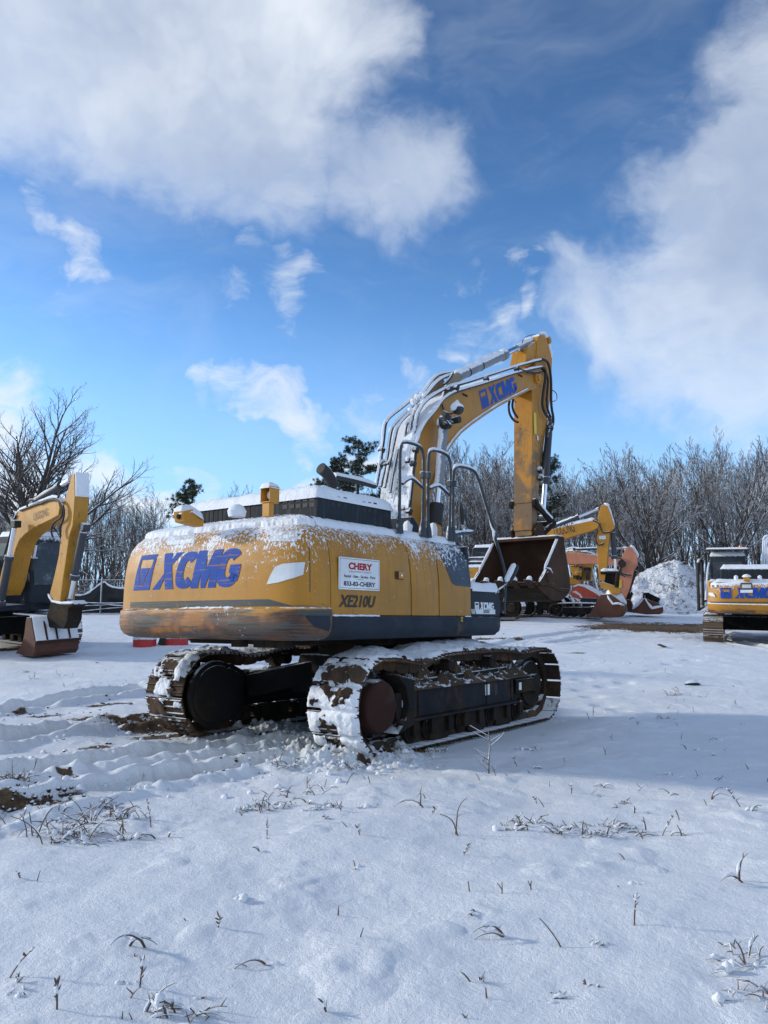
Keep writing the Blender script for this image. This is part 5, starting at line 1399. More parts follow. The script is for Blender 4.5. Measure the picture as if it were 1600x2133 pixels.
# --- machine beyond the raised bucket
FB = Frame(3.6, 30.7, R(112), SLOPE * .6)
eb = empty('excavator', FB.loc, FB.rz, FB.tilt, 'yellow excavator beyond the raised bucket, its boom lettered along the side and rusty bucket down', 'excavator')
simple_tracks(eb, 1.0); simple_upper(eb, 1.0); simple_cab(eb, 1.0, z1=2.75)
bmB = tprism('boom', 'yellow', eb, FB, c6, [(1040, 240), (1015, 228), (860, 262), (700, 297), (560, 335), (420, 400), (300, 520), (220, 690), (300, 740), (370, 620), (480, 490), (600, 425), (700, 398), (800, 370), (900, 337), (1000, 310), (1036, 290), (1048, 262)], .2, -.2, .2)
text_between('lettering', 'LIUGONG', 'letgrey', bmB, fp(FB, c6, 715, 352, .21), fp(FB, c6, 866, 318, .21), .36, .006, .0)
sb = MB(); snow_strip(sb, [fp(FB, c6, *p, 0) for p in ((600, 322), (700, 294), (860, 258), (1015, 224))], .09, .5); sb.build('snow_strip', 'snow', bmB)
stB = tprism('stick', 'yellow', eb, FB, c6, [(1060, 125), (1080, 112), (1110, 122), (1135, 190), (1148, 232), (1166, 292), (1130, 322), (1122, 400), (1115, 480), (1105, 585), (1090, 690), (1048, 690), (1040, 600), (1030, 440), (1030, 300), (1050, 260), (1035, 215), (1045, 180)], .16, -.16, .16)
sb = MB(); snow_strip(sb, [fp(FB, c6, *p, 0) for p in ((1080, 108), (1112, 120), (1150, 222), (1165, 285))], .08, .6); sb.build('snow_strip', 'snow', stB)
q = fp(FB, c6, 1072, 362, .172); b = MB(); b.box(q, (.24, .004, .13)); b.build('warning_sticker', 'sticker', stB)
cylinder('arm_cylinder', eb, fp(FB, c6, 660, 300, 0), fp(FB, c6, 1062, 138, 0), (fp(FB, c6, 660, 300, 0) - fp(FB, c6, 895, 205, 0)).length, .085, .055, mat='cyldark')
cylinder('bucket_cylinder', eb, fp(FB, c6, 1152, 300, 0), fp(FB, c6, 1170, 622, 0), (fp(FB, c6, 1152, 300, 0) - fp(FB, c6, 1165, 525, 0)).length, .09, .055, mat='cyldark', snow=False)
b = MB(); b.tube([fp(FB, c6, 1060, 628, .2), fp(FB, c6, 1195, 628, .2)], .06, 10); b.tube([fp(FB, c6, 1190, 628, .2), fp(FB, c6, 1180, 740, .2)], .08, 10); lk = b.build('bucket_link', 'steel', eb)
sb = MB(); snow_strip(sb, [fp(FB, c6, 1060, 620, .2), fp(FB, c6, 1195, 620, .2)], .07, 1.0); sb.build('snow_strip', 'snow', lk)
tprism('bucket_link', 'steel', eb, FB, c6, [(1080, 640), (1185, 640), (1190, 740), (1090, 710)], .1, -.16, .16)
tprism('coupler', 'yellow2', eb, FB, c6, [(1045, 700), (1060, 740), (1120, 760), (1140, 790), (1190, 795), (1218, 775), (1205, 745), (1150, 722), (1080, 700)], .22, -.2, .22)
bkB = tprism('bucket', 'bucketrust', eb, FB, c6, [(1060, 795), (1100, 792), (1135, 790), (1205, 840), (1240, 880), (1245, 920), (1212, 965), (1100, 968), (990, 965), (935, 958), (975, 945), (1010, 880), (1040, 825)], .5, -.5, .5)
sb = MB(); snow_strip(sb, [fp(FB, c6, *p, .5) for p in ((1100, 792), (1120, 830), (1150, 872), (1195, 868), (1240, 885))], .05, 1.0); snow_strip(sb, [fp(FB, c6, *p, .0) for p in ((1100, 785), (1150, 800), (1205, 835), (1242, 878))], .2, .5); sb.build('snow_strip', 'snow', bkB)
hoseset('hydraulic_hose', 'black', eb, [([fp(FB, c6, *p, .2) for p in ps_], .028) for ps_ in ([(1000, 232), (1050, 250), (1060, 300), (1085, 330), (1130, 318)], [(1035, 300), (1020, 380), (1040, 425), (1085, 405)])], snow=False)
# roof rails and stowed tubes of that machine, seen past the tool box
hoseset('roof_rail', 'rail', eb, [([FB.P(*c6(*p), .9) for p in ps_], .045) for ps_ in ([(60, 522), (205, 520)], [(60, 552), (200, 552)], [(70, 575), (165, 612)], [(70, 600), (150, 625)])], snowamt=1.2)
tprism('deck_box', 'black', eb, FB, c6, [(60, 530), (210, 530), (180, 600), (140, 640), (60, 640)], .6, .3, .9)

# --- faded orange machine
FC = Frame(5.5, 32.6, R(112), SLOPE * .4)
ec = empty('excavator', FC.loc, FC.rz, FC.tilt, 'faded salmon orange excavator with peaked stick head, parked between yellow machine and snow heap', 'excavator')
simple_tracks(ec, 1.0); simple_upper(ec, 1.0, 'pink', 'pink'); 
tprism('boom', 'pink', ec, FC, c6, [(790, 478), (900, 478), (1190, 518), (1240, 540), (1232, 600), (1190, 578), (1000, 562), (790, 566), (640, 600), (520, 700), (430, 700), (560, 530)], .2, -.2, .2)
stC = tprism('stick', 'pink', ec, FC, c6, [(1228, 490), (1255, 440), (1280, 428), (1302, 450), (1335, 510), (1332, 582), (1312, 612), (1292, 700), (1266, 790), (1240, 850), (1205, 845), (1190, 800), (1185, 700), (1200, 600), (1212, 540)], .18, -.18, .18)
sb = MB(); snow_strip(sb, [fp(FC, c6, *p, 0) for p in ((1280, 424), (1302, 446), (1338, 505), (1334, 575))], .10, .6); sb.build('snow_strip', 'snow', stC)
q = fp(FC, c6, 1207, 712, .19); b = MB(); b.box(q, (.12, .004, .3)); b.build('warning_sticker', 'yelsticker', stC)
cylinder('arm_cylinder', ec, fp(FC, c6, 860, 452, 0), fp(FC, c6, 1268, 442, 0), (fp(FC, c6, 860, 452, 0) - fp(FC, c6, 1080, 448, 0)).length, .055, .04, mat='cyldark')
cylinder('bucket_cylinder', ec, fp(FC, c6, 1330, 590, 0), fp(FC, c6, 1240, 850, 0), 1.6, .085, .055, mat='black', snow=False)
b = MB(); b.cyl(fp(FC, c6, 1222, 560, .2), (0, 1, 0), .15, .2, 18); b.build('pivot_boss', 'black', ec)
hoseset('hydraulic_hose', 'black', ec, [([fp(FC, c6, *p, .22) for p in ps_], .026) for ps_ in ([(1150, 530), (1200, 510), (1225, 530), (1220, 570)], [(1215, 560), (1205, 620), (1240, 640), (1290, 645)], [(1210, 580), (1215, 640), (1250, 660)], [(1190, 590), (1205, 640), (1230, 650)])], snow=False)
bkC = tprism('bucket', 'bucket', ec, FC, c6, [(1190, 850), (1230, 835), (1275, 830), (1295, 870), (1290, 915), (1240, 925), (1195, 925)], .3, -.3, .3)
tprism('coupler', 'steel', ec, FC, c6, [(1205, 845), (1245, 845), (1290, 770), (1300, 790), (1275, 850), (1260, 880), (1210, 880)], .2, -.2, .2)

# --- older yellow machine with open gear, and the low orange-red one in front of it
FD = Frame(7.1, 36.2, R(112), 0)
ed = empty('drilling_rig', FD.loc, FD.rz, 0, 'old yellow machine with exposed pumps, valves and hoses on a short mast, between the excavators', 'drilling rig')
simple_tracks(ed, .8)
b = MB(); b.box((-.2, 0, .95), (2.4, 1.7, .5)); b.build('deck_frame', 'steel', ed, bevel=.03)
mast = tprism('mast', 'yellow2', ed, FD, c6, [(905, 480), (950, 472), (1000, 520), (995, 600), (985, 690), (905, 690), (915, 600)], .2, -.2, .2)
for i, (x, y, a, c_, mt) in enumerate(((868, 480, .46, .18, 'yellow2'), (860, 520, .34, .30, 'yellow2'), (880, 560, .30, .30, 'yellow2'), (868, 600, .40, .30, 'yellow2'), (885, 640, .42, .26, 'yellow2'), (860, 690, .5, .34, 'yellow2'), (850, 540, .16, .4, 'black'), (890, 660, .14, .36, 'black'), (878, 585, .5, .07, 'black'), (885, 665, .36, .20, 'grey'), (960, 600, .3, .12, 'disc'), (965, 640, .14, .5, 'black'))):
    q = fp(FD, c6, x, y, .25); b = MB(); b.box(q, (a, .5, c_)); 
    if i % 2 == 0: b.cyl(q + Vector((0, -.28, 0)), (0, 1, 0), min(a, c_) * .32, .12, 14)
    o = b.build('pump_housing' if mt == 'yellow2' else 'valve_block', mt, ed, bevel=.02)
hoseset('hydraulic_hose', 'hose', ed, [([fp(FD, c6, *p, v) for p in ps_], .035) for v, ps_ in ((.1, [(800, 455), (830, 440), (900, 442), (950, 460)]), (.3, [(795, 470), (850, 452), (920, 456), (960, 470)]), (.2, [(840, 470), (900, 462), (1000, 480), (1020, 500)]), (.2, [(850, 500), (840, 560), (850, 620)]), (.3, [(900, 500), (895, 560), (905, 640)]), (.3, [(870, 480), (872, 560), (860, 640)]), (.3, [(1000, 600), (1020, 700), (1040, 760)]))])
cylinder('ram', ed, fp(FD, c6, 955, 520, .3), fp(FD, c6, 1145, 528, .3), (fp(FD, c6, 955, 520, .3) - fp(FD, c6, 1120, 527, .3)).length, .09, .05, mat='cyldark')
lumpy = MB()
for x, y in ((860, 468), (900, 470), (940, 474), (870, 505)): q = fp(FD, c6, x, y, .2); lumpy.box(q + Vector((0, 0, .02)), (.34, .5, .07))
lumpy.build('snow_layer', 'snow', ed, bevel=.03)
FE = Frame(7.7, 31.0, R(118), SLOPE * .4)
ee = empty('compact_loader', FE.loc, FE.rz, FE.tilt, 'low orange-red machine with sloping snow-topped hood behind the rusty bucket', 'loader')
simple_tracks(ee, .62, L=1.3)
rb_ = tprism('hood', 'red', ee, FE, c6, [(830, 780), (850, 735), (890, 722), (940, 735), (1000, 770), (1045, 800), (1020, 825), (915, 818), (900, 830), (840, 815)], .5, -.5, .5, .03)
st_ = traced(FE, c6, [(850, 728), (890, 714), (940, 727), (1000, 762), (1048, 794)], .5)
mb, _ = edge_strip(st_, -.5, .48, .07, 1); mb.build('snow_layer', 'snow', rb_)
tprism('stripe', 'letwhite', ee, FE, c6, [(840, 775), (870, 765), (905, 790), (925, 820), (910, 822), (895, 800), (865, 782)], .505, .5, .515, 0)
tprism('end_box', 'grey', ee, FE, c6, [(910, 818), (1035, 822), (1030, 850), (985, 880), (925, 885), (908, 840)], .52, -.5, .5)

# --- machine at the edge of the picture, seen from behind with its cab door open
s5 = .87
FG = Frame(10.75, 23.4, R(24), SLOPE)
eg = empty('excavator', FG.loc, FG.rz, SLOPE, 'yellow excavator with open cab door seen squarely from behind, beside the snow heap', 'excavator')
simple_tracks(eg, s5, g=1.16)
M['cwG'] = paint('far_counterweight_paint', YEL, .42, rust=(.86, 1.25, .24), specks=(1.25, 1.75, .14), snow=.55, scratch=.2, streak=.2)
cwG, hdG = simple_upper(eg, s5, 'yellow', 'cwG', tail=-2.55, hoodz=2.42, hw=1.3)
cabG = simple_cab(eg, s5, z1=2.85, v0=-1.25, v1=-.15, u0=-.5)
for u, v, w_, h_, z_ in ((-2.36 * s5, -.95 * s5, .22, .13, 1.72 * s5),): pass
tailu = -2.55 * s5
def cg(x, y):       # rear face
    d = FG.I.to_3x3() @ ray(*c8(x, y)); o = FG.I @ Vector((0, 0, EYE)); t = (tailu + .03 - o.x) / d.x; return o + d * t
def rearpoly(name, mat, vf, fn): return lay(name, mat, cwG, vf, fn, .06)
A = cg(1105, 832); Bq = cg(1600, 832); H_ = (cg(1105, 722) - A).z
ux = (Bq - A).normalized(); px_m = (Bq - A).length / (1600 - 1105)
def rearfn(x, y, off=.012):
    p = A + ux * x + Vector((0, 0, y)); v = -p.y; e = abs(v / (1.3 * s5)); zz = (p.z)
    base = -2.55 * s5 + .28 * s5 * e ** 5 + .05 * s5 * e * e
    d = np.interp(zz, [.98 * s5, 1.01 * s5, 1.08 * s5, 1.28 * s5, 1.31 * s5, 1.78 * s5, 1.92 * s5, 2.0 * s5], [.10 * s5, .03 * s5, 0, 0, .03 * s5, .06 * s5, .12 * s5, .26 * s5])
    return Vector((base + float(d) - off, p.y * (1 - 0), p.z))
fv, ff = logo_mark('frame', 0); mw = 115 * px_m
lay('logo_mark', 'blueclean', cwG, ([(x * mw, y * H_) for x, y in fv], ff), rearfn, .06)
fv, ff = logo_mark('wedge', 0); lay('logo_mark', 'blueclean', cwG, ([(x * mw, y * H_) for x, y in fv], ff), rearfn, .06)
V1, F1 = logo_letters(.2); x0, x1, _, _ = bbox2(V1); lsc = (1605 - 1250) * px_m / (x1 - x0) * 1.12
lay('logo_lettering', 'blueclean', cwG, ([((x - x0) * lsc + 148 * px_m, y * H_) for x, y in V1], F1), rearfn, .06)
def rrect(name, mat, xa, ya, xb, yb, off): lay(name, mat, cwG, poly2([((xa - 1105) * px_m, (832 - yb) * px_m), ((xb - 1105) * px_m, (832 - yb) * px_m), ((xb - 1105) * px_m, (832 - ya) * px_m), ((xa - 1105) * px_m, (832 - ya) * px_m)]), lambda x, y: rearfn(x, y, off), .06)
rrect('plate', 'stripe', 1320, 655, 1440, 735, .02); rrect('plate_label', 'foil', 1335, 675, 1430, 715, .024); rrect('plate_label', 'signwhite', 1316, 735, 1445, 768, .024)
rrect('sticker', 'signwhite', 1003, 668, 1065, 706, .016); rrect('sticker', 'letgrey', 1012, 682, 1040, 700, .020)
lay('reflective_sticker', 'signwhite', cwG, poly2([((x - 1105) * px_m, (832 - y) * px_m) for x, y in ((978, 768), (1020, 770), (1042, 795), (1048, 818), (1000, 808), (975, 795))]), lambda x, y: rearfn(x, y, .016), .05)
lay('stripe', 'stripe', cwG, poly2([((x - 1105) * px_m, (832 - y) * px_m) for x, y in ((985, 872), (1640, 872), (1640, 884), (985, 884))]), lambda x, y: rearfn(x, y, .014), .06)
q = cg(1378, 630); b = MB(); b.box(q + Vector((.16, 0, -.0)), (.2, .16, .11)); o = b.build('camera_housing', 'yellow', eg, bevel=.01); b = MB(); b.tube([q + Vector((.16, 0, .05)), q + Vector((.16, 0, .10)), q + Vector((.16, 0, .13))], [.12, .09, .02], 12); b.build('snow_cap', 'snow', o)
for x in (1267, 1517): q = cg(x, 612); b = MB(); b.tube([q + Vector((.3, 0, -.08)), q + Vector((.3, 0, .02)), q + Vector((.3, 0, .05))], [.06, .055, .02], 10); b.build('filler_cap', 'snow', eg)
# cab roof rack, beacon
rz_ = 2.85 * s5 + .14
b = MB(); b.box((-.1, .70 * s5, rz_), (1.0, 1.35 * s5, .035))
for yy in (.1, 1.25): b.box((-.5, yy * s5, rz_ - .08), (.04, .04, .16))
rk = b.build('roof_guard', 'black', eg, bevel=.006); snow_cap('snow_cap', rk, [(-.6, -1.37 * s5), (.4, -1.37 * s5), (.4, -.03 * s5), (-.6, -.03 * s5)], rz_ + .01, .05, .04, seed=41)
b = MB(); b.tube([(-.5, .28 * s5, rz_ + .0), (-.5, .28 * s5, rz_ + .05), (-.5, .28 * s5, rz_ + .10), (-.5, .28 * s5, rz_ + .12)], [.06, .06, .05, .02], 14); b.build('beacon', 'amber', eg)
# open door: frame of bent tube with glass, hinged behind the cab
dv = -1.62 * s5
fr_ = [(-.62, 1.0), (-.66, 2.45), (-.50, 2.66), (.10, 2.68), (.16, 2.5), (.16, 1.05)]
b = MB(); pp = smooth_path([Vector((u * s5, -dv - (u + .6) * .12, z * s5)) for u, z in fr_], 2); b.tube(pp, .045, 8); b.tube([pp[0], pp[-1]], .045, 8); dr_ = b.build('cab_door', 'black', eg)
D = [FG.P(*c8(*p), -1.45) for p in ((1120, 452), (1000, 455), (978, 480), (962, 640), (950, 860))]
b = MB(); b.tube(smooth_path(D, 1), .05, 8); b.tube([FG.P(*c8(*p), -1.45) for p in ((1082, 460), (1068, 530), (1055, 615))], .02, 6); b.build('door_frame', 'black', dr_)
b = MB(); b.prism([FG.uz(*c8(*p), -1.45) for p in ((1110, 465), (1005, 468), (985, 600), (1100, 615))], -1.456, -1.45); b.build('door_glass', 'glass', dr_, smooth=0)
# boom and its pipes beyond the cab
b = MB(); b.prism([(.2 * s5, 1.5 * s5), (.3 * s5, 2.1 * s5), (1.0 * s5, 2.9 * s5), (1.8 * s5, 3.1 * s5), (4.4 * s5, 2.5 * s5), (4.4 * s5, 2.2 * s5), (1.9 * s5, 2.6 * s5), (1.2 * s5, 2.2 * s5), (.75 * s5, 1.5 * s5)], .42, .80); bmG = b.build('boom', 'yellow', eg, bevel=.02)
b = MB(); b.prism([(4.2 * s5, 2.8 * s5), (4.7 * s5, 2.6 * s5), (4.9 * s5, .9 * s5), (4.6 * s5, .9 * s5)], .46, .74); b.build('stick', 'yellow', eg, bevel=.02)
b = MB(); b.prism([(4.6 * s5, 1.1 * s5), (5.1 * s5, .9 * s5), (5.2 * s5, .3 * s5), (4.7 * s5, .05 * s5), (4.1 * s5, .1 * s5), (4.3 * s5, .5 * s5)], .15, 1.05); b.build('bucket', 'bucketrust', eg, bevel=.03)
def atu(F_, px, py, u):
    d = F_.I.to_3x3() @ ray(px, py); o = F_.I @ Vector((0, 0, EYE)); return o + d * ((u - o.x) / d.x)
hoseset('boom_pipe', 'hose', eg, [([atu(FG, *c8(*p), .35) for p in ps_], .026) for ps_ in ([(1600, 180), (1565, 190), (1552, 230), (1550, 370), (1535, 500)], [(1620, 200), (1580, 215), (1568, 260), (1568, 370), (1560, 500)], [(1640, 215), (1592, 235), (1582, 300), (1585, 500)], [(1640, 260), (1600, 290), (1598, 500)])], snowamt=1.3)

# --- loose bucket on the snow
gx, gy = 10.45, 31.6
FH = Frame(gx, gy, R(98), SLOPE * .5)
bh = tprism('digging_bucket', 'bucketrust', None, FH, c6, [(1292, 914), (1345, 880), (1390, 822), (1440, 840), (1500, 862), (1533, 888), (1537, 918), (1512, 945), (1400, 946), (1290, 930)], .5, -.5, .5)
bh.matrix_world = FH.M
tag(bh, 'loose rusty bucket lying on its side edge on snow in front of the snow heap', 'bucket')
sb = MB(); snow_strip(sb, [fp(FH, c6, *p, .5) for p in ((1388, 820), (1410, 860), (1445, 905), (1490, 895), (1535, 890))], .06, 1.0)
snow_strip(sb, [fp(FH, c6, *p, 0) for p in ((1390, 815), (1440, 832), (1500, 855), (1535, 885))], .2, .5); o = sb.build('snow_strip', 'snow', bh)
b = MB(); 
for v_ in (-.25, .2): b.prism(traced(FH, c6, [(1392, 825), (1398, 778), (1425, 785), (1490, 815), (1502, 862)], .2), v_, v_ + .06)
b.cyl(fp(FH, c6, 1410, 792, 0), (0, 1, 0), .07, .6, 14); b.cyl(fp(FH, c6, 1485, 830, 0), (0, 1, 0), .07, .6, 14); b.build('hanger_ear', 'steel', bh, bevel=.01)
# ------------------------------------------------------------------ ground
RUTS = [([(-260, 1600), (0, 1548), (150, 1522), (300, 1505), (430, 1500)], .28, .07, 0),
        ([(-260, 1520), (0, 1482), (150, 1458), (290, 1436)], .26, .07, 0),
        ([(-300, 1690), (0, 1622), (200, 1592), (400, 1566), (560, 1550), (700, 1548)], .28, .075, 0),
        ([(-300, 1780), (0, 1690), (150, 1660), (300, 1628), (450, 1602), (620, 1585)], .28, .055, 1),
        ([(1700, 1345), (1500, 1318), (1250, 1310), (1100, 1330), (1040, 1345)], .35, .03, 0),
        ([(1700, 1365), (1500, 1332), (1250, 1325), (1150, 1340)], .3, .03, 0)]
MUD = [(60, 1492, .20), (110, 1488, .16), (20, 1486, .16), (205, 1495, .22), (235, 1500, .34), (290, 1510, .36), (345, 1515, .34), (400, 1512, .26), (240, 1466, .16), (205, 1470, .12), (190, 1562, .12), (212, 1557, .15),
       (505, 1592, .13), (490, 1602, .11), (25, 1640, .08), (20, 1668, .12), (75, 1664, .11), (115, 1657, .10), (150, 1647, .07), (130, 1624, .05), (420, 1620, .06), (340, 1530, .22),
       (1010, 1330, .25), (1060, 1328, .3), (660, 1585, .10), (760, 1590, .08), (800, 1575, .08), (880, 1562, .1), (560, 1530, .1),
       (1275, 1308, .5), (1300, 1306, 1.2), (1335, 1305, 1.7), (1370, 1307, 1.8), (1410, 1309, 1.5), (1445, 1311, .8), (1200, 1360, .2), (20, 1352, .5), (60, 1345, .4)]
def resamp2(pts, step=.04):
    P = np.array(pts, float); d = np.r_[0, np.cumsum(np.hypot(*np.diff(P, axis=0).T))]; n = int(d[-1] / step) + 2
    # round corners
    s = np.linspace(0, d[-1], n); x = np.interp(s, d, P[:, 0]); y = np.interp(s, d, P[:, 1])
    k = max(3, int(.6 / step)) | 1; ker = np.ones(k) / k; pad = k // 2
    x = np.convolve(np.pad(x, pad, 'edge'), ker, 'valid'); y = np.convolve(np.pad(y, pad, 'edge'), ker, 'valid'); return x, y, s
def machine_local(x, y):
    dx = x + .148; dy = y - 9.795; s_, c_ = sin(.635), cos(.635); return dx * s_ + dy * c_, dx * c_ - dy * s_
def surf(x, y):
    """snow surface with its hummocks, ruts and mud; returns z, mud, packed"""
    z0 = base_h(x, y); r = np.hypot(x, y)
    mu, mv = machine_local(x, y)
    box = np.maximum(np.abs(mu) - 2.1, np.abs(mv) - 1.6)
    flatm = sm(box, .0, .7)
    near = 1 - .45 * sm(r, 6, 20)
    hum = .080 * fbm(x, y, .8, 3, .5) + .030 * fbm(x + 40, y, 2.1, 3, .5) + .007 * fbm(x, y + 9, 9.5, 3, .6)
    # soft pillow bumps where plants lie under the snow
    pil = np.clip(fbm(x + 7, y + 3, 2.9, 3, .5) - .20, 0, 1) * .06
    z = z0 + (hum + pil) * near * (.25 + .75 * flatm) - .02 * (1 - flatm)
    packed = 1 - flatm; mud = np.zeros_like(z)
    wob = .035 * fbm(x, y, 3, 3)
    for pts, w_, dep, cle in RUTS:
        P = [ground_pt(*p) for p in pts]; rx, ry, rs = resamp2(P)
        bb = (x > rx.min() - 1) & (x < rx.max() + 1) & (y > ry.min() - 1) & (y < ry.max() + 1)
        ii = np.nonzero(bb.ravel())[0]
        if not len(ii): continue
        X = x.ravel()[ii]; Y = y.ravel()[ii]; D = np.full(len(ii), 9.); Ss = np.zeros(len(ii)); st_ = 3
        for a in range(0, len(rx), st_):
            d_ = np.hypot(X - rx[a], Y - ry[a]); m_ = d_ < D; D[m_] = d_[m_]; Ss[m_] = rs[a]
        D = D + wob.ravel()[ii] * .8
        inn = 1 - sm(D, w_ * .85, w_ * 1.1); berm = np.exp(-((D - w_ * 1.25) / .09) ** 2) * (1 + 1.2 * fbm(X, Y, 5, 3))
        zz_ = -dep * inn + dep * .95 * np.clip(berm, 0, 2)
        zz_ += inn * .011 * np.tanh(3 * np.sin(Ss * 2 * pi / .16 + D * 1.0)) * (1.0 if cle else .12) - inn * .02 * np.exp(-((D - w_ * .62) / .04) ** 2)
        zz_ += inn * .015 * fbm(X, Y, 9, 3)
        fz = z.ravel(); fz[ii] += zz_; z = fz.reshape(z.shape)
        fp_ = packed.ravel(); fp_[ii] = np.maximum(fp_[ii], inn * .8); packed = fp_.reshape(z.shape)
    for px, py, rr in MUD:
        gx_, gy_ = ground_pt(px, py); asp = .55 if gy_ > 15 else .5
        # mud shows as long smears along the direction of travel
        dx, dy = x - gx_, y - gy_; a_ = .35; u_ = dx * cos(a_) + dy * sin(a_); v_ = -dx * sin(a_) + dy * cos(a_)
        q = np.sqrt((u_ / (rr * 1.6)) ** 2 + (v_ / (rr * .9)) ** 2)
        mud = np.maximum(mud, np.clip(1.05 - q * .55, 0, 1) * (q < 2.2))
    mud = np.where(mud > 0, mud + .28 * fbm(x + 3, y, 3.5, 4, .6) - .02, 0)
    # churned snow clods behind the crawler
    for px, py, rr, am in ((700, 1585, .55, .10), (780, 1575, .45, .10), (620, 1560, .4, .07), (560, 1520, .45, .09), (500, 1515, .35, .08), (640, 1500, .4, .08), (830, 1560, .3, .05), (420, 1530, .3, .05), (1170, 1500, .3, .03)):
        gx_, gy_ = ground_pt(px, py); q = np.hypot(x - gx_, y - gy_) / rr; k = np.exp(-q * q)
        z = z + am * k * (.45 + 1.5 * np.clip(fbm(x * 1.0, y, 7.0, 4, .65) + .1, -.2, 1))
    # footprints
    for px, py in ((1215, 1438), (1235, 1455), (1262, 1428), (1300, 1420), (1330, 1408), (1255, 1470), (1210, 1415), (1360, 1398), (1400, 1385), (1290, 1478), (1180, 1395), (1440, 1375)):
        gx_, gy_ = ground_pt(px, py); q = np.hypot((x - gx_) / .16, (y - gy_) / .12); z = z - .06 * np.exp(-q ** 3)
    z = z - .035 * np.clip(mud - .35, 0, 1) + .02 * np.clip(mud - .4, 0, 1) * fbm(x, y, 12, 4, .7)
    return z, mud, packed
rr = np.concatenate([[.02, .6, 1.2, 1.8], np.geomspace(2.2, 42, 900), np.geomspace(43, 1500, 90)])
th = np.concatenate([np.radians(np.linspace(-30, 30, 1000)), np.radians(np.linspace(30.6, 329.4, 130))])
RR, TH = np.meshgrid(rr, th, indexing='ij'); GX = RR * np.sin(TH); GY = RR * np.cos(TH)
Zg, MD, PK = surf(GX, GY)
nr_, nt_2 = RR.shape; idx = np.arange(nr_ * nt_2).reshape(nr_, nt_2); idw = np.concatenate([idx, idx[:, :1]], 1)
F = np.stack([idw[:-1, :-1], idw[:-1, 1:], idw[1:, 1:], idw[1:, :-1]], -1).reshape(-1, 4)[:, ::-1]
gr = npmesh('ground', np.stack([GX, GY, Zg], -1).reshape(-1, 3), F, 'ground')
gr['kind'] = 'structure'
for nm, arr in (('mud', MD), ('packed', PK)):
    at = gr.data.attributes.new(nm, 'FLOAT', 'POINT'); at.data.foreach_set('value', arr.astype(np.float32).ravel())
if gr.data.polygons[5000].normal.z < 0: gr.data.flip_normals()
def gz(x, y):
    """height of the built snow surface"""
    r_ = math.hypot(x, y); t_ = math.atan2(x, y) % (2 * pi)
    if t_ > th[-1] - 1e-9: t_ -= 2 * pi
    i = int(np.clip(np.searchsorted(rr, r_) - 1, 0, len(rr) - 2)); j = int(np.clip(np.searchsorted(th, t_) - 1, 0, len(th) - 2))
    a = (r_ - rr[i]) / (rr[i + 1] - rr[i]); b_ = float(np.clip((t_ - th[j]) / (th[j + 1] - th[j]), 0, 1))
    return float((Zg[i, j] * (1 - b_) + Zg[i, j + 1] * b_) * (1 - a) + (Zg[i + 1, j] * (1 - b_) + Zg[i + 1, j + 1] * b_) * a)

# ------------------------------------------------------------------ trees
def rnd(a, b): return random.uniform(a, b)
def grow(mb_list, p, d, length, r, level, maxl, spec):
    """one branch with its children; mb_list = [trunk builder, crown builder]"""
    n = [7, 6, 5, 4, 3, 3][level]; pts = [p.copy()]; dirs = [d.copy()]; seg = length / n
    dd = d.copy()
    wob = spec['wob'] * (1 + .5 * level)
    for i in range(n):
        dd = (dd + Vector((rnd(-1, 1), rnd(-1, 1), rnd(-.6, 1))) * wob * .35 + Vector((0, 0, spec['up'] * (.12 if level else .05)))).normalized()
        pts.append(pts[-1] + dd * seg); dirs.append(dd.copy())
    tip = r * (.35 if level == 0 else .25)
    rs = [r + (tip - r) * (i / n) for i in range(n + 1)]
    rs = [max(x, spec['minr']) for x in rs]
    if level == 0: rs[0] *= 1.35
    mb_list[0 if level <= spec.get('trunk_levels', 0) else 1].tube(pts, rs, [8, 6, 4, 3, 3, 3][level], cap=False)
    if level >= maxl: return
    k = spec['kids'][level]; k = max(1, int(k * rnd(.8, 1.2)))
    lo = spec['start'] if level == 0 else .18
    for j in range(k):
        t = lo + (1 - lo) * ((j + rnd(.1, .9)) / k); i = min(n - 1, int(t * n)); f = t * n - i
        q = pts[i].lerp(pts[i + 1], f); base = dirs[min(i + 1, n)]
        az = rnd(0, 2 * pi); side = Vector((cos(az), sin(az), 0)); side = (side - base * side.dot(base))
        if side.length < .1: continue
        side.normalize(); an = R(spec['ang'][level] * rnd(.75, 1.25)) * (1.0 - .35 * t)
        nd = (base * cos(an) + side * sin(an)).normalized()
        ln = length * spec['ratio'][level] * (1.05 - .30 * t if level == 0 else 1.05 - .42 * t) * rnd(.82, 1.15)
        rr_ = rs[i] * spec['rr'] * (1 if level else .72)
        grow(mb_list, q, nd, ln, rr_, level + 1, maxl, spec)
def tree_proto(seed, H, spec, maxl=3):
    random.seed(seed); t, c = MB(), MB(); grow([t, c], Vector((0, 0, -.2)), Vector((rnd(-.05, .05), rnd(-.05, .05), 1)).normalized(), H, spec['r'], 0, maxl, spec)
    return t, c
def mesh_of(mb, name, mat):
    o = mb.build(name, mat, None, smooth=0); me = o.data; bpy.data.objects.remove(o); me.polygons.foreach_set('use_smooth', [True] * len(me.polygons)); return me
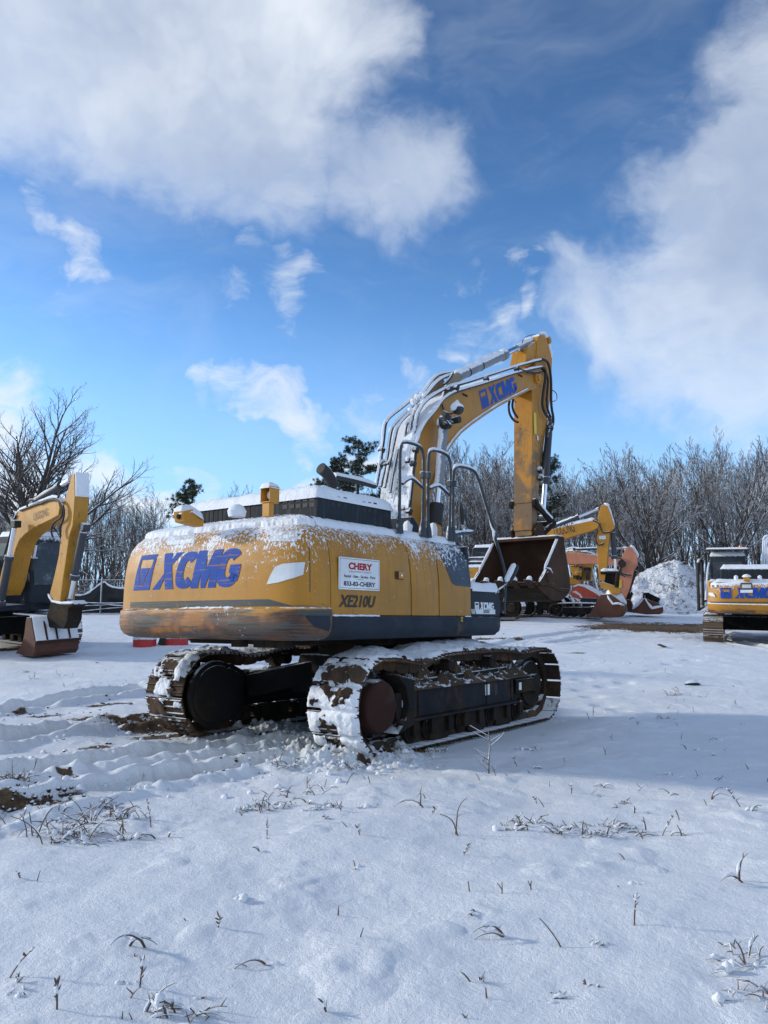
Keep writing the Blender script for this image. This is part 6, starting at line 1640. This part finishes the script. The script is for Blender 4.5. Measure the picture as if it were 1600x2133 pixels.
FSP = [dict(r=.22, kids=[11, 8, 5, 4], start=.36, ang=[40, 42, 46, 50], ratio=[.62, .50, .46, .45], rr=.62, wob=.22, up=.30, minr=.012),
       dict(r=.18, kids=[12, 8, 5, 4], start=.42, ang=[36, 42, 46, 50], ratio=[.56, .52, .46, .45], rr=.62, wob=.24, up=.34, minr=.012),
       dict(r=.25, kids=[8, 9, 6, 4], start=.40, ang=[36, 44, 46, 50], ratio=[1.35, .46, .44, .45], rr=.75, wob=.22, up=.36, minr=.013),
       dict(r=.14, kids=[12, 7, 5, 4], start=.45, ang=[40, 42, 46, 50], ratio=[.46, .52, .46, .45], rr=.60, wob=.28, up=.25, minr=.012)]
protos = []; PH = []
for i in range(8):
    sp0 = FSP[i % 4]
    t, c = tree_proto(100 + i, (9.0, 9.5, 6.0, 10.5)[i % 4], sp0, 4)
    PH.append(max(v[2] for v in c.v)); protos.append((mesh_of(t, 'trunk', 'bark'), mesh_of(c, 'crown', 'twig')))
def put_tree(pr, x, y, H, base, name='bare_tree', label=None, group=None, rot=None, hz=1.0):
    e = bpy.data.objects.new(name, None); C.objects.link(e); e.location = (x, y, float(base_h(x, y)) - .1)
    e.rotation_euler = (0, 0, rnd(0, 6.28) if rot is None else rot); s_ = H / base; e.scale = (s_ * hz, s_ * hz, s_)
    tag(e, label, 'tree', group)
    for nm, me in zip(('trunk', 'crown'), pr):
        o = bpy.data.objects.new(nm, me); C.objects.link(o); o.parent = e
    return e
env_px = [-400, -100, 60, 180, 240, 300, 350, 440, 510, 600, 700, 790, 900, 960, 1000, 1060, 1180, 1240, 1290, 1340, 1400, 1440, 1490, 1530, 1600, 1900, 2300]
env_py = [1000, 1000, 1010, 1010, 995, 1015, 1045, 1025, 1000, 1020, 1010, 975, 925, 910, 922, 945, 968, 962, 945, 930, 930, 938, 918, 905, 925, 930, 940]
random.seed(5)
nT = 0
for row, yy in enumerate((45, 50, 56, 63, 71, 81, 93)):
    x = -yy * .62
    while x < yy * .80:
        px = 800 + FPX * x / yy; leftish = px < 640
        y_ = yy + rnd(-2.2, 2.2)
        top_ = np.interp(px, env_px, env_py)
        H = ((1292 - top_) / FPX * y_ + EYE - float(base_h(x, y_))) * (rnd(.90, 1.08) if row > 1 else rnd(.74, 1.0))
        dens = 1.0
        if leftish and row > 4 and random.random() < .35: dens = 0
        if dens and not (380 < px < 640 and row < 2):
            ip = random.randrange(8); put_tree(protos[ip], x, y_, H, PH[ip], label='bare frosted tree, one of many in the woodland beyond the parked machines', group='bare woodland trees', hz=rnd(.72, .95)); nT += 1
        x += rnd(2.1, 3.3) * (1 + .12 * row) * (1.25 if leftish else 1)
# tall trees that stand out
put_tree(protos[2], (1362 - 800) / FPX * 44, 44, (1292 - 922) / FPX * 44 + EYE - 1.6, PH[2], label='tall bare tree with a forked crown rising behind the snow heap', rot=1.0, hz=1.1)
put_tree(protos[6], (1532 - 800) / FPX * 43, 43, (1292 - 900) / FPX * 43 + EYE - 1.6, PH[6], label='tallest bare tree of the woodland, behind the excavator with the open door', rot=2.2, hz=1.05)
# the great bare tree
BSP = dict(r=.26, kids=[11, 10, 7, 5], start=.45, ang=[50, 46, 46, 50], ratio=[1.75, .46, .46, .44], rr=.68, wob=.24, up=.28, minr=.0042, trunk_levels=0)
random.seed(83); t, c = MB(), MB()
t.tube([(0, 0, -.3), (.02, 0, .6), (.10, .02, 1.6), (.05, .05, 2.6), (.12, .0, 3.6)], [.34, .25, .22, .19, .15], 10, cap=False)
for k in range(15):                      # limbs leave the short trunk all round and make one rounded crown
    az = k * 2.399 + rnd(-.2, .2); tilt = R(8 + 62 * ((k % 5) / 4.0) ** .8 + rnd(-5, 5)); h0 = 3.5 - 1.6 * (tilt / R(70)) + rnd(-.2, .2)
    d = Vector((sin(tilt) * cos(az), sin(tilt) * sin(az), cos(tilt))); L_ = 5.3 - .5 * (tilt / R(70)) + rnd(-.5, .4)
    grow([t, c], Vector((.08, .02, h0)), d, L_, rnd(.075, .11), 1, 4, BSP)
bh_ = max(v[2] for v in c.v)
random.seed(9)
pr = (mesh_of(t, 'trunk', 'bark'), mesh_of(c, 'crown', 'bark'))
put_tree(pr, (62 - 800) / FPX * 37.5, 37.5, (1292 - 790) / FPX * 37.5 - .1, bh_, label='great bare spreading tree rising alone above the fence, behind the excavator with the frosted cab', rot=.6, hz=1.14)
# pines
def pine(x, y, H, seed, label, cr=.34, low=.45):
    random.seed(seed); t = MB(); e = empty('pine_tree', (x, y, float(base_h(x, y)) - .1), 0, 0, label, 'pine tree')
    t.tube([(0, 0, 0), (rnd(-.1, .1), rnd(-.1, .1), H * .5), (rnd(-.2, .2), rnd(-.2, .2), H * .97)], [.2, .13, .03], 8)
    V = []; F_ = []
    nb = 26
    for k in range(nb):
        h = H * (low + (1 - low) * (k + rnd(0, .8)) / nb); az = rnd(0, 6.28); f = (h / H - low) / (1 - low)
        L_ = H * cr * (.55 + .45 * math.sin(pi * min(1, f * .9 + .18))) * rnd(.5, 1.1) * (1 - .55 * f)
        a = Vector((0, 0, h)); d = Vector((cos(az), sin(az), rnd(.05, .45))).normalized(); b_ = a + d * L_
        t.tube([a, a.lerp(b_, .5) + Vector((0, 0, -.08)), b_], [.045, .03, .015], 4, cap=False)
        for _ in range(int(16 + 11 * L_)):
            q = a.lerp(b_, rnd(.35, 1.08)) + Vector((rnd(-.3, .3), rnd(-.3, .3), rnd(-.1, .3))); sz = rnd(.12, .22)
            for _ in range(30):
                n_ = Vector((random.gauss(0, 1), random.gauss(0, 1), random.gauss(.5, 1))).normalized(); w_ = n_.orthogonal().normalized() * rnd(.012, .02)
                o_ = q + n_ * sz * .15; i0 = len(V); V += [tuple(o_ - w_), tuple(o_ + w_), tuple(o_ + n_ * sz * rnd(.7, 1.2))]; F_.append((i0, i0 + 1, i0 + 2))
    t.build('trunk', 'bark', e, smooth=60); npmesh('crown', V, F_, 'needles', e, smooth=False)
def PXY(px, y): return (px - 800) / FPX * y, y
x, y = PXY(745, 48); pine(x, y, (1292 - 915) / FPX * 48 + EYE - 1.6, 21, 'dark green pine rising behind the engine hood, beside the boom', .34, .5)
x, y = PXY(700, 50); pine(x, y, (1292 - 955) / FPX * 50 + EYE - 1.6, 22, 'low dark pine half hidden behind the engine exhaust pipe', .26, .5)
x, y = PXY(392, 47); pine(x, y, (1292 - 1008) / FPX * 47 + EYE - 1.6, 23, 'small dark pine above the snowy end of the engine hood', .32, .4)
x, y = PXY(1142, 50); pine(x, y, (1292 - 945) / FPX * 50 + EYE - 1.6, 24, 'dark pine partly hidden behind the hanging stick', .22, .5)

# undergrowth along the edge of the wood
random.seed(11)
b = MB()
def stem(b, x, y, h, r, lean=.4, kids=3):
    p = Vector((x, y, float(base_h(x, y)) - .05)); d = Vector((rnd(-lean, lean), rnd(-lean, lean), 1)).normalized(); pts = [p]
    bend = Vector((rnd(-.5, .5), rnd(-.5, .5), -.15))
    for i in range(4): d = (d + bend * .22).normalized(); pts.append(pts[-1] + d * h / 4)
    b.tube(pts, [r, r * .8, r * .6, r * .45, r * .3], 3, cap=False)
    for k in range(kids):
        i = random.randrange(1, 4); dd = Vector((rnd(-1, 1), rnd(-1, 1), rnd(.1, 1))).normalized(); q = pts[i]
        b.tube([q, q + dd * h * .18, q + dd * h * .3 + Vector((0, 0, .04))], [r * .5, r * .4, r * .3], 3, cap=False)
for k in range(5200):
    yy = rnd(39.5, 62) if k % 3 else rnd(39.5, 46); px = rnd(-250, 1900)
    if 1290 < px < 1500 and yy < 41: yy += 3
    stem(b, (px - 800) / FPX * yy, yy, rnd(.5, 2.8) * (1.0 if px > 640 else .8), rnd(.008, .02), .5, 4)
ug = b.build('undergrowth', 'twig', None, smooth=0); tag(ug, 'tangled frosted brush along the foot of the woodland', 'undergrowth', kind='stuff')
# far wood closing the view low down between the trunks
b = MB(); random.seed(12)
for k in range(1500):
    yy = rnd(95, 130); px = rnd(-500, 2200); x = (px - 800) / FPX * yy
    h = ((1292 - np.interp(px, env_px, env_py)) / FPX * yy) * rnd(.35, .70); z = float(base_h(x, yy)); lean = rnd(-1, 1)
    b.tube([(x, yy, z), (x + lean * .6, yy, z + h * .5), (x + lean * 1.6, yy, z + h)], [.13, .09, .03], 3, cap=False)
    for q in range(4):
        f = rnd(.25, .9); s_ = rnd(-1, 1); b.tube([(x + lean * 1.4 * f, yy, z + h * f), (x + lean * 1.4 * f + s_ * 1.4, yy + rnd(-1, 1), z + h * f + rnd(.6, 2.2))], [.05, .02], 3, cap=False)
fw = b.build('far_woodland', 'twig', None, smooth=0); tag(fw, 'distant grey woodland closing the view behind the frosted trees', 'woodland', kind='stuff')

# ------------------------------------------------------------------ heap of snow-covered brush and soil
hx, hy = 13.6, 37.2; hz_ = float(base_h(hx, hy))
n = 220; U, V = np.meshgrid(np.linspace(-1, 1, n), np.linspace(-1, 1, n), indexing='ij')
Xh = U * 5.2; Yh = V * 3.6; q = np.hypot(Xh / np.where(Xh < 0, 3.9, 3.1), Yh / 2.8)
Hh = 3.0 * np.clip(1 - q, 0, 1) ** 1.15 * (1 - .12 * np.exp(-(q * 5) ** 2)) + .55 * np.exp(-(((Xh + 3.0) / 1.2) ** 2 + (Yh / 1.2) ** 2)) 
kf = np.clip(Hh / .5, 0, 1)
Hh = Hh + kf * (.30 * fbm(Xh, Yh, .9, 3) + .22 * fbm(Xh + 5, Yh, 2.6, 4, .65) + .08 * fbm(Xh, Yh, 9, 3, .7)) - .08
idx = np.arange(n * n).reshape(n, n); F = np.stack([idx[:-1, :-1], idx[1:, :-1], idx[1:, 1:], idx[:-1, 1:]], -1).reshape(-1, 4)
def heapmat():
    m, t, b = newmat('snowy_soil'); co = t.new('ShaderNodeTexCoord').outputs['Object']
    f = t.ss(t.m('ADD', t.noise(co, 2.6, 7, .72, .4), t.m('MULTIPLY', t.m('SUBTRACT', t.noise(co, 13, 5, .7), .5), .6)), .53, .62)
    t.put(b.inputs['Base Color'], t.mix(f, (.76, .80, .86), (.16, .14, .125))); b.inputs['Roughness'].default_value = .85
    t.l.new(t.bump(t.noise(co, 14, 5, .7), .9, .06), b.inputs['Normal']); return m
M['heap'] = heapmat()
hp_ = npmesh('snow_heap', np.stack([Xh, Yh, Hh], -1).reshape(-1, 3), F, 'heap'); hp_.location = (hx, hy, hz_)
tag(hp_, 'high pointed heap of soil and brush covered in snow, between the loose bucket and woodland', 'heap')
random.seed(31); b = MB()
for k in range(700):
    i, j = random.randrange(20, n - 20), random.randrange(10, n - 40)
    if Hh[i, j] < .15: continue
    p = Vector((Xh[i, j], Yh[i, j], Hh[i, j] - .03)); d = Vector((rnd(-1, 1), rnd(-1, .4), rnd(.1, .9))).normalized(); L_ = rnd(.10, .45)
    b.tube([p, p + d * L_ * .5, p + d * L_ + Vector((0, 0, -.05))], [rnd(.006, .014), .006, .003], 3, cap=False)
o = b.build('brush', 'weed', hp_, smooth=0); o['kind'] = 'stuff'

# ------------------------------------------------------------------ fence with sagging black fabric
fe = empty('fabric_fence', (-13.5, 34.0, float(base_h(-13.5, 34.0))), 0, 0, 'low fence of grey posts hung with sagging black fabric, snow on it', 'fence')
X0, X1, NP = -6.5, 9.5, 7
bay = (X1 - X0) / (NP - 1)
for k in range(NP):
    xk = X0 + bay * k; b = MB(); b.tube([(xk, -.22, -.1), (xk, -.22, 1.5)], .035, 8); o = b.build('post', 'cyl', fe)
nx, nz2 = 240, 16; xs = np.linspace(X0, X1, nx); ph = (xs - X0) % bay / bay
sag = .50 * 4 * ph * (1 - ph) * (1 + .4 * np.sin(xs * 1.7)); topz = 1.38 - sag; W2, Z2 = np.meshgrid(xs, np.linspace(0, 1, nz2), indexing='ij')
zt_ = topz[:, None]; Zf = .05 + (zt_ - .05) * Z2; Yf = -.06 + .16 * fbm(W2, Z2 * 2, 1.6, 3) + .05 * np.sin(W2 * 7 + Z2 * 3)
idx = np.arange(nx * nz2).reshape(nx, nz2); F = np.stack([idx[:-1, :-1], idx[1:, :-1], idx[1:, 1:], idx[:-1, 1:]], -1).reshape(-1, 4)
o = npmesh('fabric', np.stack([W2, Yf, Zf], -1).reshape(-1, 3), F, 'black_clean', fe); md = o.modifiers.new('t', 'SOLIDIFY'); md.thickness = .012
sb = MB(); snow_strip(sb, [(float(xs[i]), float(Yf[i, -1]), float(topz[i])) for i in range(0, nx, 3)], .045, 1.0); sb.build('snow_strip', 'snow', o)
b = MB()
b.tube([(X0, .03, 1.45), (X1, .03, 1.45)], .02, 6); rl_ = b.build('top_wire', 'cyl', fe)
for k in range(5):
    random.seed(60 + k); z_ = .12 + .1 * k; yk = -.35 - .12 * k
    pts = [(X0 + (X1 - X0) * t / 12, yk + rnd(-.1, .1), z_ + .14 * math.sin(t * 1.1 + k) + rnd(-.04, .04)) for t in range(13)]
    hoseset('fallen_wire', 'black', fe, [(pts, .022)], snowamt=1.3)
random.seed(77); b = MB()
for k in range(500):
    x = -13.5 + rnd(-6, 6.5); y = 35 + rnd(0, 3); stem(b, x, y, rnd(.8, 2.4), rnd(.008, .016), .9, 4)
o = b.build('brambles', 'twig', None, smooth=0); tag(o, 'arching frosted brambles massed behind the sagging black fence', 'brambles', kind='stuff')

# ------------------------------------------------------------------ things beyond the crawler: drums, sack, ramp
def drum(px, py, label):
    gx_, gy_ = ground_pt(px, py); gy_ += .28; z = float(base_h(gx_, gy_)) - .02
    e = empty('steel_drum', (gx_, gy_, z), 0, 0, label, 'drum', 'red and white drums')
    b = MB(); b.tube([(0, 0, 0), (0, 0, .012), (0, 0, .18), (0, 0, .19), (0, 0, .20)], [.27, .285, .285, .293, .285], 32); b.build('lower_band', 'drumred', e)
    b = MB(); b.tube([(0, 0, .201), (0, 0, .301), (0, 0, .57), (0, 0, .585), (0, 0, .60), (0, 0, .86), (0, 0, .875)], [.284, .284, .284, .295, .284, .284, .29], 32); b.build('drum_wall', 'white', e)
    b = MB(); b.box((.03, -.286, .31), (.16, .012, .06)); b.build('label_plate', 'sticker', e)
    snow_cap('snow_cap', e, [(.26 * cos(2 * pi * k / 12), .26 * sin(2 * pi * k / 12)) for k in range(12)], .87, .06, .04, seed=px)
    return e
drum(294, 1349, 'white drum with red lower band, standing clear under the counterweight corner')
drum(362, 1347, 'red and white drum with a black sack leaning against its side')
gx_, gy_ = ground_pt(342, 1346); b = MB(); b.tube([(gx_, gy_ + .2, float(base_h(gx_, gy_)) + z) for z in (-.02, .05, .22, .40, .5)], [.16, .20, .17, .11, .03], 12, jit=.12)
o = b.build('black_sack', 'black', None); tag(o, 'crumpled black sack on the snow between the two drums', 'sack')
gx_, gy_ = ground_pt(405, 1334); e = empty('loading_ramp', (gx_, gy_ + .2, float(base_h(gx_, gy_))), R(4), 0, 'low blue and red painted steel ramp lying on the snow beyond the drums', 'ramp')
for z_, mt, w_ in ((.07, 'bluep', 1.5), (.15, 'drumred', 1.2), (.205, 'bluep', .9)):
    b = MB(); b.box((w_ * .0, 0, z_), (w_, .5, .06)); b.build('beam', mt, e, bevel=.01)
for xx in (-.5, .0, .55): b = MB(); b.box((xx, -.1, .03), (.06, .4, .10)); b.build('foot', 'bluep', e)
b = MB(); b.tube([(.62, .1, .0), (.62, .1, .30)], .02, 8); b.build('upright', 'bluep', e)
# plank and stone on the open snow
gx_, gy_ = ground_pt(1380, 1350); b = MB(); b.box((0, 0, .05), (.62, .07, .04), Matrix.Rotation(R(8), 3, 'Y')); o = b.build('broken_plank', 'weed', None, bevel=.008); o.location = (gx_, gy_, gz(gx_, gy_)); o.rotation_euler = (0, 0, R(55)); tag(o, 'short broken plank lying on open snow near the bare brown soil patch', 'plank')
gx_, gy_ = ground_pt(1443, 1428); b = MB(); b.tube([(-.13, 0, .02), (-.06, 0, .03), (.06, .01, .035), (.13, 0, .02)], [.02, .05, .055, .02], 9, jit=.15); o = b.build('dark_stone', 'black', None); o.location = (gx_, gy_, gz(gx_, gy_)); tag(o, 'flat dark stone half sunk in the open snow', 'stone')

# ------------------------------------------------------------------ weeds and twigs in the snow
def weed(px, py, kind, h, seed, label=None, lean=0., snowy=.6):
    """a dead plant: stems are its own mesh, the snow on it a part"""
    random.seed(seed); gx_, gy_ = ground_pt(px, py); z = gz(gx_, gy_) - .015
    st_, sn_ = MB(), MB()
    def blobs_(pts, r, n):
        for _ in range(n):
            i = random.randrange(1, len(pts)); q = pts[i - 1].lerp(pts[i], random.random()); s_ = r * rnd(.7, 1.5)
            sn_.tube([q + Vector((rnd(-s_, s_) * .3, rnd(-s_, s_) * .3, -s_ * .5)), q + Vector((0, 0, s_ * .1)), q + Vector((rnd(-s_, s_) * .4, 0, s_ * .8)), q + Vector((0, 0, s_ * 1.2))], [s_ * .5, s_, s_ * .7, s_ * .1], 7, jit=.2)
    def path(p, d, L_, bend, n=6):
        pts = [p]
        for i in range(n): d = (d + bend / n + Vector((rnd(-1, 1), rnd(-1, 1), rnd(-1, 1))) * .10).normalized(); pts.append(pts[-1] + d * L_ / n)
        return pts
    O = Vector((0, 0, 0)); r = .0035
    if kind == 'sapling':
        pts = path(O, Vector((lean, 0, 1)).normalized(), h, Vector((0, 0, 0)), 9); st_.tube(pts, [.007 - .0005 * i for i in range(10)], 5); snow_strip(sn_, pts[1:], .007, .8)
        for k in range(9):
            i = 1 + int(k * 8 / 9 + rnd(0, .9)); s_ = rnd(.5, 1.2) * (1 if random.random() < .5 else -1); pb = path(pts[min(i, 8)], Vector((s_, rnd(-.8, .8), rnd(.2, .9))).normalized(), h * rnd(.12, .55), Vector((0, 0, .2)), 4); st_.tube(pb, [.004, .0035, .003, .0025, .002], 4); snow_strip(sn_, pb, .0045, .8)
    elif kind == 'arch':
        for k in range(2 if h < .25 else 3):
            s_ = rnd(-1, 1) + lean; pts = path(O + Vector((rnd(-.04, .04), rnd(-.03, .03), 0)), Vector((s_ * .5, rnd(-.3, .1), 1)).normalized(), h * rnd(1.1, 1.7), Vector((s_ * 1.6 + lean, -.1, -1.9)), 9)
            st_.tube(pts, [.0055 - .0004 * i for i in range(10)], 5)
            if random.random() < .8: a = random.randrange(1, 4); snow_strip(sn_, pts[a:a + 5], .013 * snowy * 1.4, 1.1)
            for q in range(2): pb = path(pts[random.randrange(3, 8)], Vector((rnd(-1, 1), rnd(-.5, .5), rnd(-.2, .8))).normalized(), h * .25, Vector((0, 0, -.4)), 3); st_.tube(pb, [.003, .0025, .002, .0015], 4)
    elif kind == 'stalk':
        pts = path(O, Vector((lean, 0, 1)).normalized(), h, Vector((lean * .6, 0, 0)), 7); st_.tube(pts, [.0032] * 6 + [.0024, .0016], 5)
        for i in range(3, 8):
            for _ in range(random.choice((0, 1, 2))): pb = path(pts[i], Vector((rnd(-1, 1), rnd(-1, 1), .7)).normalized(), rnd(.012, .035), Vector((0, 0, 0)), 2); st_.tube(pb, [.0028, .0036, .0015], 5)
        blobs_(pts[3:], .010 * snowy, 3)
    elif kind == 'twig':
        pts = path(O, Vector((lean, 0, 1)).normalized(), h, Vector((lean, 0, -.3)), 4); st_.tube(pts, [.0035, .003, .003, .0025, .002], 4)
        if random.random() < .5: pb = path(pts[2], Vector((-lean - rnd(-.6, .6), 0, .7)).normalized(), h * .5, O, 3); st_.tube(pb, [.003, .0025, .002, .0015], 4)
        if random.random() < .4: snow_strip(sn_, pts[1:], .005, .8)
    elif kind == 'clump':
        for k in range(int(9 + h * 40)):
            s_ = rnd(-1, 1); p = Vector((rnd(-1, 1) * h * .8, rnd(-1, 1) * h * .5, 0)); pts = path(p, Vector((s_, rnd(-.6, .6), rnd(.5, 1.3))).normalized(), h * rnd(.5, 1.2), Vector((s_, 0, -1.1)), 5); st_.tube(pts, [.0042, .004, .0035, .003, .0025, .0018], 4)
            for q in range(2): pb = path(pts[random.randrange(2, 5)], Vector((rnd(-1, 1), rnd(-1, 1), rnd(-.2, 1))).normalized(), h * .3, Vector((0, 0, -.3)), 3); st_.tube(pb, [.0028, .0024, .002, .0015], 4)
            if random.random() < snowy: a = random.randrange(0, 3); snow_strip(sn_, pts[a:a + 3], .010, 1.1)
            if random.random() < .35 * snowy: blobs_(pts[1:], .016, 1)
    return st_, sn_, (gx_, gy_, z)
WL = [
 (1018, 1608, 'sapling', .36, 'leafless frosted sapling standing in front of the near crawler track', 0),
 (880, 1688, 'arch', .20, 'long brown stem arching low over the snow beside a snow-capped loop', -.8),
 (958, 1740, 'arch', .16, 'snow-wrapped looping stem with a drooping tip, beside the long arching stem', .2),
 (1240, 1736, 'clump', .10, 'frosted clump of fine twigs with one thick dark bent stick', .3),
 (1320, 1735, 'arch', .13, 'dark bent stick lying hooked beside the frosted twig clump', .7),
 (1378, 1735, 'stalk', .14, 'snowy curved stem at the outer end of the frosted twig clump', .4),
 (1545, 1690, 'stalk', .16, 'lone ragged seed stalk leaning in the open snow', -.5),
 (1235, 1490, 'stalk', .14, 'round-headed frosted weed near the front end of the crawler track', .1),
 (1045, 1950, 'arch', .13, 'thick snow-coated loop of stem with a dark twig through it', -.4),
 (1172, 1975, 'twig', .15, 'thin pair of bare twigs leaning over a snow mound', -.35),
 (1322, 1942, 'stalk', .13, 'upright ragged stalk with small seed heads in the open foreground snow', .03),
 (1107, 1870, 'twig', .06, 'single straight upright twig above the snow-coated loop', 0),
 (1550, 1850, 'arch', .10, 'bent twig half buried near the lone upright stalk', .4),
 (1560, 2010, 'clump', .12, 'snow-laden weed clump beside the frame edge, with dark twigs', -.2),
 (1600, 2085, 'clump', .12, 'low dark-leaved clump at the lower picture edge', 0),
 (280, 1980, 'arch', .14, 'two dark twigs spread in a V over snowy leaves', .3),
 (290, 2060, 'stalk', .10, 'small brown-leaved stalk under the V-shaped twigs', 0),
 (350, 2118, 'clump', .12, 'large drooping snow-covered clump with curved dark stems', .2),
 (15, 2040, 'stalk', .15, 'tall seed stalk leaning at the lower picture corner', .45),
 (118, 2120, 'stalk', .09, 'short upright stalk with snow caught on its leaves', 0),
 (560, 2005, 'arch', .10, 'forked twig holding a ball of snow, bent over the snow', .3),
 (455, 1935, 'stalk', .05, 'tiny brown leaf tuft with one upright twig, in smooth snow', 0),
 (130, 1740, 'clump', .26, 'widest frosted weed clump, with brown arching stems beside the ruts', .4),
 (230, 1710, 'clump', .20, 'dense grey-brown bush of seed heads beside the widest clump', 0),
 (315, 1720, 'stalk', .18, 'pale thin weed standing just beyond the dense seed-head bush', 0),
 (540, 1682, 'clump', .10, 'dark flattened weed tuft in snow below the rear of the near track', .2),
 (720, 1640, 'stalk', .18, 'thin two-stemmed weed rising below the snow-packed track', .3),
 (715, 1608, 'clump', .13, 'snow-clotted dark weed at the rear foot of the near track', 0),
 (595, 1610, 'clump', .13, 'frosted bushy weed beside the rut, nearest the snow-packed track', 0),
 (25, 1640, 'clump', .13, 'reddish dry grass tuft on the muddy rut edge', 0),
 (1100, 1560, 'clump', .12, 'wispy frosted grass between the sapling and the track', 0),
 (1190, 1645, 'stalk', .09, 'short dark knotted stub of a weed in open snow', 0),
 (1145, 1632, 'twig', .06, 'straight dark stub beside the knotted stub', 0),
 (1285, 1680, 'arch', .08, 'low dark arched twig beyond the frosted twig clump', -.3),
 (1380, 1495, 'clump', .12, 'frosted tuft standing alone beyond the footprints', 0),
 (1400, 1448, 'clump', .16, 'pale low bush in the far snow near the flat dark stone', 0),
 (1445, 1620, 'twig', .10, 'curved pale twig between the lone stalk and the tufts', .5),
]
for i, (px, py, kd, h, lb, ln) in enumerate(WL):
    gx_, gy_ = ground_pt(px, py); hh = h * 1.0
    s_, n_, loc = weed(px, py, kd, hh, 500 + i, lb, ln)
    o = s_.build({'sapling': 'sapling', 'arch': 'bent_stem', 'stalk': 'seed_stalk', 'twig': 'bare_twig', 'clump': 'dry_weed'}[kd], 'weed', None, smooth=60); o.location = loc
    tag(o, lb, {'sapling': 'sapling', 'arch': 'stem', 'stalk': 'weed', 'twig': 'twig', 'clump': 'weed'}[kd])
    if n_.v: n_.build('snow_layer', 'snow', o, smooth=60)
# the scattered rest, too small and many to count
random.seed(99); A_, B_ = MB(), MB()
spots = []
for k in range(190):
    reg = random.random()
    if reg < .35: px, py = rnd(820, 1600), rnd(1440, 1740)
    elif reg < .55: px, py = rnd(0, 800), rnd(1600, 1760)
    elif reg < .75: px, py = rnd(0, 1600), rnd(1760, 2130)
    elif reg < .9: px, py = rnd(1050, 1600), rnd(1340, 1450)
    else: px, py = rnd(0, 280), rnd(1380, 1440)
    spots.append((px, py))
for k in range(14): spots.append((1080 + k * 20 + rnd(-8, 8), 1728 + rnd(-14, 12)))
for k in range(12): spots.append((800 + k * 12, 1560 + rnd(-6, 10)))
for k in range(16): spots.append((rnd(470, 680), rnd(1640, 1690)))
for k in range(26): spots.append((rnd(90, 270), rnd(1680, 1750)))
for i, (px, py) in enumerate(spots):
    kd = random.choice(['twig', 'twig', 'twig', 'arch', 'stalk', 'clump']) ; st = random.getstate()
    h = {'twig': rnd(.04, .12), 'arch': rnd(.04, .10), 'stalk': rnd(.05, .12), 'clump': rnd(.04, .08)}[kd]; ln = rnd(-.6, .6)
    if i >= 190: kd = random.choice(['arch', 'clump', 'twig']); h = rnd(.06, .11)
    if py > 1750: h *= .6
    s_, n_, loc = weed(px, py, kd, h, 2000 + i, None, ln, .5); random.setstate(st); random.random(); random.random()
    A_.add([(v[0] + loc[0], v[1] + loc[1], v[2] + loc[2]) for v in s_.v], s_.f); B_.add([(v[0] + loc[0], v[1] + loc[1], v[2] + loc[2]) for v in n_.v], n_.f)
o = A_.build('dry_grass', 'weed', None, smooth=60); tag(o, 'small dry twigs and grass stalks poking through the snow all over the field', 'grass', kind='stuff')
o2 = B_.build('grass_snow', 'snow', None, smooth=60); tag(o2, 'little clots of snow caught on the dry grass stalks', 'snow', kind='stuff')
# crumbs of snow and soil along the ruts and behind the track
random.seed(123); A_, B_ = MB(), MB()
def crumb(mbx, x, y, s_): z = gz(x, y); mbx.tube([(x, y, z - s_ * .3), (x + s_ * .2, y, z + s_ * .2), (x, y + s_ * .2, z + s_ * .7), (x, y, z + s_ * .9)], [s_ * .7, s_, s_ * .7, s_ * .1], 6, jit=.25)
for k in range(420):
    if k % 3 == 0: px, py = random.gauss(700, 90), 1590 + random.gauss(0, 16)
    elif k % 3 == 1: px, py = rnd(0, 650), rnd(1500, 1660)
    else: px, py = random.gauss(560, 60), random.gauss(1520, 14)
    gx_, gy_ = ground_pt(px, py); s_ = rnd(.008, .03) * (1.6 if random.random() < .12 else 1); crumb(A_, gx_, gy_, s_)
for px, py, rr_ in MUD[:26]:
    for _ in range(10):
        gx_, gy_ = ground_pt(px + random.gauss(0, 25), py + random.gauss(0, 5)); crumb(B_, gx_, gy_, rnd(.008, .022))
o = A_.build('snow_crumbs', 'snow', None, smooth=60); tag(o, 'broken clods of snow churned up along the ruts', 'snow', kind='stuff')
o = B_.build('soil_crumbs', 'mud', None, smooth=60); tag(o, 'crumbs of brown soil scattered along the ruts', 'soil', kind='stuff')
